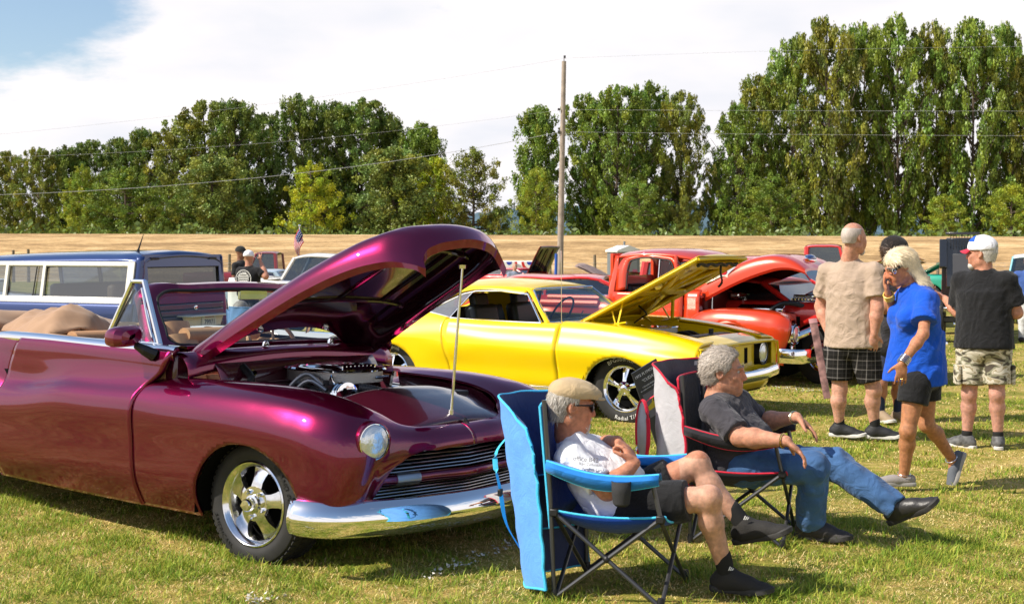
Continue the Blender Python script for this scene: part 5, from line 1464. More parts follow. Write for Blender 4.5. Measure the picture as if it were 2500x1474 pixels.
plate_text(th_, 'emblem_lettering', 'F O R D', .034, eo + ex_ * -.07 - ey_ * .004 + en_ * .0135, ex_, ey_, m_redin); plate_text(th_, 'emblem_lettering', 'F100', .034, eo + ex_ * .10 + ey_ * .028 + en_ * .0245, ex_, ey_, m_white_ink)
MB().tube([[-.88, -.52, .86], [-.88, -.50, 1.10]], .008, 6).build('hood_prop', m_polish, T)
# chromed engine and open front
en = bpy.data.objects.new('engine', None); COL.objects.link(en); en.parent = T
MB().box((-.35, 0, .72), (.8, .5, .3)).build('block', m_redin, en, bevel=.03)
for s in (-1, 1): MB().box((-.35, s * .22, .90), (.6, .13, .09), Rx(-.4 * s)).build('valve_cover', m_chrome, en, bevel=.02)
MB().box((-.78, .1, 1.06), (.12, .34, .07)).build('brake_booster', m_chrome, en, bevel=.02)
MB().tube(curve([[-.2, -.3, .90], [-.05, -.25, .98], [.1, -.1, .96], [.2, 0, .9]], 14), .03, 8).build('radiator_hose', m_black, en)
bl = bpy.data.objects.new('blower', None); COL.objects.link(bl); bl.parent = T
MB().box((.12, .12, .96), (.34, .30, .12)).build('blower_case', m_polish, bl, bevel=.02)
for k in range(7): MB().box((-.03 + k * .045, .12, 1.028), (.012, .30, .022)).build('rib', m_chrome, bl)
MB().box((.10, .12, 1.06), (.26, .22, .05)).build('intake', m_chrome, bl, bevel=.015)
mb = MB()
for x, y, z, r in ((.33, -.05, .86, .075), (.33, .18, .90, .06), (.35, .08, .74, .09), (.34, .32, .80, .06)):
    mb = MB(); mb.lathe([(r * .4, 0), (r, 0), (r, .03), (r * .8, .035), (r * .8, .045), (r, .05), (r, .07), (r * .3, .08), (0, .08)], (x, y, z), (1, 0, 0), 22); mb.build('pulley', m_chrome, bl, angle=30)
MB().box((.39, .1, .82), (.012, .05, .26), Rx(.3)).build('belt', m_black, bl)
MB().box((.10, 0, .62), (.03, 1.0, .4)).build('radiator', m_void, T)
# grille bar, lamps, bumper
for s in (-1, 1):
    r = bpy.data.objects.new('headlight', None); COL.objects.link(r); r.parent = T
    c = np.array([.25, s * .66, .64]); MB().lathe([(.125, -.06), (.125, .02), (.115, .035), (.095, .035), (.09, .01)], c, (1, 0, 0), 30, cap=False).build('bezel', m_chrome, r, angle=50); MB().lathe([(.092, .012), (.08, .03), (.04, .045), (0, .05)], c, (1, 0, 0), 30).build('lens', m_lens, r)
mb = MB(); mb.tube(curve([[.24, -.60, .60], [.34, -.45, .66], [.36, -.2, .70], [.36, .2, .70], [.34, .45, .66], [.24, .60, .60]], 24), .045, 10); mb.build('grille_bar', m_chrome, T)
for s in (-1, 1): MB().tube([[.35, s * .28, .70], [.33, s * .16, .52]], .03, 8).build('grille_tooth', m_chrome, T)
for s in (-1, 1): MB().box((.24, s * .68, .46), (.05, .13, .10)).build('parking_light', m_chrome, T, bevel=.015)
G, _ = surf([[[.25, y, .42], [.33, y, .38], [.30, y, .32]] for y in np.linspace(-.86, .86, 7)], nv=8, step=.1); panel('front_valance', G, m_red, T, flip=True)
P = curve([[.16, -.93, .40], [.36, -.86, .39], [.45, -.5, .385], [.47, 0, .38], [.45, .5, .385], [.36, .86, .39], [.16, .93, .40]], 40); G = []
for i, p in enumerate(P):
    d = nrm(P[min(i + 1, 39)] - P[max(i - 1, 0)]); o = np.array([d[1], -d[0], 0])
    G.append([p + o * a + [0, 0, b] for a, b in ((-.02, .075), (.01, .08), (.022, .06), (.016, .0), (.022, -.06), (.01, -.08), (-.02, -.075))])
MB().grid(G).build('front_bumper', m_chrome, T, angle=60, solid=.004)
for x in (-.45, -3.2):
    for s in (-1, 1): wheel(T, (x, s * .87, .33), R=.33, W=.22, side=s, detail=False, rim=.20, style='five')
# ================================================================ figures: smooth bodies grown from joints
class SDF:
    def __init__(self, lo, hi, vox):
        self.vox = vox; self.lo = np.asarray(lo, float) - 2 * vox
        self.n = np.ceil((np.asarray(hi, float) + 2 * vox - self.lo) / vox).astype(int) + 1
        self.D = np.full(self.n, 1.0, np.float32)

    def region(self, lo, hi):
        a = np.clip(np.floor((lo - self.lo) / self.vox).astype(int), 0, self.n - 1); b = np.clip(np.ceil((hi - self.lo) / self.vox).astype(int) + 1, 1, self.n)
        if np.any(b <= a): return None
        g = [self.lo[i] + self.vox * np.arange(a[i], b[i], dtype=np.float32) for i in range(3)]
        P = np.stack(np.meshgrid(*g, indexing='ij'), -1).astype(np.float32)
        return tuple(slice(a[i], b[i]) for i in range(3)), P

    def put(self, sl, d, k, op='u'):
        c = self.D[sl]
        if op == 'u':
            h = np.clip(.5 + .5 * (c - d) / k, 0, 1); self.D[sl] = c * (1 - h) + d * h - k * h * (1 - h)
        elif op == 's':
            h = np.clip(.5 - .5 * (c + d) / k, 0, 1); self.D[sl] = c * (1 - h) - d * h + k * h * (1 - h)
        else: self.D[sl] = np.maximum(c, d)

    def cone(self, a, b, ra, rb, k=.02, flat=False, sq=None):
        "round (or flat ended) tapering limb; sq=(axis, factor) squeezes it across an axis"
        a, b = np.asarray(a, float), np.asarray(b, float); pad = max(ra, rb) * (1.5 if sq else 1) + k + 2 * self.vox
        r = self.region(np.minimum(a, b) - pad, np.maximum(a, b) + pad)
        if r is None: return self
        sl, P = r; ab = b - a; L = np.linalg.norm(ab); u = ab / max(L, 1e-9)
        q = P - a; t = q @ u
        e = q - t[..., None] * u
        if sq is not None:
            ax = np.asarray(sq[0], float); ax = nrm(ax - (ax @ u) * u); ea = e @ ax
            e = e + (ea * (1 / sq[1] - 1))[..., None] * ax
        rad = np.linalg.norm(e, axis=-1)
        tt = np.clip(t / max(L, 1e-9), 0, 1); R = ra + (rb - ra) * tt
        if flat:
            d = np.maximum(rad - R, np.maximum(-t, t - L))
        else:
            o = t - tt * L
            d = np.sqrt(rad ** 2 + o ** 2) - R
        self.put(sl, d.astype(np.float32), k); return self

    def ell(self, c, r, B=None, k=.02, op='u'):
        c = np.asarray(c, float); r = np.asarray(r, float) * np.ones(3)
        pad = r.max() + k + 2 * self.vox; g = self.region(c - pad, c + pad)
        if g is None: return self
        sl, P = g; q = P - c
        if B is not None: q = q @ np.asarray(B, float).T     # rows of B are the axes
        k0 = np.linalg.norm(q / r, axis=-1); k1 = np.linalg.norm(q / (r * r), axis=-1)
        d = k0 * (k0 - 1) / np.maximum(k1, 1e-6)
        self.put(sl, d.astype(np.float32), k, op); return self

    def cut(self, fn):
        sl, P = self.region(self.lo, self.lo + self.vox * self.n); self.D = np.maximum(self.D, fn(P)[:self.n[0], :self.n[1], :self.n[2]]).astype(np.float32); return self

    def warp(self, fn):
        g = [self.lo[i] + self.vox * np.arange(self.n[i], dtype=np.float32) for i in range(3)]
        m = np.abs(self.D) < .05
        idx = np.argwhere(m); P = self.lo + idx * self.vox
        self.D[m] += fn(P).astype(np.float32); return self

    def mesh(self):
        D = self.D; s = D < 0
        c = [(i, j, k) for i in (0, 1) for j in (0, 1) for k in (0, 1)]
        nx, ny, nz = D.shape
        cs = sum(s[i:nx - 1 + i, j:ny - 1 + j, k:nz - 1 + k].astype(np.int8) for i, j, k in c)
        act = (cs > 0) & (cs < 8); idx = np.argwhere(act)
        if not len(idx): return np.zeros((0, 3)), np.zeros((0, 4), int)
        acc = np.zeros((len(idx), 3)); cnt = np.zeros(len(idx))
        for a in c:
            for ax in range(3):
                if a[ax] == 0:
                    b = list(a); b[ax] = 1
                    ia = idx + a; ib = idx + b
                    va = D[ia[:, 0], ia[:, 1], ia[:, 2]]; vb = D[ib[:, 0], ib[:, 1], ib[:, 2]]
                    x = (va < 0) != (vb < 0); t = np.where(x, va / np.where(np.abs(va - vb) < 1e-9, 1, va - vb), 0)
                    p = np.array(a, float)[None].repeat(len(idx), 0); p[:, ax] = t
                    acc[x] += p[x]; cnt[x] += 1
        V = self.lo + (idx + acc / cnt[:, None]) * self.vox
        vid = -np.ones(act.shape, int); vid[idx[:, 0], idx[:, 1], idx[:, 2]] = np.arange(len(idx))
        F = []
        for ax in range(3):
            o1, o2 = [(1, 2), (2, 0), (0, 1)][ax]
            A = s.take(range(D.shape[ax] - 1), ax); Bq = s.take(range(1, D.shape[ax]), ax)
            e = np.argwhere(A != Bq); e = e[(e[:, o1] > 0) & (e[:, o2] > 0) & (e[:, o1] < D.shape[o1] - 1) & (e[:, o2] < D.shape[o2] - 1)]
            d1 = np.zeros(3, int); d1[o1] = 1; d2 = np.zeros(3, int); d2[o2] = 1
            q = [e - d1 - d2, e - d2, e, e - d1]
            f = np.stack([vid[k[:, 0], k[:, 1], k[:, 2]] for k in q], 1)
            ins = A[e[:, 0], e[:, 1], e[:, 2]]
            f[~ins] = f[~ins][:, ::-1]; F.append(f)
        return V, np.concatenate(F)

    def build(self, name, m, parent, origin, smooth=2, colors=None):
        V, F = self.mesh()
        if len(V) and smooth:
            for _ in range(smooth):
                S = np.zeros_like(V); C = np.zeros(len(V))
                for i in range(4):
                    np.add.at(S, F[:, i], V[F[:, (i + 1) % 4]]); np.add.at(C, F[:, i], 1); np.add.at(S, F[:, i], V[F[:, (i - 1) % 4]]); np.add.at(C, F[:, i], 1)
                V = V * .5 + .5 * S / C[:, None]
        col = colors(V) if colors is not None else None
        return link_mesh(name, V - np.asarray(origin), F, m, parent, colors=col)


def wrinkle(seed, amp=.005, f=1.0, ax=None):
    r = np.random.default_rng(seed); K = r.normal(size=(7, 3)); K /= np.linalg.norm(K, axis=1, keepdims=True); ph = r.uniform(0, 6, 7); fr = r.uniform(30, 115, 7) * f
    K2 = r.normal(size=(3, 3)) * 9
    def fn(P):
        w = np.sin(P @ K2.T + 1.0).sum(1)
        v = sum(np.abs(np.sin((P @ K[i]) * fr[i] + ph[i] + 1.3 * w)) ** 1.5 * (30 / fr[i]) for i in range(7))
        m = .35 + .65 * np.clip(.5 + .5 * np.sin(P @ K2[0] * 1.3 + 2) + .3 * np.sin(P @ K2[1] * 2.1), 0, 1)
        return amp * (v / 2.2 - .8) * m
    return fn


def skin_mat(name, c):
    if name in MATS: return MATS[name]
    m = mat(name, c, .5, spec=.35, sss=.25, noise=.16, nscale=26, bump=.25, bscale=320)
    return m


m_hair_w = None
def hair_mat(name, c, s=.5):
    if name in MATS: return MATS[name]
    m = mat(name, c, .5, spec=.4)
    nt = m.node_tree; b = nt.nodes['Principled BSDF']; tc = nt.nodes.new('ShaderNodeTexCoord'); mp = nt.nodes.new('ShaderNodeMapping'); mp.inputs['Scale'].default_value = (190, 190, 28)
    n = nt.nodes.new('ShaderNodeTexNoise'); n.inputs['Scale'].default_value = 1; n.inputs['Detail'].default_value = 3; n.inputs['Distortion'].default_value = .6
    nt.links.new(tc.outputs['Object'], mp.inputs[0]); nt.links.new(mp.outputs[0], n.inputs['Vector'])
    h = nt.nodes.new('ShaderNodeMapRange'); nt.links.new(n.outputs['Fac'], h.inputs['Value']); h.inputs['From Min'].default_value = .35; h.inputs['From Max'].default_value = .65; h.inputs['To Min'].default_value = 1 - s; h.inputs['To Max'].default_value = 1 + s * .4
    sc = nt.nodes.new('ShaderNodeVectorMath'); sc.operation = 'SCALE'; sc.inputs[0].default_value = c; nt.links.new(h.outputs[0], sc.inputs['Scale']); nt.links.new(sc.outputs[0], b.inputs['Base Color'])
    bp = nt.nodes.new('ShaderNodeBump'); bp.inputs['Strength'].default_value = .8; bp.inputs['Distance'].default_value = .004; nt.links.new(n.outputs['Fac'], bp.inputs['Height']); nt.links.new(bp.outputs[0], b.inputs['Normal'])
    return m


def cloth_mat(name, c, rough=.85, weave=500, **k):
    if name in MATS: return MATS[name]
    m = mat(name, c, rough, spec=.15, sheen=.15, noise=k.get('noise', .09), nscale=k.get('nscale', 8), bump=.25, bscale=weave)
    nt = m.node_tree; b = nt.nodes['Principled BSDF']; old = b.inputs['Normal'].links[0].from_node; tc = nt.nodes.new('ShaderNodeTexCoord'); n = nt.nodes.new('ShaderNodeTexNoise'); n.inputs['Scale'].default_value = 11; n.inputs['Detail'].default_value = 3; n.inputs['Distortion'].default_value = 1.6
    nt.links.new(tc.outputs['Object'], n.inputs['Vector']); bp = nt.nodes.new('ShaderNodeBump'); bp.inputs['Strength'].default_value = k.get('crease', .5); bp.inputs['Distance'].default_value = .03; nt.links.new(n.outputs['Fac'], bp.inputs['Height']); nt.links.new(old.outputs[0], bp.inputs['Normal']); nt.links.new(bp.outputs[0], b.inputs['Normal'])
    return m


class Fig:
    "joints are world points; f0 = the way the chest faces"

    def __init__(self, J, look, up=(0, 0, 1), size=1.0, vox=.007, fat=1.0, belly=0.0, female=False):
        self.J = {k: np.asarray(v, float) for k, v in J.items()}; self.sc = size; self.vox = vox; self.fat = fat; self.belly = belly; self.female = female
        J = self.J
        self.side = nrm(J['sR'] - J['sL'])                       # towards the figure's right
        self.upv = nrm((J['sR'] + J['sL']) / 2 - J['P'])
        self.side = nrm(self.side - (self.side @ self.upv) * self.upv)
        self.fwd = np.cross(self.upv, self.side) if False else np.cross(self.side, self.upv) * -1
        hf = nrm(look); hu = np.asarray(up, float); hs = nrm(np.cross(hf, hu)); hu = np.cross(hs, hf)
        self.hf, self.hu, self.hs = hf, hu, hs
        self.B = np.stack([self.side, self.fwd, self.upv])
        self.HB = np.stack([hs, hf, hu])
        pts = np.stack(list(J.values())); self.lo, self.hi = pts.min(0) - .2, pts.max(0) + .2
        self.origin = np.array([J['P'][0], J['P'][1], 0.0])

    def h(self, s, f, u):                                         # point on the head, in head units
        return self.J['H'] + (self.hs * s + self.hf * f + self.hu * u) * self.sc

    def torso(self, S, g=0.0, k=.05, low=True):
        J, B = self.J, self.B; sc, ft = self.sc, self.fat; Cc_ = (J['sR'] + J['sL']) / 2
        c = Cc_ - self.upv * .13 * sc
        S.ell(c, np.array([.175 * sc * (1 + .6 * (ft - 1)), .115 * sc * ft, .19 * sc]) + g, B, k)
        mid = J['P'] * .55 + c * .45
        S.ell(mid + self.fwd * self.belly * .5, np.array([.155 * sc * ft, .11 * sc * ft + self.belly * .6, .17 * sc]) + g, B, k)
        if self.belly: S.ell(mid * .85 + J['P'] * .15 + self.fwd * (.03 + self.belly * .7), np.array([.14 * ft, .10 * ft + self.belly * .45, .12]) * sc + g, B, k)
        if low: S.ell(J['P'], np.array([.168 * sc * ft, .125 * sc * ft, .13 * sc]) + g, B, k)
        if self.female:
            for s in (-1, 1): S.ell(c + self.side * s * .075 + self.fwd * .10 + self.upv * .01, np.array([.07, .065, .07]) * sc + g * .8, B, .04)
        for s in ('R', 'L'): S.cone(Cc_ + self.upv * .005, J['s' + s] - self.upv * .01, .062 * sc + g, .062 * sc + g, k)
        S.cone(Cc_ + self.upv * .02 - self.fwd * .01, J['N'] * .6 + Cc_ * .4, .075 * sc + g, .058 * sc + g, k)
        return S

    def head(self, S):
        h, HB, sc = self.h, self.HB, self.sc; J = self.J; e = lambda c, r, k=.012, op='u': S.ell(h(*c), np.array(r) * sc, HB, k, op); n = lambda a, b, ra, rb, k=.012: S.cone(h(*a), h(*b), ra * sc, rb * sc, k)
        S.cone(J['N'], h(0, -.02, -.055), .060 * sc * self.fat ** .6, .056 * sc, .03)
        e((0, -.014, .028), (.076, .097, .088), .02); e((0, .022, -.03), (.060, .070, .088), .03)
        n((-.042, .0, -.066), (-.012, .068, -.098), .026, .022, .025); n((.042, .0, -.066), (.012, .068, -.098), .026, .022, .025)
        e((0, .074, -.100), (.020, .016, .015), .02)
        for s in (-1, 1):
            e((s * .038, .062, -.028), (.022, .024, .022), .03); e((s * .031, .090, .004), (.015, .016, .011), .012, 's')
            n((s * .012, .093, .020), (s * .045, .074, .020), .009, .008, .015); e((s * .012, .098, -.040), (.009, .011, .008), .01)
            e((s * .078, -.010, -.008), (.009, .022, .033), .010); e((s * .080, -.004, -.006), (.006, .010, .016), .006, 's')
            e((s * .034, .078, -.060), (.014, .014, .022), .02)
        n((0, .092, .008), (0, .110, -.034), .010, .013, .012); n((-.018, .086, -.064), (.018, .086, -.064), .009, .009, .012); n((-.014, .087, -.077), (.014, .087, -.077), .009, .009, .012)
        S.cone(h(-.022, .096, -.0705), h(.022, .096, -.0705), .0035 * sc, .0035 * sc) if False else None
        return S

    def arm(self, S, s, ru=.050, rl=.043, rw=.027, k=.02, g=0):
        J, sc, ft = self.J, self.sc, self.fat
        S.cone(J['s' + s], J['e' + s], (ru * ft + g) * sc, (rl * ft + g) * sc, k)
        m = J['e' + s] * .68 + J['w' + s] * .32
        S.cone(J['e' + s], m, (rl * ft + g) * sc, (rl * 1.04 * ft + g) * sc, k); S.cone(m, J['w' + s], (rl * 1.04 * ft + g) * sc, rw * sc + g, k)

    def hand(self, S, s, d, n, curl=.5, spread=.25, fing=(1, 1, 1, 1), thumb=None):
        "d = the way the hand points, n = out of the palm"
        w = self.J['w' + s]; d = nrm(d); n = nrm(n - (np.asarray(n) @ d) * d); t = np.cross(d, n) * (1 if s == 'R' else -1); sc = self.sc
        B = np.stack([t, d, n]); S.ell(w + d * .048 * sc, np.array([.040, .052, .017]) * sc, B, .015)
        for i, (o, L) in enumerate(((.030, .072), (.010, .080), (-.010, .074), (-.029, .058))):
            c = curl * fing[i]; p = w + (d * .085 + t * o * (1 + .3 * spread)) * sc; dd = nrm(d + t * (o * 6 * spread)); L *= sc; a = c * .55
            for j, fr in enumerate((.45, .32, .25)):
                q = p + (dd * math.cos(a) + n * math.sin(a)) * L * fr
                S.cone(p, q, (.0095 - .001 * j) * sc, (.0088 - .001 * j) * sc, .004); p = q; a += c * .95
        th = nrm(d * .6 + t * .8 + n * .35) if thumb is None else nrm(thumb)
        p = w + (d * .02 + t * .028) * sc; q = p + th * .045 * sc; S.cone(p, q, .015 * sc, .011 * sc, .012); S.cone(q, q + nrm(th + d * .5 + n * .3 * curl) * .034 * sc, .0105 * sc, .009 * sc, .004)

    def leg(self, S, s, k=.03, foot=True):
        J, sc, ft = self.J, self.sc, self.fat ** .6; H_, K, A = J['h' + s], J['k' + s], J['a' + s]
        S.cone(H_, K, .088 * ft * sc, .050 * ft * sc, k)
        ax = nrm(A - K); back = nrm((H_ - K) - ((H_ - K) @ ax) * ax) if np.linalg.norm(np.cross(H_ - K, ax)) > .05 else -self.fwd
        m = K * .7 + A * .3 + back * .018 * sc
        S.ell(K, np.ones(3) * .046 * ft * sc, None, k)
        S.cone(K, m, .046 * ft * sc, .052 * ft * sc, k); S.cone(m, A, .052 * ft * sc, .033 * sc, k)
        if foot: S.cone(A, A + nrm(J['t' + s] - A) * .05 - ax * -.02, .033 * sc, .024 * sc, .01)

    def sdf(self, vox=None): return SDF(self.lo, self.hi, vox or self.vox)


def shoe(F, s, m_up, m_sole, root, low=False, h=.0, sock=None, name='shoe', L=.285, up=None, thick=.024, drop=.075, laces=False):
    "ankle a, toe tip t; built round the line from heel to toe"
    A, Tt = F.J['a' + s], F.J['t' + s]; sc = F.sc
    u = np.array([0, 0, 1.0]) if up is None else nrm(up); d = Tt - A; d = nrm(d - (d @ u) * u); w = np.cross(d, u)
    base = A - u * drop * sc                                       # ground under the ankle
    B = np.stack([w, d, u]); lo, hi = base - .3, base + .3
    S = SDF(lo, hi, .006)
    P = lambda x, y, z: base + (w * x + d * y + u * z) * sc
    S.ell(P(0, -.030, .045), np.array([.036, .052, .045]) * sc, B, .02); S.ell(P(0, .06, .040), np.array([.040, .085, .040]) * sc, B, .03); S.ell(P(0, .150, .030), np.array([.045, .065, .030]) * sc, B, .03)
    if not low: S.cone(P(0, -.012, .05), P(0, -.005, .085 + h), .045 * sc, .044 * sc, .03); S.cone(P(0, .01, .07), P(0, .09, .045), .040 * sc, .036 * sc, .03)
    if low: S.ell(P(0, -.005, .098), np.array([.034, .075, .03]) * sc, B, .01, 's')
    r_ = bpy.data.objects.new(name, None); COL.objects.link(r_); r_.parent = root
    S.build('upper', m_up, r_, F.origin)
    if laces:
        for k in range(5):
            y_ = .045 + k * .020; z_ = .098 - k * .0095; mb = MB(); mb.tube([P(-.026, y_ - .004, z_ - .012) - F.origin, P(0, y_ + .004, z_ + .001) - F.origin, P(.026, y_ - .004, z_ - .012) - F.origin], .003, 5); mb.build('lace', m_soleb, r_)
    ol = [(-.030, -.078), (-.036, -.03), (-.033, .04), (-.046, .12), (-.046, .165), (-.030, .205), (0, .218), (.030, .207), (.046, .165), (.046, .12), (.033, .04), (.036, -.03), (.030, -.078), (0, -.088)]
    cu = curve(np.array([[a, b, 0] for a, b in ol]), 44, closed=True)
    mb = MB(); rows = []
    for z, g, rk in ((0, .94, 0), (.004, 1.0, 0), (thick, 1.0, 0), (thick + .004, .93, 0)):
        rows.append([P(p[0] * g, p[1] * g + .004, z + max(0, p[1] - .14) * .22) - F.origin for p in cu])
    mb.grid(rows, closed_v=True); mb.add(rows[0], [list(range(44))]); mb.add(rows[-1], [list(range(44))[::-1]]); mb.build('sole', m_sole, r_)
    if sock is not None:
        S = SDF(lo, hi, .006); S.cone(A - u * .01, A + nrm(F.J['k' + s] - A) * sock[1], .042 * sc, .041 * sc, .01, flat=False); S.build('sock', sock[0], root, F.origin)
    return r_


def finger_ring(root, o, p, d, r=.0098, m=None):
    mb = MB(); s, u = frame(d); mb.tube([p + (s * math.cos(a) + u * math.sin(a)) * r - o for a in np.linspace(0, 2 * PI, 14, endpoint=False)], .0022, 6, closed=True); return mb.build('ring', m or mat('gold', (.9, .6, .2), .25, metal=1), root)


def eyes(F, root):
    for s in (-1, 1):
        mb = MB(); mb.ball(F.h(s * .031, .076, .002) - F.origin, .0115 * F.sc, 14, 10); e = mb.build('eye', mat('eye white', (.42, .36, .32), .3), root)
        mb = MB(); mb.ball(F.h(s * .031, .0835, .001) - F.origin, .0056 * F.sc, 10, 8); i_ = mb.build('iris', mat('iris', (.05, .04, .03), .15), root)
        mb = MB(); mb.tube([F.h(s * .014, .098, .024) - F.origin, F.h(s * .032, .094, .029) - F.origin, F.h(s * .050, .076, .022) - F.origin], [.003, .0045, .002], 6); mb.build('eyebrow', mat('grey brow', (.28, .24, .2), .8), root)


def person(F, label, group=None):
    root = empty('person', F.origin, 0, label, 'person', group)
    return root


def hair_cap(F, root, m, g=.012, front=.055, low=-.05, side_low=-.02, amp=.004, fn=None, name='hair', vox=.005, crown=None, strands=None):
    "close hair: a shell over the skull, open at the face and round the ears"
    c = F.J['H']; S = SDF(c - .18, c + .18, vox)
    S.ell(F.h(0, -.014, .030), (np.array([.076, .097, .088]) + g) * F.sc, F.HB, .01)
    S.cone(F.h(0, -.062, .0), F.h(0, -.052, low), (.052 + g * .5) * F.sc, (.047 + g * .4) * F.sc, .03)
    def cutf(P):
        q = P - c; f = q @ F.hf; u = q @ F.hu; s_ = np.abs(q @ F.hs)
        a = (f - front * F.sc)                                         # forehead
        b = np.where(f > -.015, (side_low + .005 - u) + np.clip(f - .01, 0, 1) * 1.0, (low - u))      # lower edge rises towards the temples
        ear = .030 - np.sqrt((f + .008) ** 2 + (u + .012) ** 2) + np.clip(.06 - s_, 0, 1)
        d = np.maximum(np.maximum(a - np.clip(u - .05, 0, .06) * .6, b), ear)
        if crown is not None: d = np.maximum(d, crown(f, u, s_))
        return d
    S.cut(cutf); S.warp(wrinkle(5, amp, 2.2)); o = S.build(name, m, root, F.origin, smooth=1)
    if strands: add_strands(F, root, S, *strands)
    return o


def add_strands(F, root, S, n, L, base, comb=(0, -.5, -.8), lift=.35, seed=3, var=.35):
    "thin hairs lying along a hair shell"
    V, Fc = S.mesh(); r = np.random.default_rng(seed)
    if not len(V): return
    N = np.zeros_like(V); q = np.cross(V[Fc[:, 2]] - V[Fc[:, 0]], V[Fc[:, 3]] - V[Fc[:, 1]])
    for i in range(4): np.add.at(N, Fc[:, i], q)
    N /= np.maximum(np.linalg.norm(N, axis=1, keepdims=True), 1e-9)
    k = r.integers(0, len(V), n); P = V[k]; N = N[k]; cd = F.hs * comb[0] + F.hf * comb[1] + F.hu * comb[2]
    W_ = np.sin(P @ (F.hs * 60)) * .5 + np.sin(P @ (F.hf * 45 + F.hu * 30)) * .5
    D = cd + W_[:, None] * F.hs * .35 + r.normal(0, .22, (n, 3)); D -= (D * N).sum(1, keepdims=True) * N; D /= np.linalg.norm(D, axis=1, keepdims=True)
    l = L * r.uniform(.5, 1.2, n)[:, None]; B = np.cross(D, N) * r.uniform(.0007, .0014, n)[:, None]
    P0 = P - N * .002; P1 = P + D * l * .5 + N * l * lift * .5; P2 = P + D * l + N * l * lift * r.uniform(-.1, .8, (n, 1))
    A = np.stack([P0 - B, P0 + B, P1 + B, P1 - B, P2], 1).reshape(-1, 3) - F.origin; b = (np.arange(n) * 5)[:, None]
    c = np.array(base) * r.uniform(1 - var, 1 + var, (n, 1)); o = link_mesh('hair_strands', A, np.concatenate([b + [0, 1, 2], b + [0, 2, 3], b + [3, 2, 4]]), mat('hair strand', (.5, .5, .5), .45, spec=.5, attr='col'), root, colors=np.repeat(c, 5, 0)); o['kind'] = 'stuff'
# ================================================================ the people
A_ = at
m_sk1 = skin_mat('ruddy skin', (0.50, 0.215, 0.125)); m_sk2 = skin_mat('pale leg skin', (0.56, 0.33, 0.235)); m_skT = skin_mat('tanned skin', (0.42, 0.155, 0.065)); m_skB = skin_mat('brown skin', (0.26, 0.11, 0.06))
m_shoeb = mat('black shoe fabric', (.022, .020, .018), .8, bump=.4, bscale=250); m_soleb = mat('black sole', (.03, .028, .026), .7)
m_sock = mat('black sock', (.012, .012, .012), .9); m_solew = mat('white sole', (.6, .58, .54), .6)
m_wshirt = cloth_mat('white cotton', (0.80, 0.80, 0.82)); m_blacks = cloth_mat('black shorts cloth', (.016, .016, .017))
m_greyhair = hair_mat('grey hair', (0.42, 0.37, 0.31)); m_whitehair = hair_mat('white hair', (0.62, 0.58, 0.52), .35)


def garment(F, name, m, root, parts, vox=.008, wr=(1, .004, 1.0), cuts=(), colors=None, smooth=2):
    S = F.sdf(vox)
    for p in parts: p(S)
    if wr: S.warp(wrinkle(*wr))
    for c in cuts: S.cut(c)
    return S.build(name, m, root, F.origin, smooth=smooth, colors=colors)


def plane(o, n): o = np.asarray(o, float); n = nrm(n); return lambda P: (P - o) @ n


def sleeve(F, s, t=.7, r0=.07, r1=.066, g=0):
    a, b = F.J['s' + s], F.J['e' + s]; return lambda S: (S.ell(a, r0 * F.sc, None, .03), S.cone(a, a + (b - a) * t, r0 * F.sc, r1 * F.sc, .012, flat=True))


def shortleg(F, s, t=.75, r0=.105, r1=.085):
    a, b = F.J['h' + s], F.J['k' + s]; return lambda S: (S.ell(a, r0, None, .03), S.cone(a, a + (b - a) * t, r0, r1, .014, flat=True))


# ---- seated man in the tan flat cap
F = Fig(dict(P=A_(1505, 1222, 6.27), H=A_(1396, 988, 6.28), N=A_(1384, 1060, 6.30), sR=A_(1392, 1116, 6.13), sL=A_(1436, 1094, 6.46),
             eR=A_(1482, 1196, 6.02), wR=A_(1550, 1130, 6.08), eL=A_(1474, 1092, 6.54), wL=A_(1508, 1076, 6.28), hR=A_(1535, 1238, 6.17), hL=A_(1556, 1212, 6.38),
             kR=A_(1732, 1214, 6.04), kL=A_(1704, 1130, 6.30), aR=A_(1775, 1404, 6.12), aL=A_(1820, 1284, 6.22), tR=A_(1880, 1430, 6.05), tL=A_(1925, 1262, 6.12)),
        look=(.97, .14, -.12), up=(-.1, 0, 1), vox=.006, fat=1.08, belly=.035)
r1 = person(F, 'man in a tan flat cap and white shirt, legs crossed, seated in the blue chair')
S = F.sdf(); F.torso(S); F.head(S)
for s in 'RL': F.arm(S, s); F.leg(S, s)
F.hand(S, 'R', (-.30, .45, .50), (-.6, .2, -.6), curl=1.0, spread=.05); F.hand(S, 'L', (.62, -.55, -.45), (-.3, -.1, -.9), curl=.8, spread=.1)
def face_cols(F, base, beard=None, pink=(1.15, .85, .8)):
    def fn(V):
        q = V - F.J['H']; f, u, s_ = q @ F.hf, q @ F.hu, np.abs(q @ F.hs); C = np.tile(np.array(base), (len(V), 1))
        w = np.exp(-((f - .09) ** 2 + (u + .03) ** 2 + s_ ** 2) / .0022)[:, None]; C = C * (1 + (np.array(pink) - 1) * w)
        lips = np.exp(-(((u + .0705) / .009) ** 2 + ((f - .092) / .014) ** 2 + (s_ / .022) ** 2))[:, None]; C = C * (1 + (np.array([.95, .55, .55]) - 1) * lips)
        return C
    return fn
m_skv = skin_mat('weathered skin', (0.50, 0.215, 0.125)); 
def skin_col(name):
    if name in MATS: return MATS[name]
    m = mat(name, (.5, .2, .1), .5, spec=.35, sss=.25, bump=.35, bscale=230, attr='col', noise=.22, nscale=42); return m
m_skc = skin_col('skin tones')
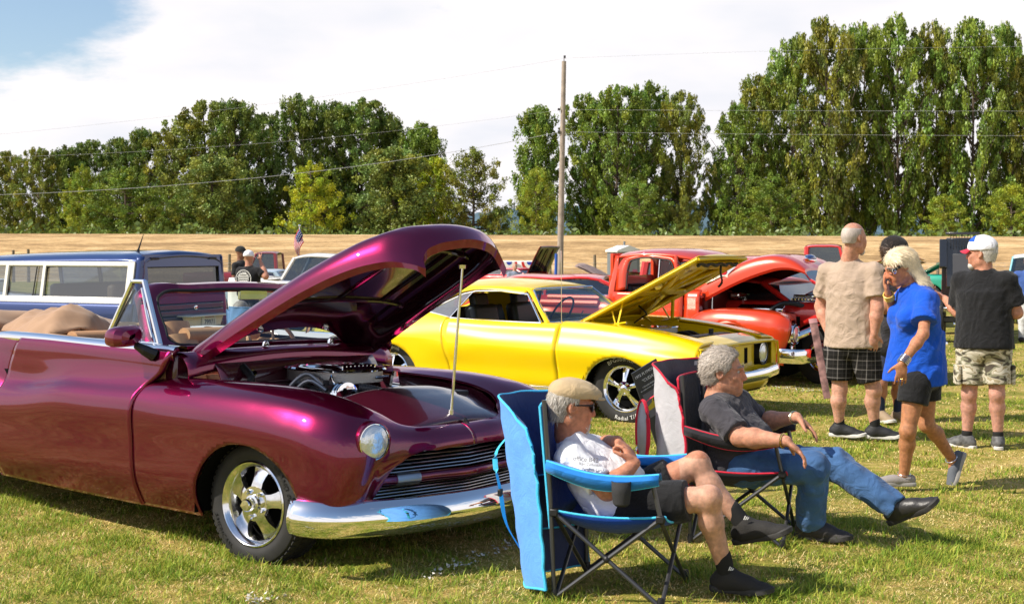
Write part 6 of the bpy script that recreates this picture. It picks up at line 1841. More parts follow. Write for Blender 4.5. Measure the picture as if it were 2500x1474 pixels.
S.build('body', m_skc, r1, F.origin, colors=lambda V: np.where((V[:, 2] < .62)[:, None] & (V[:, 0] > .80)[:, None], np.array([.56, .31, .21]), face_cols(F, (.50, .215, .125))(V)))
garment(F, 'shirt', m_wshirt, r1, [lambda S: F.torso(S, .014), sleeve(F, 'R', .80, .072, .074), sleeve(F, 'L', .7, .068, .066)], vox=.007, wr=(3, .010, .8), cuts=[plane(F.J['P'] - F.upv * .10, -F.upv)])
garment(F, 'shorts', m_blacks, r1, [lambda S: S.ell(F.J['P'] - F.upv * .02, (.185, .145, .13), F.B, .03), shortleg(F, 'R', .74, .118, .098), shortleg(F, 'L', .60, .112, .10)], wr=(9, .008, .7), cuts=[plane(F.J['P'] + F.upv * .03, F.upv)])
shoe(F, 'R', m_shoeb, m_soleb, r1, sock=(m_sock, .10), laces=True); shoe(F, 'L', m_shoeb, m_soleb, r1, up=(-.25, .05, .95), sock=(m_sock, .10), laces=True)
hair_cap(F, r1, m_greyhair, g=.009, front=.02, low=-.085, side_low=-.01, amp=.003, strands=(1600, .03, (.55, .51, .45), (0, -.25, -.9), .15))
S = SDF(F.J['H'] - .2, F.J['H'] + .2, .005); S.ell(F.h(0, -.005, .062), np.array([.094, .118, .070]), F.HB, .01); S.ell(F.h(0, .050, .062), np.array([.082, .092, .040]), F.HB, .03)
S.cut(lambda P: (lambda q: -(q @ F.hu) + .034 + .09 * np.clip(q @ F.hf, -1, .12) * (1.0))(P - F.J['H'])); S.ell(F.h(0, .118, .044), np.array([.066, .045, .0085]), F.HB, .006); S.warp(wrinkle(12, .003, .9)); S.build('flat_cap', cloth_mat('tan cap cloth', (.50, .37, .215), weave=350), r1, F.origin)
mb = MB()
for s in (-1, 1): mb.tube([F.h(s * .082, -.005, .006) - F.origin, F.h(s * .078, .05, .010) - F.origin, F.h(s * .064, .088, .012) - F.origin], [.003, .004, .006], 8)
mb.tube([F.h(.064, .088, .014) - F.origin, F.h(0, .108, .016) - F.origin, F.h(-.064, .088, .014) - F.origin], .003, 6); mb.build('sunglasses_frame', m_black, r1)
for s in (-1, 1): MB().ball(F.h(s * .036, .093, -.004) - F.origin, (.028, .008, .020), 16, 10, F.HB.T).build('sunglasses_lens', mat('dark lens', (.01, .012, .02), .05, coat=1), r1)
S = SDF(F.J['H'] - .2, F.J['H'] + .2, .005); S.ell(F.h(0, .082, -.098), (.024, .020, .034), F.HB, .01); S.cone(F.h(.024, .078, -.055), F.h(.026, .072, -.095), .008, .010, .01); S.cone(F.h(-.024, .078, -.055), F.h(-.026, .072, -.095), .008, .010, .01); S.cone(F.h(-.02, .097, -.056), F.h(.02, .097, -.056), .006, .006, .01); S.warp(wrinkle(4, .003, 2)); S.build('goatee', m_whitehair, r1, F.origin, smooth=1); add_strands(F, r1, S, 500, .014, (.62, .58, .52), (0, .3, -.9), .3)
finger_ring(r1, F.origin, F.J['wL'] + nrm((.8, -.38, -.3)) * .10, (.8, -.38, -.3), m=m_chrome)
# small print on the sleeve
d1, d2 = nrm(F.J['eR'] - F.J['sR']), np.array([.80, -.25, -.55]); o_ = A_(1432, 1122, 5.965) - F.origin
for k, (t, sz) in enumerate((('office 842', .030), ('Ray Zellmer', .020), ('Rocket Land', .020), ('Parkway', .020))):
    plate_text(r1, 'shirt_print', t, sz, A_(1430 + 9 * k, 1121 + k * 12.5, 5.985) - F.origin, nrm((.97, -.22, -.05)), nrm((.05, 0, 1)), mat('grey print', (.18, .18, .2), .8))
for s, px, py in (('R', 1775, 1392), ('L', 1812, 1268)):
    for k in range(3): MB().prism([(0, 0), (.004, 0), (.012, .018 - .004 * k), (.007, .018 - .004 * k)], A_(px + 3 + k * 4, py, (6.065 if s == 'R' else 6.165)) - F.origin, (1, 0, 0), (0, 0, 1), (0, .003, 0)).build('sock_stripe', m_white_ink, r1, smooth=False)
F1 = F

# ---- seated grey-haired man in jeans
F = Fig(dict(P=A_(1798, 1118, 7.42), H=A_(1768, 906, 7.40), N=A_(1750, 970, 7.43), sR=A_(1742, 1000, 7.26), sL=A_(1800, 980, 7.60), eR=A_(1806, 1066, 7.10), wR=A_(1920, 1076, 6.93),
             eL=A_(1856, 1030, 7.66), wL=A_(1946, 1018, 7.40), hR=A_(1820, 1138, 7.28), hL=A_(1845, 1128, 7.54), kR=A_(1986, 1142, 7.12), kL=A_(2034, 1130, 7.42),
             aR=A_(1978, 1278, 7.28), aL=A_(2186, 1236, 7.22), tR=A_(2068, 1300, 7.18), tL=A_(2262, 1210, 7.12)), look=(.93, -.33, .0), up=(-.05, 0, 1), size=1.08, vox=.0065, fat=1.12, belly=.06)
r2 = person(F, 'seated grey-haired man in charcoal shirt and blue jeans smiling in the red-trimmed chair')
S = F.sdf(); F.torso(S); F.head(S)
for s in 'RL': F.arm(S, s)
F.hand(S, 'R', (.72, -.20, -.62), (-.5, .0, -.8), curl=.45, spread=.3); F.hand(S, 'L', (.72, -.15, -.60), (-.4, 0, -.8), curl=.35, spread=.7)
S.build('body', m_skc, r2, F.origin, colors=face_cols(F, (.53, .25, .155)))
eyes(F, r2)
m_char = cloth_mat('charcoal jersey', (.060, .056, .064), noise=.15)
garment(F, 'shirt', m_char, r2, [lambda S: F.torso(S, .014), sleeve(F, 'R', .88, .076, .080), sleeve(F, 'L', .85, .072, .072)], vox=.0075, wr=(8, .011, .8), cuts=[plane(F.J['P'] - F.upv * .13, -F.upv)])
m_jean = cloth_mat('blue denim', (.055, .125, .27), noise=.30, nscale=7, weave=400)
def jl(s):
    def g(S):
        H_, K, A = F.J['h' + s], F.J['k' + s], F.J['a' + s]; S.ell(H_, .12, None, .03); S.cone(H_, K, .118, .094, .03); S.ell(K, .086, None, .03); S.cone(K, A - (K - A) * .04, .092, .084, .02, flat=True)
    return g
garment(F, 'jeans', m_jean, r2, [lambda S: S.ell(F.J['P'], (.19, .15, .13), F.B, .03), jl('R'), jl('L')], vox=.0075, wr=(15, .013, .75), cuts=[plane(F.J['P'] + F.upv * .05, F.upv)])
shoe(F, 'R', mat('dark grey shoe', (.045, .04, .038), .7, bump=.3, bscale=120), m_soleb, r2, sock=(m_sock, .08)); shoe(F, 'L', mat('black leather', (.03, .028, .027), .4, bump=.2, bscale=60), m_soleb, r2, up=(-.52, .0, .85), sock=(m_sock, .06))
hair_cap(F, r2, hair_mat('steel grey hair', (.40, .34, .28), .55), g=.016, front=.048, low=-.07, side_low=-.02, amp=.008, strands=(3200, .034, (.52, .45, .38), (0, -.75, -.45), .42))
mb = MB(); 
for p, d, m_, r in ((F.J['wR'] + nrm(F.J['eR'] - F.J['wR']) * .02, F.J['wR'] - F.J['eR'], 'gold', .036),): mb.tube([p + (lambda su: su[0] * math.cos(a) + su[1] * math.sin(a))(frame(d)) * r - F.origin for a in np.linspace(0, 2 * PI, 30, endpoint=False)], .005, 8, closed=True)
mb.build('bracelet', mat('gold', (.9, .6, .2), .25, metal=1), r2)
p = F.J['wL'] + nrm(F.J['eL'] - F.J['wL']) * .02; su = frame(F.J['wL'] - F.J['eL']); mb = MB(); mb.tube([p + (su[0] * math.cos(a) + su[1] * math.sin(a)) * .034 - F.origin for a in np.linspace(0, 2 * PI, 30, endpoint=False)], .008, 8, closed=True, flat=.6); mb.build('wrist_watch', mat('pale gold', (.8, .68, .4), .3, metal=1), r2)
finger_ring(r2, F.origin, F.J['wR'] + nrm((.72, -.2, -.62)) * .105 + np.array([0, -.03, -.01]), (.6, -.2, -.8))
F2 = F

# ---- bald man from behind
m_beige = cloth_mat('taupe cotton', (.42, .315, .235))
def plaid():
    m = bare('dark plaid'); nt = m.node_tree; b = nt.nodes['Principled BSDF']; tc = nt.nodes.new('ShaderNodeTexCoord'); sp = nt.nodes.new('ShaderNodeSeparateXYZ'); nt.links.new(tc.outputs['Object'], sp.inputs[0])
    acc = None
    for out, f, th, c in ((0, 14, .90, .10), (2, 13, .90, .10), (0, 28, .93, .035), (2, 26, .93, .035)):
        mu = nt.nodes.new('ShaderNodeMath'); mu.operation = 'MULTIPLY'; nt.links.new(sp.outputs[out], mu.inputs[0]); mu.inputs[1].default_value = f * 1.0
        fr = nt.nodes.new('ShaderNodeMath'); fr.operation = 'FRACT'; nt.links.new(mu.outputs[0], fr.inputs[0]); g = nt.nodes.new('ShaderNodeMath'); g.operation = 'GREATER_THAN'; nt.links.new(fr.outputs[0], g.inputs[0]); g.inputs[1].default_value = th
        s = nt.nodes.new('ShaderNodeMath'); s.operation = 'MULTIPLY'; nt.links.new(g.outputs[0], s.inputs[0]); s.inputs[1].default_value = c
        if acc is None: acc = s
        else:
            a = nt.nodes.new('ShaderNodeMath'); a.operation = 'ADD'; nt.links.new(acc.outputs[0], a.inputs[0]); nt.links.new(s.outputs[0], a.inputs[1]); acc = a
    a = nt.nodes.new('ShaderNodeMath'); a.operation = 'ADD'; nt.links.new(acc.outputs[0], a.inputs[0]); a.inputs[1].default_value = .014
    cb = nt.nodes.new('ShaderNodeCombineColor'); 
    for i, k in enumerate((1.0, .92, .86)):
        q = nt.nodes.new('ShaderNodeMath'); q.operation = 'MULTIPLY'; nt.links.new(a.outputs[0], q.inputs[0]); q.inputs[1].default_value = k; nt.links.new(q.outputs[0], cb.inputs[i])
    nt.links.new(cb.outputs[0], b.inputs['Base Color']); b.inputs['Roughness'].default_value = .85; b.inputs['Specular IOR Level'].default_value = .15
    return m
F = Fig(dict(P=A_(2082, 838, 11.08), H=A_(2086, 580, 11.0), N=A_(2074, 632, 11.05), sR=A_(2134, 664, 10.93), sL=A_(2022, 664, 11.22), eR=A_(2142, 752, 10.86), wR=A_(2134, 816, 10.86), eL=A_(2004, 748, 11.3), wL=A_(2022, 812, 11.2),
             hR=A_(2108, 856, 11.02), hL=A_(2050, 856, 11.12), kR=A_(2134, 952, 11.0), kL=A_(2050, 950, 11.12), aR=A_(2136, 1046, 11.05), aL=A_(2049, 1042, 11.15), tR=A_(2200, 1066, 10.98), tL=A_(2098, 1056, 11.08)), look=(.86, .48, -.05), size=1.06, vox=.009, fat=1.2, belly=.05)
r3 = person(F, 'bald man seen from behind in a taupe shirt and dark plaid shorts')
S = F.sdf(); F.torso(S); F.head(S)
for s in 'RL': F.arm(S, s, ru=.050, rl=.041, rw=.028); F.leg(S, s)
F.hand(S, 'R', (-.05, .1, -1), (0, 1, 0), .5); F.hand(S, 'L', (0, 0, -1), (1, 0, 0), .5)
S.build('body', m_skc, r3, F.origin, colors=lambda V: np.where((V[:, 2] < .75)[:, None], np.array([.55, .29, .20]), face_cols(F, (.55, .27, .18))(V)))
garment(F, 'shirt', m_beige, r3, [lambda S: F.torso(S, .020), sleeve(F, 'R', .72, .084, .090), sleeve(F, 'L', .72, .084, .088), lambda S: S.cone(F.J['P'] + F.upv * .42, F.J['P'] - F.upv * .02, .215, .245, .05, flat=True, sq=(F.fwd, .80))], vox=.009, wr=(21, .012, .7), cuts=[plane(F.J['P'] - F.upv * .03, -F.upv)])
garment(F, 'shorts', plaid(), r3, [lambda S: S.ell(F.J['P'] - F.upv * .03, (.208, .170, .13), F.B, .03), shortleg(F, 'R', .78, .135, .112), shortleg(F, 'L', .76, .135, .108)], vox=.01, wr=(22, .006, .7))
m_ath = mat('black trainer', (.02, .02, .022), .6, bump=.3, bscale=90)
for s in 'RL': shoe(F, s, m_ath, m_solew, r3, sock=(m_sock, .07), laces=True)
hair_cap(F, r3, hair_mat('cropped white hair', (.50, .42, .36), .2), g=.003, front=-.0, low=-.055, side_low=-.02, amp=.001, crown=lambda f, u, s: u - .075, vox=.006)
S = SDF(F.J['H'] - .2, F.J['H'] + .2, .006); S.ell(F.h(0, .084, -.105), (.03, .022, .036), F.HB, .01); S.build('beard', m_whitehair, r3, F.origin)
F3 = F

# ---- man in the black cap, mostly hidden behind the blond woman
F = Fig(dict(P=A_(2168, 842, 12.2), H=A_(2186, 616, 12.2), N=A_(2182, 660, 12.2), sR=A_(2150, 678, 12.2), sL=A_(2222, 678, 12.3), eR=A_(2158, 752, 12.05), wR=A_(2200, 712, 11.95), eL=A_(2232, 755, 12.2), wL=A_(2196, 700, 12.0),
             hR=A_(2152, 850, 12.2), hL=A_(2190, 850, 12.3), kR=A_(2150, 935, 12.15), kL=A_(2195, 935, 12.25), aR=A_(2148, 1008, 12.2), aL=A_(2192, 1010, 12.3), tR=A_(2180, 1028, 12.0), tL=A_(2232, 1028, 12.1)), look=(.75, -.65, -.1), size=1.05, vox=.011, fat=1.15, belly=.04)
r4 = person(F, 'man in a black cap and dark shirt standing behind the blond woman')
S = F.sdf(); F.torso(S); F.head(S)
for s in 'RL': F.arm(S, s, ru=.055, rl=.047); F.leg(S, s)
F.hand(S, 'R', (.5, 0, .8), (0, 0, 1), .5); F.hand(S, 'L', (-.3, 0, .9), (0, -1, 0), .5)
S.build('body', skin_mat('warm skin', (.42, .19, .11)), r4, F.origin)
garment(F, 'shirt', cloth_mat('dark grey jersey', (.045, .043, .048)), r4, [lambda S: F.torso(S, .018), sleeve(F, 'R', .75, .08, .08), sleeve(F, 'L', .75, .08, .08)], vox=.011, wr=(31, .006, .8))
garment(F, 'shorts', cloth_mat('navy shorts', (.05, .06, .11)), r4, [lambda S: S.ell(F.J['P'], (.18, .15, .12), F.B, .03), shortleg(F, 'R', .8, .12, .1), shortleg(F, 'L', .8, .12, .1)], vox=.011)
for s in 'RL': shoe(F, s, mat('tan shoe', (.3, .22, .14), .7), m_solew, r4, sock=(mat('navy sock', (.02, .03, .07), .9), .25))
hair_cap(F, r4, hair_mat('brown curls', (.07, .04, .025)), g=.024, front=.03, low=-.085, side_low=-.03, amp=.012, vox=.007, strands=(1200, .035, (.07, .04, .025), (.5, -.3, -.3), .6))
def ball_cap(F, root, m, m_b, g=.016, bd=None, name='cap', vent=None):
    S = SDF(F.J['H'] - .22, F.J['H'] + .22, .006); S.ell(F.h(0, -.012, .045), (np.array([.076, .098, .080]) + g) * F.sc, F.HB, .01); S.cut(lambda P: .022 * F.sc - (P - F.J['H']) @ F.hu - .06 * np.clip((P - F.J['H']) @ F.hf, -.1, 0)); 
    if vent: S.ell(F.h(0, -.12, .035), (.035, .05, .028), F.HB, .006, 's')
    o = S.build(name, m, root, F.origin)
    mb = MB(); G = []
    for v in np.linspace(0, 1, 7):
        G.append([F.h(.078 * math.sin(a) * (1 - .12 * v), .052 + .045 * math.cos(a) + v * (.065) * (math.cos(a) ** .5 if math.cos(a) > 0 else 0), .034 - .02 * v - .012 * math.sin(a) ** 2 * (1 + v)) - F.origin for a in np.linspace(-1.35, 1.35, 19)])
    mb.grid(G); mb.build('cap_peak', m_b, root, solid=.004); return o
ball_cap(F, r4, cloth_mat('black cap cloth', (.018, .016, .016)), cloth_mat('black cap cloth', (0, 0, 0)), g=.026)
F4 = F

# ---- blond woman in the blue shirt, walking left
F = Fig(dict(P=A_(2248, 912, 8.84), H=A_(2196, 650, 8.82), N=A_(2226, 704, 8.84), sL=A_(2262, 734, 8.68), sR=A_(2214, 726, 8.97), eL=A_(2254, 815, 8.52), wL=A_(2203, 886, 8.44), eR=A_(2186, 772, 9.02), wR=A_(2168, 716, 8.86),
             hL=A_(2236, 936, 8.74), hR=A_(2258, 934, 8.92), kL=A_(2216, 1052, 8.70), kR=A_(2262, 1036, 8.92), aL=A_(2207, 1160, 8.78), aR=A_(2326, 1122, 9.05), tL=A_(2140, 1180, 8.78), tR=A_(2304, 1180, 9.02)), look=(-.90, -.12, -.42), up=(-.3, 0, 1), size=.97, vox=.0075, fat=.98, female=True)
r5 = person(F, 'blond woman in a blue shirt and black shorts walking left with a raised hand')
S = F.sdf(); F.torso(S); F.head(S)
for s in 'RL': F.arm(S, s, ru=.044, rl=.037, rw=.024)
for s in 'RL': F.leg(S, s)
F.hand(S, 'L', (-.08, .02, -1), (.1, 1, 0), curl=.35, spread=.2); F.hand(S, 'R', (-.28, 0, .95), (.75, -.2, .2), curl=.35, spread=.8)
S.build('body', m_skc, r5, F.origin, colors=lambda V: np.where((V[:, 2] < 1.0)[:, None], np.array([.43, .19, .09]), face_cols(F, (.50, .22, .12))(V)))
m_blue = cloth_mat('royal blue cotton', (.010, .085, .52))
garment(F, 'shirt', m_blue, r5, [lambda S: F.torso(S, .030), lambda S: S.cone(F.J['P'] * .4 + (F.J['sR'] + F.J['sL']) * .3, A_(2232, 935, 8.84), .175, .215, .05, flat=True, sq=((.25, 1, 0), .78)), sleeve(F, 'L', .70, .075, .095), sleeve(F, 'R', .6, .07, .08)], vox=.008, wr=(41, .009, .6), cuts=[plane(A_(2240, 941, 8.84), (.10, 0, -1))])
S = F.sdf(.007); S.cone(F.J['N'] * .75 + F.J['H'] * .25 - np.array([0, 0, .09]), F.J['N'] - np.array([0, 0, .01]), .072, .064, .02, flat=True); S.cone(F.J['N'] - np.array([0, 0, .2]), F.J['N'] + np.array([-.02, 0, .05]), .055, .05, .01) if False else None; S.build('collar', m_blue, r5, F.origin)
garment(F, 'shorts', m_blacks, r5, [lambda S: S.ell(F.J['P'], (.175, .15, .12), F.B, .03), shortleg(F, 'L', .42, .108, .104), shortleg(F, 'R', .42, .108, .104)], wr=(43, .003, .8))
m_gs = mat('grey knit shoe', (.30, .27, .25), .85, bump=.4, bscale=300); m_gs2 = mat('dark grey knit shoe', (.11, .12, .14), .85, bump=.4, bscale=300)
shoe(F, 'L', m_gs, mat('grey sole', (.35, .33, .3), .7), r5, low=True, drop=.072); shoe(F, 'R', m_gs2, mat('grey sole', (.3, .3, .3)), r5, low=True, up=(-.92, 0, .38), drop=.072)
# long hair
m_bl = hair_mat('pale blond hair', (.78, .64, .42), .22)
S = SDF(F.J['H'] - .32, F.J['H'] + .26, .007); S.ell(F.h(0, -.016, .032), np.array([.083, .105, .094]), F.HB, .01)
S.cone(F.h(0, -.06, .02), F.J['N'] + np.array([.045, -.02, .02]), .078, .068, .04); S.cone(F.J['N'] + np.array([.045, -.02, .02]), F.J['N'] + np.array([.12, -.02, -.10]), .066, .045, .04); S.cone(F.h(-.055, -.0, .055), F.h(-.072, .048, .012), .035, .022, .02); S.cone(F.h(.055, -.0, .055), F.h(.072, .048, .012), .035, .022, .02)
S.cut(lambda P: (lambda q: np.minimum(.062 - np.sqrt((q @ F.hf - .085) ** 2 + (q @ F.hu + .045) ** 2), .2))(P - F.J['H']) if False else (lambda q: np.where(q @ F.hu < .040, (q @ F.hf) - .012 - .5 * np.clip(q @ F.hu, -.1, .04), (q @ F.hf) - .082))(P - F.J['H'])); S.warp(wrinkle(45, .005, 1.6)); S.build('hair', m_bl, r5, F.origin, smooth=1); add_strands(F, r5, S, 4200, .06, (.80, .67, .46), (0, -.45, -1.0), .012, 8, .25)
eyes(F, r5)
mb = MB()
for s in (-1, 1): mb.tube([F.h(s * .080, .0, .008) - F.origin, F.h(s * .066, .086, .006) - F.origin], [.004, .008], 6, flat=1.6); mb.tube([F.h(s * .036, .092, .0) - F.origin + (F.hs * math.cos(a) * .026 + F.hu * math.sin(a) * .022) for a in np.linspace(0, 2 * PI, 22, endpoint=False)], .0035, 6, closed=True)
mb.build('glasses_frame', m_black, r5)
for s in (-1, 1):
    mb = MB(); c = F.h(s * .071, .072, -.004) - F.origin; mb.tube([c + F.hf * (.004 + .018 * t * math.cos(7 * t)) + F.hu * (.018 * t * math.sin(7 * t)) + F.hs * s * .007 for t in np.linspace(.15, 1.1, 18)], .0032, 6); mb.build('glasses_scroll', m_chrome, r5)
def bangle(F, root, w, e, off, r, th, m, name='bangle'):
    p = F.J[w] + nrm(F.J[e] - F.J[w]) * off; s, u = frame(F.J[w] - F.J[e]); mb = MB(); mb.tube([p + (s * math.cos(a) + u * math.sin(a)) * r - F.origin for a in np.linspace(0, 2 * PI, 26, endpoint=False)], th, 6, closed=True); mb.build(name, m, root)
for k in range(5): bangle(F, r5, 'wL', 'eL', .0 + k * .012, .034 + .001 * (k % 2), .0035, m_polish)
for k in range(4): bangle(F, r5, 'wR', 'eR', .012 + k * .013, .033, .005, mat('yellow beads', (.75, .5, .1), .4))
bangle(F, r5, 'aR', 'kR', .02, .042, .003, m_polish, 'anklet'); bangle(F, r5, 'aL', 'kL', .015, .042, .002, m_polish, 'anklet')
finger_ring(r5, F.origin, F.J['wL'] + np.array([-.01, -.02, -.10]), (0, 0, -1))
F5 = F

# ---- man in black T-shirt, camouflage shorts and white cap, from behind
def camo():
    m = bare('camouflage cloth'); nt = m.node_tree; b = nt.nodes['Principled BSDF']; tc = nt.nodes.new('ShaderNodeTexCoord'); mp = nt.nodes.new('ShaderNodeMapping'); mp.inputs['Scale'].default_value = (1, 1, 2.0); nt.links.new(tc.outputs['Object'], mp.inputs[0])
    n = nt.nodes.new('ShaderNodeTexNoise'); n.inputs['Scale'].default_value = 9; n.inputs['Detail'].default_value = 1.5; n.inputs['Distortion'].default_value = .8; nt.links.new(mp.outputs[0], n.inputs['Vector'])
    cr = nt.nodes.new('ShaderNodeValToRGB'); cr.color_ramp.interpolation = 'CONSTANT'; nt.links.new(n.outputs['Fac'], cr.inputs[0]); e = cr.color_ramp.elements
    e[0].position = 0; e[0].color = (.07, .055, .04, 1); e[1].position = .40; e[1].color = (.24, .23, .15, 1)
    for p, c in ((.48, (.55, .50, .40)), (.56, (.34, .28, .17)), (.63, (.62, .58, .48))): k = e.new(p); k.color = (*c, 1)
    nt.links.new(cr.outputs[0], b.inputs['Base Color']); b.inputs['Roughness'].default_value = .85; return m
F = Fig(dict(P=A_(2402, 842, 10.6), H=A_(2396, 618, 10.6), N=A_(2402, 660, 10.6), sL=A_(2348, 686, 10.74), sR=A_(2458, 686, 10.5), eL=A_(2340, 762, 10.84), wL=A_(2306, 728, 11.02), eR=A_(2482, 764, 10.5), wR=A_(2474, 742, 10.74),
             hL=A_(2374, 856, 10.65), hR=A_(2430, 856, 10.58), kL=A_(2366, 962, 10.65), kR=A_(2434, 962, 10.55), aL=A_(2360, 1070, 10.7), aR=A_(2437, 1072, 10.6), tL=A_(2306, 1074, 10.85), tR=A_(2432, 1080, 10.84)), look=(-.80, .58, 0), size=1.03, vox=.009, fat=1.15, belly=.05)
r6 = person(F, 'man in a black T-shirt, camouflage shorts and white cap seen from behind')
S = F.sdf(); F.torso(S); F.head(S)
for s in 'RL': F.arm(S, s, ru=.049, rl=.041, rw=.028); F.leg(S, s)
F.hand(S, 'L', (-.6, .5, .5), (0, 0, 1), .5); F.hand(S, 'R', (-.3, .9, .1), (0, 0, 1), .5)
S.build('body', m_skc, r6, F.origin, colors=lambda V: np.where((V[:, 2] < .75)[:, None], np.array([.52, .27, .20]), face_cols(F, (.54, .25, .16))(V)))
garment(F, 'shirt', cloth_mat('black cotton', (.014, .014, .015)), r6, [lambda S: F.torso(S, .020), sleeve(F, 'R', .78, .082, .092), sleeve(F, 'L', .78, .082, .090), lambda S: S.cone(F.J['P'] + F.upv * .42, F.J['P'] - F.upv * .02, .205, .235, .05, flat=True, sq=(F.fwd, .80))], vox=.009, wr=(51, .012, .7), cuts=[plane(F.J['P'] - F.upv * .03, -F.upv)])
m_camo = camo()
garment(F, 'shorts', m_camo, r6, [lambda S: S.ell(F.J['P'] - F.upv * .03, (.200, .162, .13), F.B, .03), shortleg(F, 'R', .78, .13, .112), shortleg(F, 'L', .78, .13, .112)], vox=.01, wr=(52, .005, .7))
for s, sd_ in (('L', -1), ('R', 1)): MB().box((F.J['h' + s] * .4 + F.J['k' + s] * .6) + np.array([sd_ * .115, -.02, .02]) - F.origin, (.03, .12, .16)).build('cargo_pocket', m_camo, r6, bevel=.01)
for s in 'RL': shoe(F, s, mat('grey trainer', (.10, .10, .10), .6, noise=.5, nscale=30), m_solew, r6, sock=(m_sock, .05))
hair_cap(F, r6, m_whitehair, g=.008, front=.0, low=-.07, side_low=-.02, amp=.002, vox=.006, strands=(900, .025, (.62, .58, .52), (0, -.2, -.9), .15))
m_wc = cloth_mat('white cap cloth', (.80, .79, .82)); ball_cap(F, r6, m_wc, cloth_mat('red cap peak', (.5, .03, .06)), g=.020, vent=True)
S = SDF(F.J['H'] - .2, F.J['H'] + .2, .006); S.ell(F.h(0, -.008, .048), (np.array([.078, .098, .080]) + .0225), F.HB, .01); S.cut(lambda P: .075 - (P - F.J['H']) @ F.hf - 0 * P[..., 0]) if False else S.cut(lambda P: np.maximum(.03 - (P - F.J['H']) @ F.hf, .09 - (P - F.J['H']) @ F.hu)); S.build('cap_panel', cloth_mat('blue cap panel', (.02, .1, .5)), r6, F.origin)
S = SDF(F.J['H'] - .2, F.J['H'] + .2, .006); S.ell(F.h(0, .07, -.10), (.045, .035, .036), F.HB, .01); S.build('beard', m_whitehair, r6, F.origin)
F6 = F


# ---- far figures, simpler
def far_person(label, head, base_y, Y, look, top, skin, bottom=(.02, .02, .03), hair=None, cap=None, seated=False, fat=1.1, arms=None, hlen=False, sc=1.0):
    Hh = A_(head[0], head[1], Y); gz = float(ground_z(Hh[0], Y)); ht = Hh[2] - gz
    f = nrm((look[0], look[1], 0)); rt = np.array([f[1], -f[0], 0]); d = lambda r, ff, z: np.array([Hh[0], Y, gz]) + rt * r + f * ff + np.array([0, 0, z])
    if not seated:
        k = ht / 1.62
        J = dict(P=d(0, 0, .93 * k), H=Hh, N=d(0, -.01, 1.44 * k), sR=d(.19, 0, 1.36 * k), sL=d(-.19, 0, 1.36 * k), eR=d(.25, 0, 1.08 * k), eL=d(-.25, 0, 1.08 * k), wR=d(.22, .08, .85 * k), wL=d(-.22, .08, .85 * k), hR=d(.09, 0, .88 * k), hL=d(-.09, 0, .88 * k), kR=d(.11, .02, .48 * k), kL=d(-.11, .02, .48 * k), aR=d(.12, 0, .08), aL=d(-.12, 0, .08), tR=d(.14, .2, .03), tL=d(-.14, .2, .03))
    else:
        z0 = ht - .72
        J = dict(P=d(0, 0, z0), H=Hh, N=d(0, -.02, z0 + .55), sR=d(.19, -.02, z0 + .47), sL=d(-.19, -.02, z0 + .47), eR=d(.25, .1, z0 + .2), eL=d(-.25, .1, z0 + .2), wR=d(.15, .3, z0 + .15), wL=d(-.15, .3, z0 + .15), hR=d(.09, .02, z0 - .02), hL=d(-.09, .02, z0 - .02), kR=d(.13, .42, z0), kL=d(-.13, .42, z0), aR=d(.13, .45, .08), aL=d(-.13, .45, .08), tR=d(.14, .65, .03), tL=d(-.14, .65, .03))
    for q, v in (arms or {}).items(): J[q] = d(*v)
    F = Fig(J, look=look, vox=.018, fat=fat, size=sc)
    r = person(F, label); S = F.sdf(.016); F.torso(S); F.head(S)
    for s in 'RL': F.arm(S, s); F.leg(S, s); F.hand(S, s, (f * .3 + [0, 0, -.9]) if not arms else (0, 0, 1), f, .3)
    S.build('body', skin_mat('far skin %d' % int(skin[0] * 100), skin), r, F.origin)
    garment(F, 'shirt', cloth_mat('far cloth %d' % int(top[0] * 1000 + top[2] * 100), top), r, [lambda S: F.torso(S, .022), sleeve(F, 'R', .7, .08, .08), sleeve(F, 'L', .7, .08, .08)], vox=.018, wr=(3, .006, .6), smooth=1)
    def tl(s):
        return lambda S: (S.cone(J['h' + s], J['k' + s], .11, .08, .03), S.cone(J['k' + s], J['a' + s], .08, .06, .03))
    garment(F, 'trousers', cloth_mat('far trousers %d' % int(bottom[0] * 1000), bottom), r, [lambda S: S.ell(J['P'], (.17, .13, .12), F.B, .03), tl('R'), tl('L')], vox=.018, wr=None, smooth=1)
    for s in 'RL': MB().ball((J['a' + s] * .5 + J['t' + s] * .5) - F.origin, (.06, .13, .05), 10, 6, Rz(math.atan2(-f[0], f[1]))).build('shoe', m_shoeb, r)
    if hair is not None:
        if hlen:
            S = SDF(Hh - .35, Hh + .2, .014); S.ell(F.h(0, -.03, .03), (.09, .10, .095), F.HB, .01); S.cone(F.h(0, -.06, .0), F.h(0, -.08, -.22), .085, .06, .03); S.build('hair', hair_mat('hair %d' % int(hair[0] * 1000), hair), r, F.origin)
        else: hair_cap(F, r, hair_mat('hair %d' % int(hair[0] * 1000), hair), g=.014, vox=.012, amp=.002)
    if cap is not None: ball_cap(F, r, cloth_mat('cap %d' % int(cap[0] * 1000), cap), cloth_mat('cap %d' % int(cap[0] * 1000), cap), g=.02)
    return r, F
far_person('man in a black cap and black T-shirt, left of the one in the white cap', (588, 617), 0, 27, (.9, -.35, -.05), (.016, .016, .018), (.20, .09, .05), cap=(.03, .03, .028), fat=1.25)
rm, Fm = far_person('man in a white cap with a round white print on his black shirt', (608, 629), 0, 24.5, (.35, .92, 0), (.015, .015, .017), (.50, .24, .16), cap=(.85, .84, .86), fat=1.35, arms=dict(eR=(.36, .0, 1.20), wR=(.14, .16, 1.50)))
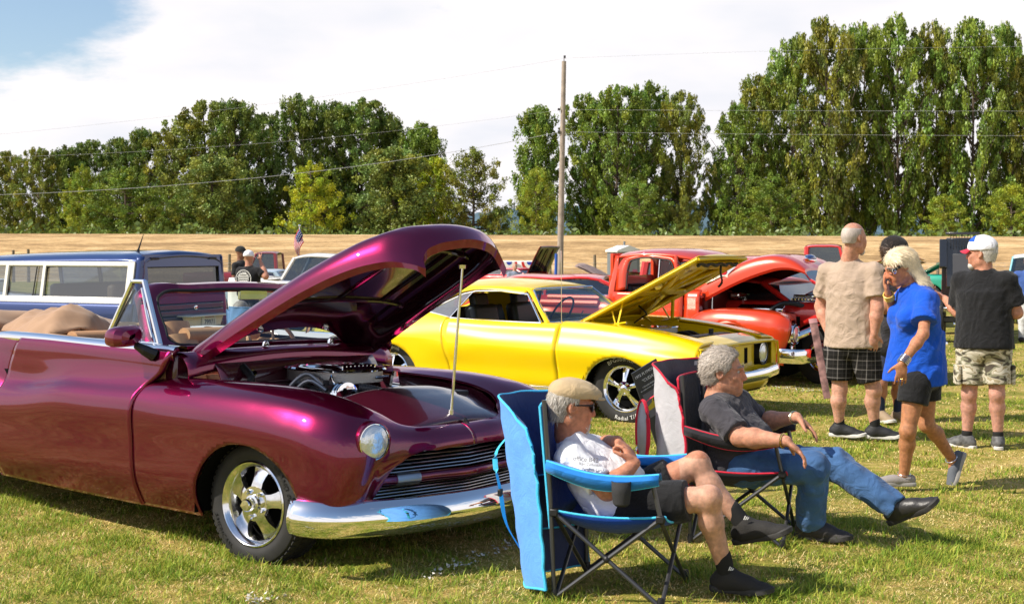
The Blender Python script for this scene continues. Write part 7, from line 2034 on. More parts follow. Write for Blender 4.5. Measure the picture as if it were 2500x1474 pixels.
c = (Fm.J['sR'] + Fm.J['sL']) / 2 - Fm.upv * .14 - Fm.fwd * .195 - Fm.origin; sx_, ux_ = Fm.side, Fm.upv
mb = MB()
for ra, rb in ((.155, .165), (.105, .112)): mb.grid([[c + (sx_ * math.cos(a) + ux_ * math.sin(a)) * q for a in np.linspace(0, 2 * PI, 40)] for q in (ra, rb)])
for k in range(6): w = math.sqrt(max(0, .1 ** 2 - (.08 - k * .032) ** 2)); mb.add([c + sx_ * -w + ux_ * (.08 - k * .032), c + sx_ * w + ux_ * (.08 - k * .032), c + sx_ * w + ux_ * (.094 - k * .032), c + sx_ * -w + ux_ * (.094 - k * .032)], [[0, 1, 2, 3]])
mb.build('shirt_print', m_white_ink, rm, smooth=False)
mb = MB(); ring_text(mb, 'FAST CIRCLE', .117, .05, PI / 2, c, sx_, ux_, -Fm.fwd, 1.1); mb.build('shirt_print', m_white_ink, rm, smooth=False)
far_person('grey-haired woman seen from behind, seated in the light blue camping chair', (592, 757), 0, 16.2, (.5, .85, 0), (.25, .33, .50), (.5, .28, .2), hair=(.30, .26, .22), seated=True, hlen=True)
far_person('young woman in a black top and white trousers by the banner, hand at her face', (1212, 634), 0, 72, (.2, -.98, 0), (.02, .02, .025), (.5, .28, .2), bottom=(.75, .75, .75), hair=(.10, .05, .03), hlen=True, fat=.9, arms=dict(eR=(-.22, .1, 1.1), wR=(-.05, .2, 1.42)))
far_person('bald man in sunglasses and grey shirt sitting behind the red car', (1257, 651), 0, 44, (.25, -.95, -.1), (.22, .25, .32), (.52, .27, .19), seated=True, fat=1.2)
far_person('person in a blue top and white shorts cut by the right edge', (2512, 640), 0, 24, (-.3, -.9, 0), (.05, .10, .3), (.5, .27, .19), bottom=(.7, .7, .7), hair=(.2, .12, .08))
# ================================================================ camping chairs
m_tube = mat('grey steel tube', (.10, .10, .105), .35, metal=.7)
def camp_chair(o, rz, label, c_seat, c_out, c_in, c_trim, c_arm, fl, post_lean=-.05, cup=True, loop=None, name='camping_chair'):
    K = empty(name, o, rz, label, 'chair', 'folding camping chairs')
    W, D, hs, ha, hb = .56, .50, .405, .60, .92
    P = lambda x, y, z: np.array([x, y, z], float)
    def leg(a, b, r=.0105): MB().tube([a, b], r, 8).build('leg', m_tube, K)
    for y in (0, W):
        leg(P(0, y, .01), P(D, y, hs)); leg(P(D, y, .01), P(0, y, hs))
    for x in (0, D):
        leg(P(x, .02, .01), P(x, W - .02, hs - .02)); leg(P(x, W - .02, .01), P(x, .02, hs - .02))
    for y in (0, W):
        MB().tube([P(0, y, .01), P(post_lean * .4, y, .5), P(post_lean, y, hb)], .011, 8).build('back_post', m_tube, K); MB().tube([P(D, y, hs), P(D - .045, y, ha)], .011, 8).build('arm_post', m_tube, K)
        mb = MB(); mb.ball(P(D / 2, y, hs / 2 + .005), .018, 10, 6); mb.build('joint', m_black, K)
    for x in (0, D):
        for y in (0, W): MB().lathe([(.017, 0), (.019, .03), (.014, .055), (0, .056)], P(x, y, -.004), (0, 0, 1), 12).build('foot', m_black, K); MB().box(P(x, y, hs), (.04, .035, .035)).build('joint', m_black, K, bevel=.006)
    n = 15; G = []
    for i in range(n):
        u = i / (n - 1); row = []
        for j in range(n):
            v = j / (n - 1); sag = .115 * (4 * v * (1 - v)) ** .8 * (.55 + .45 * math.sin(PI * min(1, u * .9 + .1))) + .02 * (4 * u * (1 - u))
            row.append(P(-.02 + (D + .04) * u, W * v, hs + .012 - sag))
        G.append(row)
    s = MB().grid(G).build('seat', c_seat, K, solid=.006)
    pp = [G[i][0] for i in range(n)]; mb = MB(); mb.tube(curve(pp, 30), .006, 6); mb.tube(curve([G[i][-1] for i in range(n)], 30), .006, 6); mb.tube(curve([G[-1][j] for j in range(n)], 30), .006, 6); mb.build('seat_piping', c_trim, K)
    # skirt of seat cloth under the near edge
    G = [[P(x, .0 + .0, hs - .005 - .02 * k * math.sin(PI * (x + .02) / (D + .04))) for x in np.linspace(0, D, 12)] for k in (0, 1, 2, 3, 4)]
    MB().grid([[p + np.array([0, .035 * k, 0]) for p in r_] for k, r_ in enumerate(G)]).build('seat_side', c_seat, K, solid=.004)
    G = []
    for i in range(12):
        u = i / 11; G.append([P(-.02 + post_lean * u - .07 * math.sin(PI * v) * (1 - .4 * u), W * v, .33 + (hb - .36) * u) for v in np.linspace(0, 1, 12)])
    MB().grid(G).build('backrest', c_seat, K, solid=.006); mb = MB(); mb.tube([G[i][0] for i in range(12)], .007, 6); mb.tube([G[i][-1] for i in range(12)], .007, 6); mb.tube(G[-1], .007, 6); mb.build('back_piping', c_trim, K)
    for y in (0, W):
        sg = -1 if y == 0 else 1; G = []
        for u in np.linspace(0, 1, 12):
            z = .645 + (ha + .01 - .645) * u - .035 * math.sin(PI * u); x = -.03 + (D + .03) * u; w = .045 * (.5 + .5 * math.sin(PI * min(1, .15 + u)))
            G.append([P(x, y + sg * (-.03), z - .035), P(x, y - sg * .01, z - .004), P(x, y + sg * .03, z), P(x, y + sg * .042, z - .02), P(x, y + sg * .036, z - .045 - .02 * math.sin(PI * u))])
        MB().grid(G).build('armrest', c_arm, K, solid=.005); mb = MB(); mb.tube([g[2] for g in G], .0055, 6); mb.tube([g[-1] for g in G], .005, 6); mb.build('arm_piping', c_trim, K)
    if cup:
        MB().lathe([(.026, -.11), (.036, -.10), (.042, -.05), (.043, 0)], P(.33, -.045, .575), (0, 0, 1), 18, cap=False).build('cup_holder', mat('black mesh', (.03, .03, .032), .8, bump=.5, bscale=400), K, solid=.002)
    # shade flap hanging down behind
    ft, fb, zt, zb = fl
    rows = []; nz = 18
    for i in range(nz):
        t = i / (nz - 1); z = zt + (zb - zt) * t; tw = np.array([t + (t ** .38 - t) * max(0, 1 - j / 7) for j in range(26)])[:, None]; a = curve(np.array([[p[0], p[1], 0] for p in ft]), 26) * (1 - tw) + curve(np.array([[p[0], p[1], 0] for p in fb]), 26) * tw
        dz = .06 * (1 - t) ** 6
        r_ = []
        for j, q in enumerate(a):
            e = max(0, 1 - j / 6); r_.append(P(q[0] + .004 * math.sin(z * 37 + j), q[1], z - (.09 * e ** 2) * (1 - t) ** 3 + .02 * e * t + .002 * math.sin(j * .9)))
        rows.append(r_)
    MB().grid(rows).build('shade_flap', c_out, K, smooth=True)
    inn = [[p + np.array([.008, .004 if j > 6 else .006, 0]) for j, p in enumerate(r_)] for r_ in rows]
    MB().grid(inn, flip=True).build('shade_lining', c_in, K)
    mb = MB(); mb.tube([r_[0] for r_ in rows], .008, 6); mb.tube(rows[0], .006, 6); mb.tube(rows[-1], .006, 6); mb.tube([r_[-1] for r_ in rows], .006, 6); mb.build('flap_piping', c_trim, K)
    mb = MB(); mb.tube([p + np.array([.012, 0, 0]) for p in inn[8][4:]], .005, 6); mb.tube([p + np.array([.012, 0, 0]) for p in inn[13][4:]], .005, 6); mb.build('pocket_piping', c_trim, K)
    q = rows[9][8]; mb = MB(); pts = [rows[4][9], rows[5][9] + [-.05, -.02, 0], rows[9][9] + [-.06, -.02, 0], rows[12][9] + [-.05, -.02, 0], rows[14][9] + [-.005, 0, 0]]
    mb.tube(curve(pts, 24), .013, 4, flat=.25); mb.build('strap', c_trim, K); MB().box(rows[9][9] + [-.062, -.02, 0], (.02, .03, .035)).build('buckle', m_black, K, bevel=.004)
    if loop:
        mb = MB(); mb.tube(loop, .012, 8, closed=True, flat=.6); mb.build('strap_loop', c_trim, K); MB().add(loop, [list(range(len(loop)))]).build('loop_panel', c_out, K, solid=.004)
    return K
cl = lambda n, c, w=300, r=.7: cloth_mat(n, c, r, weave=w, crease=.2)
c_b = cl('blue polyester', (.008, .055, .34)); c_lb = cl('light blue polyester', (.115, .33, .80)); c_cy = cl('cyan piping', (.07, .55, .85)); c_ab = cl('blue arm cloth', (.02, .20, .62))
c_bin = cl('navy mesh', (.06, .075, .16))
camp_chair((.195, 6.05, 0), math.radians(-19), 'blue camping chair with cyan piping holding the man in the flat cap', c_b, c_lb, c_bin, c_cy, c_ab,
           ([(-.20, .045), (-.33, .16), (-.33, .38), (-.20, .54), (-.06, .60)], [(-.035, -.03), (-.17, .08), (-.18, .34), (-.08, .50), (.0, .58)], .905, .03))
c_wg = cl('pale grey polyester', (.52, .51, .53)); c_rd = cl('red piping', (.62, .02, .05)); c_dk = cl('charcoal polyester', (.028, .026, .03)); c_gi = cl('grey lining', (.10, .10, .12))
def lp():
    o = np.array([-.27, .0, .60]); return [o + np.array([.04 * math.sin(a) , -.03 * math.sin(a), .175 * math.cos(a)]) for a in np.linspace(0, 2 * PI, 28, endpoint=False)]
camp_chair((.985, 7.23, 0), math.radians(-19), 'charcoal and pale grey camping chair with red piping holding the man in jeans', c_dk, c_wg, c_gi, c_rd, c_dk,
           ([(-.12, -.02), (-.20, .03), (-.22, .30), (-.14, .50), (-.02, .58)], [(.0, -.035), (-.16, .0), (-.19, .30), (-.10, .50), (.0, .58)], .97, .22), cup=False, loop=lp())
m_clear = glass('clear plastic', (.9, .9, .88), .9, .10)
c_pb = cl('dusty blue polyester', (.12, .24, .46))
# light blue chair of the grey-haired woman by the wagon
camp_chair((-2.98, 15.9, -.02), math.radians(62), 'light blue camping chair behind the blue wagon, seen through the windscreen', c_pb, c_pb, c_pb, c_pb, c_pb,
           ([(-.10, .0), (-.15, .14), (-.15, .4), (-.08, .5), (0, .58)], [(-.06, 0), (-.1, .1), (-.1, .34), (-.08, .5), (.0, .56)], .93, .35), cup=False)

# ================================================================ show board beside the yellow coupe
m_board = mat('dark board', (.035, .038, .045), .45)
b0, b1, b2, b3 = A_(1543, 912, 8.45), A_(1606, 892, 8.55), A_(1655, 1075, 9.0), A_(1606, 1092, 8.6)
o = b3; BD = empty('display_board', (o[0], o[1], 0), 0, 'tilted dark information board about the yellow coupe', 'sign')
ex_ = (b1 - b0); ey_ = (b0 - b3); w_, h_ = np.linalg.norm(ex_), np.linalg.norm(ey_); ex_, ey_ = nrm(ex_), nrm(ey_); ex_ = nrm(ex_ - (ex_ @ ey_) * ey_); nn = np.cross(ex_, ey_); w_ = .21; q_ = .50
L0 = b3 - np.array([o[0], o[1], 0])
MB().prism([(0, 0), (w_, 0), (w_, h_), (0, h_)], L0, ex_, ey_, -nn * .012).build('board', m_board, BD, smooth=False)
def bt(t, sz, x, y, m=m_white_ink): plate_text(BD, 'lettering', t, sz * q_, L0 + ex_ * x + ey_ * y + nn * .002, ex_, ey_, m)
bt('1972 PLYMOUTH', .052, w_ * .5, h_ - .04); bt('"CUDA"', .060, w_ * .5, h_ - .085); bt('1 OF 6,382 PRODUCED', .026, w_ * .5, h_ - .125); bt('340 - 4 SPEED MANUAL - MATCHING NUMBERS', .017, w_ * .5, h_ - .145)
MB().prism([(.02, h_ - .34), (w_ - .02, h_ - .34), (w_ - .02, h_ - .17), (.02, h_ - .17)], L0 + nn * .001, ex_, ey_, nn * .001).build('picture', mat('picture grey', (.16, .15, .17), .5), BD, smooth=False)
MB().prism([(.03, h_ - .29), (w_ - .03, h_ - .28), (w_ - .03, h_ - .25), (w_ - .07, h_ - .24), (w_ - .08, h_ - .21), (.08, h_ - .215), (.07, h_ - .245), (.03, h_ - .26)], L0 + nn * .0025, ex_, ey_, nn * .001).build('picture_car', mat('printed yellow', (.65, .48, .03), .5), BD, smooth=False)
MB().prism([(w_ - .08, h_ - .24), (w_ - .09, h_ - .22), (.09, h_ - .222), (.08, h_ - .243)], L0 + nn * .004, ex_, ey_, nn * .001).build('picture_window', m_board, BD, smooth=False)
MB().tube([L0 + ex_ * w_ * .5 + ey_ * h_ * .9 - nn * .02, L0 + ex_ * w_ * .5 - nn * .30 + np.array([0, 0, -L0[2] + .01])], .012, 6).build('stand', m_black, BD)
mb = MB(); mb.tube([L0 + ex_ * .02 - nn * .01, np.array([L0[0], L0[1] + .02, 0])], .01, 6); mb.build('stand', m_black, BD)
# glossy black sculpture: a hand-like arch on a knobbly base
o = A_(1562, 1062, 8.0); sc_ = SDF(np.array([-.18, -.16, -.02]), np.array([.18, .16, .34]), .006)
r_ = np.random.default_rng(4)
for k in range(16): a = k * 2.4; sc_.ell((-.02 + .075 * math.cos(a) * (k / 16) ** .5, .06 * math.sin(a) * (k / 16) ** .5, .045 + .02 * math.sin(k)), np.ones(3) * (.022 + .012 * r_.random()), None, .008)
sc_.ell((.05, .0, .07), (.06, .05, .055), None, .02)
C3 = curve([[.02, 0, .08], [.0, 0, .16], [.02, 0, .22], [.07, 0, .235], [.08, .01, .17], [.06, .02, .10]], 12)
for a, b in zip(C3[:-1], C3[1:]): sc_.cone(a, b, .020, .019, .01)
sc_.cone([.06, 0, .22], [.10, .0, .20], .014, .006, .01)
so = sc_.build('sculpture', mat('gloss black', (.01, .01, .01), .12, coat=1), None, (0, 0, 0), smooth=1); so.location = (o[0], o[1], 0); tag(so, 'small glossy black sculpture on the grass beside the board', 'sculpture')

# painted strip leaning on the red pickup's bumper
a, b = A_(1985, 782, 14.2), A_(2020, 905, 14.0); st = empty('painted_stick', (b[0], b[1], 0), 0, 'mottled pink and brown painted strip leaning against the red pickup bumper', 'strip'); a0, b0_ = a - np.array([b[0], b[1], 0]), b - np.array([b[0], b[1], 0]); b0_[2] = .02
d_ = nrm(a0 - b0_)
MB().tube([b0_, a0], [.038, .042], 4, flat=.25, up=(0, 1, 0)).build('strip', mat('mottled pink brown', (.30, .16, .14), .6, noise=.6, nscale=14), st); MB().tube([a0 - d_ * .03, a0 + d_ * .02], .045, 4, flat=.3, up=(0, 1, 0)).build('cap', mat('pink end', (.6, .3, .3), .6), st)

# ================================================================ blue wagon
m_wb = mat('blue wagon paint', (.012, .036, .15), .28, coat=1, coat_rough=.03, metal=.3); m_wbr = m_wb
m_cream = mat('cream white paint', (.74, .72, .66), .4, coat=.4)
WG = empty('wagon', (-4.44, 17.70, -.04), math.radians(155), 'dark blue vintage wagon with cream window band, parked beyond the convertible', 'car')
def wside(s):
    G, _ = surf([[[x, s * .90, .35], [x, s * .96, .5], [x, s * .985, .72], [x, s * .975, .90], [x, s * .955, .945]] for x in (0.02, .5, 1.6, 2.8, 3.6)], nv=16, step=.2); panel('side_panel', G, m_wb, WG, [(.95, .36, .45, .40)], flip=s < 0, solid=.02)
    # cream band: frame around three windows as one flush sheet with real openings
    def yz(z): return s * (.955 - .16 * (z - .945))
    xs_ = [0.06, .168, 1.568, 1.618, 2.235, 2.285, 3.0, 3.06]; z0, z1, z2, z3 = .948, 1.015, 1.435, 1.488
    mb = MB()
    def q(xa, xb, za, zb): mb.add([[xa, yz(za), za], [xb, yz(za), za], [xb, yz(zb), zb], [xa, yz(zb), zb]], [[0, 1, 2, 3]])
    q(xs_[0], xs_[-1], z0, z1); q(xs_[0], xs_[-1], z2, z3)
    for xa, xb in ((.06, .168), (1.568, 1.618), (2.235, 2.285), (3.0, 3.06)): q(xa, xb, z1, z2)
    mb.build('window_band', m_cream, WG, smooth=False, solid=.02)
    for xa, xb in ((.168, 1.568), (1.618, 2.235), (2.285, 3.0)):
        wn_ = bpy.data.objects.new('window', None); COL.objects.link(wn_); wn_.parent = WG
        yo = s * .02; mb = MB(); mb.add([[xa, yz(z1) - yo, z1], [xb, yz(z1) - yo, z1], [xb, yz(z2) - yo, z2], [xa, yz(z2) - yo, z2]], [[0, 1, 2, 3]]); mb.build('pane', glass('wagon glass', (.5, .62, .72), .7, .22), wn_, smooth=False)
        mb = MB(); P = [[xa, yz(z1), z1], [xb, yz(z1), z1], [xb, yz(z2), z2], [xa, yz(z2), z2]]; mb.tube([np.array(p) for p in P], .016, 6, closed=True); mb.build('frame', m_cream, wn_); mb = MB(); mb.tube([np.array(p) + [0, -s * .018, 0] for p in P], .014, 6, closed=True); mb.build('seal', m_rubber, wn_)
    MB().tube([[1.76, yz(1.02), 1.02], [1.74, yz(1.43), 1.43]], .009, 6).build('window_divider', m_rubber, WG)
wside(1); wside(-1)
G, _ = surf([[[x, y, z] for y, z in zip(np.array([-.87, -.84, -.76, -.55, -.25, 0, .25, .55, .76, .84, .87]) * k, np.array([1.485, 1.53, 1.575, 1.61, 1.632, 1.64, 1.632, 1.61, 1.575, 1.53, 1.485]) - dz)] for x, k, dz in ((-.03, .96, .07), (.03, .985, .02), (.15, 1, .005), (.6, 1, 0), (1.6, 1, .012), (2.4, 1, .035), (3.0, .99, .07), (3.3, .95, .12))], nv=44, step=.08)
panel('roof', G, m_wbr, WG, solid=.03)
# tail: corner pillars, upper gate with window, ribbed lower gate
for s in (-1, 1):
    G, _ = surf([[[.06, s * (.955 - .16 * (z - .945)), z], [.01, s * (.945 - .16 * (z - .945)), z], [-.025, s * (.88 - .1 * (z - .945)), z], [-.03, s * .80, z]] for z in (.4, .8, 1.1, 1.4, 1.5, 1.56)], nv=10, step=.1); panel('tail_pillar', G, m_wb, WG, flip=s > 0)
mb = MB()
def tq(mb, ya, yb, za, zb, x=-.03): mb.add([[x + .08 * max(0, za - 1.05), ya, za], [x + .08 * max(0, za - 1.05), yb, za], [x + .08 * max(0, zb - 1.05), yb, zb], [x + .08 * max(0, zb - 1.05), ya, zb]], [[0, 1, 2, 3]])
tq(mb, -.82, .82, .93, 1.07); tq(mb, -.82, .82, 1.42, 1.58); tq(mb, -.82, -.74, 1.07, 1.42); tq(mb, .74, .82, 1.07, 1.42); mb.build('upper_tailgate', m_wb, WG, smooth=False, solid=.02)
mb = MB(); tq(mb, -.74, .74, 1.07, 1.42, -.02); mb.build('rear_window', glass('dark wagon glass', (.30, .30, .30), .7, .12), WG, smooth=False)
mb = MB(); mb.tube([np.array([-.033 + .08 * max(0, z - 1.05), y, z]) for y, z in ((-.74, 1.07), (.74, 1.07), (.74, 1.42), (-.74, 1.42))], .014, 6, closed=True); mb.build('seal', m_rubber, WG)
for y in (-.6, .6): MB().box((-.02, y, 1.53), (.03, .16, .03)).build('hinge', m_black, WG, bevel=.005)
m_wl = mat('blue grey gate', (.05, .06, .10), .35, coat=.7)
for k in range(6): MB().box((-.035, 0, .88 - k * .085), (.03, 1.62, .078)).build('gate_rib', m_wl, WG, bevel=.012)
MB().lathe([(.035, 0), (.03, .012), (.012, .016), (0, .016)], (-.05, -.20, .86), (-1, 0, 0), 16).build('lock', m_chrome, WG)
MB().box((-.16, -.28, .755), (.26, .92, .02)).build('bumper_step', m_cream, WG, bevel=.008); MB().prism([(-.36, 0), (.36, 0), (.42, .13), (-.42, .13)], (-.10, -.28, .61), (0, 1, 0), (0, 0, 1), (-.03, 0, 0)).build('plate_mount', m_cream, WG, smooth=False)
PL = empty('p', (0, 0, 0)); bpy.data.objects.remove(PL)
lp_ = bpy.data.objects.new('number_plate', None); COL.objects.link(lp_); lp_.parent = WG
MB().box((-.142, -.37, .67), (.008, .31, .155)).build('plate', mat('plate white', (.70, .74, .80), .5), lp_, bevel=.004); plate_text(lp_, 'plate_number', '79971', .095, (-.148, -.38, .655), np.array([0, -1.0, 0]), np.array([0, 0, 1.0]), mat('plate ink', (.03, .05, .16), .6)); plate_text(lp_, 'plate_state', 'WASHINGTON', .028, (-.148, -.37, .728), np.array([0, -1.0, 0]), np.array([0, 0, 1.0]), mat('plate red', (.5, .06, .05), .6))
MB().box((-.10, 0, .50), (.10, 1.9, .14)).build('rear_bumper', m_chrome, WG, bevel=.03)
MB().box((1.7, 0, .45), (3.6, 1.8, .1)).build('floor_pan', m_void, WG)
for x in (.5, 1.5): MB().box((x + .1, 0, .98), (.14, 1.5, .42)).build('bench_seat', m_tan if x < 1 else m_black, WG, bevel=.05)
G, _ = surf([[[3.05, y, .95], [3.6, y, .98], [4.6, y, .93], [4.8, y, .8]] for y in (-.9, 0, .9)], nv=12, step=.3); panel('hood', G, m_wb, WG, flip=True)
MB().tube([[.42, .42, 1.61], [.40, .42, 1.66], [.32, .42, 1.85]], [.03, .012, .004], 8).build('aerial', m_black, WG)
for x in (.95, 3.9):
    for s in (-1, 1): wheel(WG, (x, s * .95, .36), R=.36, W=.22, side=s, detail=False, rim=.2, style='cap')

# ================================================================ simpler vehicles of the background
m_gl2 = glass('background car glass', (.35, .42, .45), .7, .16)
def vehicle(label, cat, loc, deg, paint, L=4.5, W=1.8, zb=.95, H=1.45, ws=(3.0, 2.5), rw=(1.0, 1.4), roof=None, bed=False, hood=None, hood_u=None, wr=.33, light=True, hoodz=None, name='parked_car', boot=None, front='chrome', pillar=None, interior=None):
    "x from tail (0) to nose (L); ws = (windscreen foot, head), rw = (rear window foot, head); hood = opening angle"
    V_ = empty(name, loc, math.radians(deg), label, cat, 'vintage vehicles parked further back'); hz = hoodz or zb; w = W / 2; tl = boot or zb
    xw = [.78, L - .82]; ar = [(x, wr, wr * 1.22, wr * 1.15) for x in xw]; pil = pillar or paint
    for s in (-1, 1):
        st = []
        for x in (0, .25, rw[0], (rw[0] + ws[0]) / 2, ws[0], L - .3, L):
            zt = tl if x < rw[0] else (zb if x <= ws[0] else hz); e = .88 if x in (0, L) else (.97 if x in (.25, L - .3) else 1)
            st.append([[x, s * w * .92 * e, .28], [x, s * w * .99 * e, .45], [x, s * w * e, zt * .68], [x, s * w * .965 * e, zt - .05], [x, s * w * .90 * e, zt]])
        G, _ = surf(st, nv=22, step=.09); panel('side_panel', G, paint, V_, ar, flip=s < 0, solid=.02)
        for a in ar: well(V_, a[0], a[1], a[2] + .02, a[3] + .02, s * .4, s * w * .94)
        for k, x in enumerate(xw): wheel(V_, (x, s * w * .95, wr), R=wr, W=.2, side=s, detail=False, rim=.19, style='cap')
    MB().box((L / 2, 0, .33), (L * .92, W * .8, .06)).build('floor_pan', m_void, V_)
    def deck(nm, x0, x1, z0, z1, cr=.03, m=paint): G, _ = surf([[[x, y * w * .92, z + cr * (1 - y * y)] for x, z in ((x0, z0), ((x0 + x1) / 2, (z0 + z1) / 2 + .01), (x1, z1))] for y in np.linspace(-1, 1, 9)], nv=12, step=.2); return panel(nm, G, m, V_, flip=x1 > x0)
    xa = .0
    if bed:
        MB().box((rw[0] / 2, 0, .6), (rw[0] - .1, W * .8, .03)).build('bed_floor', paint, V_); MB().box((0.02, 0, .72), (.04, W * .86, tl - .5)).build('tailgate', paint, V_, bevel=.01)
        for s in (-1, 1): MB().box((rw[0] / 2, s * w * .84, .76), (rw[0], .05, tl - .56)).build('bed_side', paint, V_)
    else: deck('boot_lid', 0, rw[0], tl - .03, tl)
    if hood is None: deck('hood', ws[0], L, hz, hz - .06)
    else:
        th_ = math.radians(hood); Lh = L - ws[0] - .05; hp2 = np.array([ws[0] + .03, 0, hz + .01]); u_ = np.array([math.cos(th_), 0, math.sin(th_)]); n_ = np.array([-math.sin(th_), 0, math.cos(th_)])
        ho = bpy.data.objects.new('hood', None); COL.objects.link(ho); ho.parent = V_
        Gt = [[hp2 + u_ * t * Lh + np.array([0, y * w * (.84 - .05 * t), 0]) + n_ * (.05 * (1 - y * y) - .04 * t ** 6) for y in np.linspace(-1, 1, 11)] for t in np.linspace(0, 1, 8)]
        MB().grid(Gt, flip=True).build('outer_skin', paint, ho, solid=.004); Gu = [[p - n_ * .035 for p in r_] for r_ in Gt]; MB().grid(Gu).build('inner_panel', hood_u or paint, ho, solid=.004)
        for y in (-.5, 0, .5): MB().tube([hp2 + u_ * .12 * Lh + np.array([0, y * w, 0]) - n_ * .04, hp2 + u_ * .9 * Lh + np.array([0, y * w * .9, 0]) - n_ * .04], .025, 4).build('brace', hood_u or paint, ho)
        MB().box(((ws[0] + L) / 2, 0, hz - .25), (L - ws[0] - .4, .6, .3)).build('engine', m_cast, V_, bevel=.04); MB().lathe([(.2, 0), (.2, .06), (.05, .08), (0, .08)], ((ws[0] + L) / 2, 0, hz - .08), (0, 0, 1), 20).build('air_cleaner', m_chrome, V_)
        for s in (-1, 1): MB().box(((ws[0] + L) / 2, s * w * .84, hz - .02), (L - ws[0], .10, .03)).build('fender_top', paint, V_, bevel=.01)
        MB().box((L - .08, 0, hz - .05), (.12, W * .84, .06)).build('nose_panel', paint, V_, bevel=.02)
    # cabin
    wt = w * .76; R_ = roof or paint
    G, _ = surf([[[x, y * wt, z + .05 * (1 - y * y)] for y in np.linspace(-1, 1, 9)] for x, z in ((rw[1] - .04, H - .08), (rw[1] + .05, H - .055), ((rw[1] + ws[1]) / 2, H - .045), (ws[1] - .05, H - .055), (ws[1] + .05, H - .085))], nv=20, step=.15); panel('roof', G, R_, V_, solid=.03)
    for s in (-1, 1):
        for (xb, xt, nm) in ((ws[0], ws[1], 'windscreen_pillar'), (rw[0], rw[1], 'rear_pillar')): MB().tube([[xb, s * w * .86, zb], [xt, s * wt * 1.0, H - .07]], .035 if nm[0] == 'w' else .06, 6).build(nm, pil, V_)
        if ws[0] - rw[0] > 1.2: xm = (ws[0] * .45 + rw[0] * .55); MB().tube([[xm, s * w * .87, zb], [xm, s * wt, H - .06]], .03, 6).build('door_pillar', pil, V_)
        MB().add([[rw[0], s * w * .86, zb], [ws[0], s * w * .86, zb], [ws[1], s * wt * .99, H - .07], [rw[1], s * wt * .99, H - .07]], [[0, 1, 2, 3]]).build('side_window', m_gl2, V_, smooth=False)
        MB().tube([[rw[0], s * w * .87, zb + .01], [ws[0], s * w * .87, zb + .01]], .014, 6).build('belt_moulding', m_chrome, V_)
    for (xb, xt, nm) in ((ws[0] + .03, ws[1] + .02, 'windscreen'), (rw[0] - .02, rw[1] - .02, 'rear_window')):
        MB().add([[xb, -w * .84, zb], [xb, w * .84, zb], [xt, wt * .97, H - .07], [xt, -wt * .97, H - .07]], [[0, 1, 2, 3]]).build(nm, m_gl2, V_, smooth=False)
    MB().box(((rw[0] + ws[0]) / 2, 0, zb - .12), (.5, W * .7, .5)).build('seats', interior or m_black, V_, bevel=.06)
    # face and tail
    MB().box((L - .03, 0, hz * .66), (.06, W * .84, hz * .42)).build('grille_backing', m_void, V_)
    for k in range(5): MB().box((L + .01, 0, hz * .52 + k * hz * .075), (.02, W * .5, .018)).build('grille_bar', m_chrome, V_)
    for s in (-1, 1):
        MB().lathe([(.105, -.02), (.105, .02), (.09, .03), (.05, .045), (0, .05)], (L + .0, s * w * .68, hz * .68), (1, 0, 0), 22).build('headlight', m_lens, V_); MB().box((L + .0, s * w * .68, hz * .68), (.04, .25, .25)).build('headlight_surround', paint, V_, bevel=.04)
        MB().box((-.01, s * w * .74, tl * .68), (.04, .14, .16)).build('tail_light', mat('tail light red', (.4, .01, .01), .25), V_, bevel=.02)
    MB().box((0.0, 0, tl * .66), (.04, W * .82, tl * .55)).build('tail_panel', paint, V_, bevel=.02)
    for x in (L + .08, -.08): MB().box((x, 0, .42), (.09, W * .95, .13)).build('bumper', m_chrome, V_, bevel=.03)
    return V_
def base(px, Y): return ((px - 1250) / FPX * Y, Y, float(ground_z(0, Y)))
m_white = mat('white paint', (.80, .79, .76), .3, coat=.8); m_crim = mat('crimson paint', (.22, .02, .03), .35, coat=.6); m_red2 = mat('bright red paint', (.62, .02, .015), .3, coat=.8); m_navy = mat('navy paint', (.02, .03, .06), .25, coat=1)
m_teal = mat('teal paint', (.02, .30, .36), .35, coat=.6); m_grn = mat('sea green paint', (.03, .34, .24), .35, coat=.6); m_blk = mat('black paint', (.012, .012, .013), .25, coat=1); m_prim = mat('worn primer', (.26, .19, .17), .8, noise=.35, nscale=7); m_yel2 = mat('mustard paint', (.75, .48, .02), .35, coat=.6)
vehicle('white vintage car with its roof showing behind the raised purple hood', 'car', base(1080, 25.5), 176, m_white, L=4.0, W=1.85, zb=1.10, H=1.62, ws=(3.0, 2.75), rw=(.9, 1.2), wr=.36, hoodz=1.16)
vehicle('dark crimson pickup in the distance behind the man in the white cap', 'truck', base(845, 42), 182, m_crim, L=5.0, W=1.9, zb=1.1, H=1.78, ws=(3.0, 2.75), rw=(2.1, 2.15), bed=True, wr=.38, name='parked_truck')
vehicle('pale blue-grey car beyond the far crimson pickup', 'car', base(800, 32), 172, mat('pale blue paint', (.35, .45, .55), .3, coat=.6), L=3.6, zb=.85, H=1.28, ws=(2.4, 1.9), rw=(.8, 1.1))
vehicle('white saloon at the far left edge behind the wagon', 'car', base(-10, 40), 170, m_white, L=4.6, zb=.9, H=1.5, ws=(3.0, 2.5), rw=(.8, 1.3))
vehicle('bright red hardtop behind the yellow coupe roof', 'car', base(1140, 22.5), -12, m_red2, L=4.9, W=1.9, zb=.94, H=1.26, ws=(3.0, 2.4), rw=(.3, .8), roof=m_red2)
vehicle('red car with a black-lined hood standing open near the pole', 'car', base(1190, 56), -35, m_red2, L=3.9, W=1.85, zb=.9, H=1.18, ws=(2.5, 2.0), rw=(.3, .6), hood=62, hood_u=m_blk)
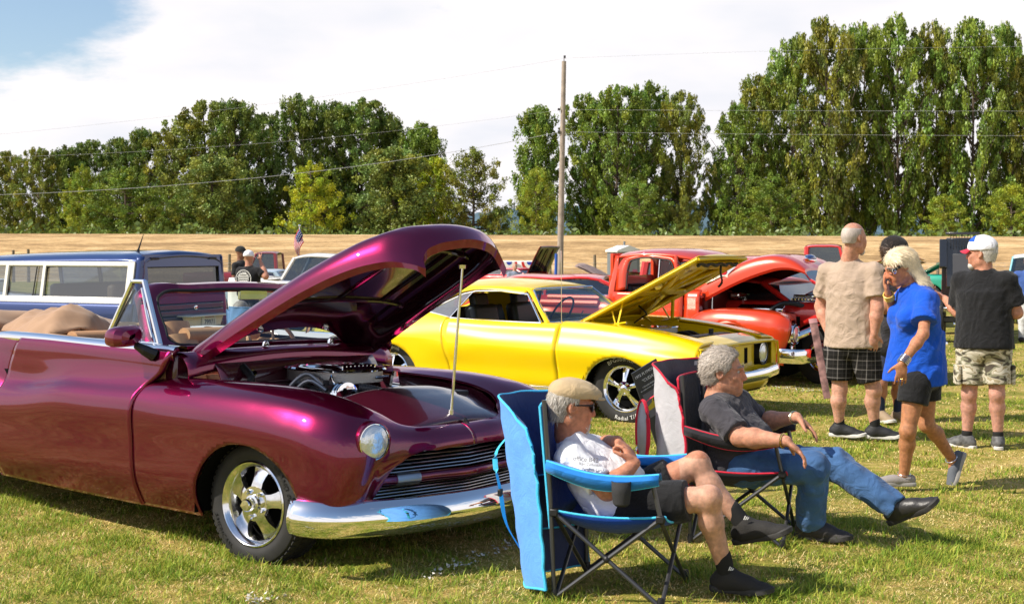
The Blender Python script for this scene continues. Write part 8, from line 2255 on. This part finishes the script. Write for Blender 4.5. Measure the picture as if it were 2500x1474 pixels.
vehicle('navy blue convertible with a thin windscreen frame left of the pickup cab', 'car', base(1300, 24), -6, m_navy, L=4.4, W=1.9, zb=.98, H=1.12, ws=(1.25, .95), rw=(.3, .4), roof=m_navy)
vehicle('red car with its hood slightly raised behind the yellow coupe windscreen', 'car', base(1226, 27), -30, m_red2, L=3.0, W=1.85, zb=.92, H=1.10, ws=(1.6, 1.4), rw=(.3, .5), hood=15, hood_u=m_redin)
vehicle('old car with a worn primer hood tilted up beside the toilet cabin', 'car', base(1711, 33), 165, m_prim, L=3.2, W=1.8, zb=.95, H=1.15, ws=(2.2, 2.0), rw=(.3, .5), hood=28, hood_u=m_prim)
vehicle('red off-road wagon with clear windscreen right of the pickup engine', 'car', base(1584, 20.5), -30, m_red2, L=3.3, W=1.75, zb=1.02, H=1.55, ws=(2.45, 2.15), rw=(.2, .25), wr=.38, roof=m_red2)
vehicle('mustard yellow off-road wagon behind the red one', 'car', base(1725, 27), -30, m_yel2, L=3.2, W=1.75, zb=.95, H=1.42, ws=(2.4, 2.1), rw=(.2, .25), wr=.36, roof=m_yel2)
vehicle('red pickup with a small square cab beyond the yellow wagon', 'truck', base(1832, 31), -14, m_red2, L=4.0, W=1.9, zb=1.15, H=1.88, ws=(2.2, 2.05), rw=(1.3, 1.32), bed=True, wr=.4, name='parked_truck')
vehicle('red car with raised hood partly behind the bald man', 'car', base(1648, 18.2), -38, m_red2, L=3.4, W=1.8, zb=1.0, H=1.3, ws=(2.1, 1.7), rw=(.3, .6), hood=26, hood_u=m_redin, wr=.36)
vehicle('teal off-road wagon with a white roof at the right edge', 'car', base(2545, 34), -112, m_teal, L=3.9, W=1.75, zb=1.12, H=1.66, ws=(2.5, 2.25), rw=(.15, .2), wr=.4, roof=m_white)
vehicle('teal and white pickup far behind the red cab window', 'truck', base(1560, 45), -8, m_grn, L=4.0, W=1.9, zb=1.1, H=1.75, ws=(2.9, 2.7), rw=(1.3, 1.35), bed=True, wr=.4, roof=m_white, name='parked_truck')
vehicle('green car with its hood up behind the black open truck', 'car', base(2127, 46), -28, m_grn, L=3.0, W=1.8, zb=1.0, H=1.3, ws=(1.7, 1.5), rw=(.3, .6), hood=30, hood_u=m_grn)
# black truck facing the camera, hood tipped up with its grille, engine bare
BT = empty('parked_truck', base(2350, 24.5), math.radians(-109), 'black truck with front end tipped open, engine bare, left of the white-capped man', 'truck'); BT.scale = (1, .50, 1)
def bb(nm, c, s, m, R=None, bv=.02): return MB().box(c, s, R).build(nm, m, BT, bevel=bv)
bb('cab', (-.9, 0, 1.05), (1.4, 1.5, .9), m_blk); bb('bed', (-2.6, 0, .85), (2.0, 1.6, .5), m_blk); 
for s in (-1, 1):
    for x in (0.55, -2.4): wheel(BT, (x, s * .92, .42), R=.42, W=.26, side=s, detail=False, rim=.2, style='five')
    bb('fender_flap', (.05, s * .68, 1.62), (.12, .28, .55), m_blk, Ry(-.25)); bb('frame_rail', (.3, s * .35, .55), (1.6, .08, .1), m_polish)
bb('hood_shell', (-.02, 0, 1.45), (.10, 1.15, .95), m_blk, Ry(-.2)); bb('hood_shell_lining', (.08, .0, 1.35), (.04, .7, .55), mat('grey lining panel', (.06, .06, .065), .4), Ry(-.2), .01)
for k in range(9): bb('grille_bar', (.08, -.42 + k * .10, 1.86), (.03, .022, .22), m_black, Ry(-.2), .004)
bb('hood_rim', (.06, 0, 2.0), (.06, 1.2, .05), m_blk, None, .01); bb('chrome_edge', (.04, .72, 1.7), (.05, .05, .45), m_chrome, Ry(-.2), .01)
bb('engine_block', (.35, 0, .85), (.5, .42, .40), m_cast); bb('valve_cover', (.35, -.24, 1.08), (.45, .14, .08), m_chrome); bb('valve_cover', (.35, .24, 1.08), (.45, .14, .08), m_chrome)
MB().lathe([(.14, 0), (.14, .08), (0, .1)], (.35, .02, 1.14), (0, 0, 1), 18).build('air_cleaner', m_chrome, BT)
for y, z, r in ((-.15, .9, .09), (.14, .95, .07), (0, .72, .11)): MB().lathe([(r, 0), (r, .05), (r * .5, .06), (0, .06)], (.62, y, z), (1, 0, 0), 18).build('pulley', m_chrome, BT)
bb('radiator', (.68, .3, .85), (.05, .3, .5), m_polish, None, .01); bb('axle', (.55, 0, .42), (.12, 1.7, .12), m_cast); bb('bumper', (.95, 0, .62), (.08, 1.3, .08), m_polish, None, .01)
MB().tube([[.9, .25, .45], [.9, -.3, .35]], .04, 8).build('tie_rod', m_chrome, BT)

# ================================================================ toilet cabin, banner, flag, pipe
PT = empty('toilet_cabin', base(1522, 60), math.radians(22), 'grey portable toilet with a white peaked roof left of the red cab', 'portable toilet'); m_pg = mat('grey plastic', (.17, .19, .20), .6); m_pw = mat('white plastic', (.78, .78, .76), .5)
MB().box((0, 0, 1.02), (1.12, 1.12, 2.0)).build('walls', m_pg, PT, bevel=.02); MB().prism([(-.62, 0), (.62, 0), (.62, .08), (0, .30), (-.62, .08)], (0, -.62, 2.02), (1, 0, 0), (0, 0, 1), (0, 1.24, 0)).build('roof', m_pw, PT, smooth=False)
MB().prism([(-.40, 0), (.40, 0), (.40, 1.6), (.2, 1.78), (-.2, 1.78), (-.40, 1.6)], (0, -.565, .12), (1, 0, 0), (0, 0, 1), (0, -.03, 0)).build('door', mat('pale grey plastic', (.24, .26, .27), .6), PT, smooth=False, bevel=.01); MB().box((.28, -.60, 1.10), (.22, .01, .26)).build('notice', mat('notice print', (.45, .12, .22), .6), PT); MB().tube([[.2, .3, 2.1], [.2, .3, 2.5]], .05, 8).build('vent_pipe', m_pg, PT)
PT.location.z -= .15
BN = empty('banner', base(1268, 71), 0, 'red, white and blue bunting banner hung on the fence beside the seated bald man', 'banner'); wb = 105 / FPX * 71; G = []
MB().grid([[[x, .03 * math.sin(x * 5), z] for x in np.linspace(-wb / 2, wb / 2, 20)] for z in (.75, 1.1, 1.45)]).build('cloth', m_white_ink, BN, solid=.01)
for cx in (-.55, .55): 
    for r_, m_ in ((.40, m_red2), (.27, m_white_ink), (.14, mat('bunting blue', (.03, .06, .4), .8))): MB().add([[cx, -.06 - (.4 - r_) * .04, 1.40]] + [[cx + r_ * 1.1 * math.cos(a), -.06 - (.4 - r_) * .04, 1.40 - r_ * 1.3 * abs(math.sin(a))] for a in np.linspace(0, PI, 18)], [list(range(19))]).build('bunting_fan', m_, BN, smooth=False)
bp_ = empty('blue_pipe', base(1355, 40), 0, 'upright bright blue pipe left of the utility pole foot', 'pipe'); zt = EYE + (607 - 619) / FPX * 40 - float(ground_z(0, 40)); MB().tube([[0, 0, 0], [.04, 0, zt]], .045, 10).build('pipe', mat('blue plastic', (.02, .09, .42), .5), bp_)
FL = empty('flag', base(728, 30), 0, 'small American flag hanging limp on a pole beyond the white car', 'flag'); zt = EYE + (607 - 551) / FPX * 30 - float(ground_z(0, 30)); MB().tube([[-.04, 0, 0], [0.03, 0, zt]], .012, 6).build('flag_pole', m_polish, FL); MB().ball((.03, 0, zt), .03, 8, 6).build('finial', m_chrome, FL)
m_fr, m_fw, m_fb = mat('flag red', (.55, .02, .04), .8), mat('flag white', (.78, .78, .78), .8), mat('flag blue', (.02, .035, .18), .8)
nst = 13; hh = .52
for k in range(nst):
    G = []
    for t in np.linspace(0, 1, 12):
        zt0 = zt - .08 - .16 * t - .50 * t ** 1.3; off = k / nst * (.50 - .22 * t) 
        wv = .05 * math.sin(k * .3 + t * 6)
        G.append([[.02 - .14 * math.sin(PI * t * .9) + .05 * t + (k / nst) * .12, -.02 + wv, zt0 - (k / nst) * .30], [.02 - .14 * math.sin(PI * t * .9) + .05 * t + ((k + 1) / nst) * .12, -.02 + wv * .9, zt0 - ((k + 1) / nst) * .30]])
    MB().grid(G).build('stripe', m_fr if k % 2 == 0 else m_fw, FL, solid=.004)
MB().grid([[[.05 - .12 * math.sin(PI * t * .9) + u * .07, -.045, zt - .07 - .16 * t - .5 * t ** 1.3 - u * .17] for u in (0, .5, 1)] for t in np.linspace(0, .38, 6)]).build('canton', m_fb, FL, solid=.004)
for i in range(5):
    for j in range(3): t = .04 + i * .07; u = .15 + j * .3; MB().ball((.05 - .12 * math.sin(PI * t * .9) + u * .07, -.052, zt - .07 - .16 * t - .5 * t ** 1.3 - u * .17), (.010, .004, .010), 6, 4).build('star', m_fw, FL)
# brush pile at the foot of the pole
mb = MB(); r_ = np.random.default_rng(9)
for k in range(60): a = r_.uniform(0, 2 * PI); mb.tube([[r_.normal(0, .5), r_.normal(0, .3), 0], [r_.normal(0, .7), r_.normal(0, .4), r_.uniform(.2, .8)]], .015, 3, cap=False)
o = mb.build('brush', mat('dry brush', (.20, .15, .09), .9)); o.location = base(1405, 50); tag(o, 'heap of dry brushwood right of the utility pole foot', 'brushwood', kind='stuff')
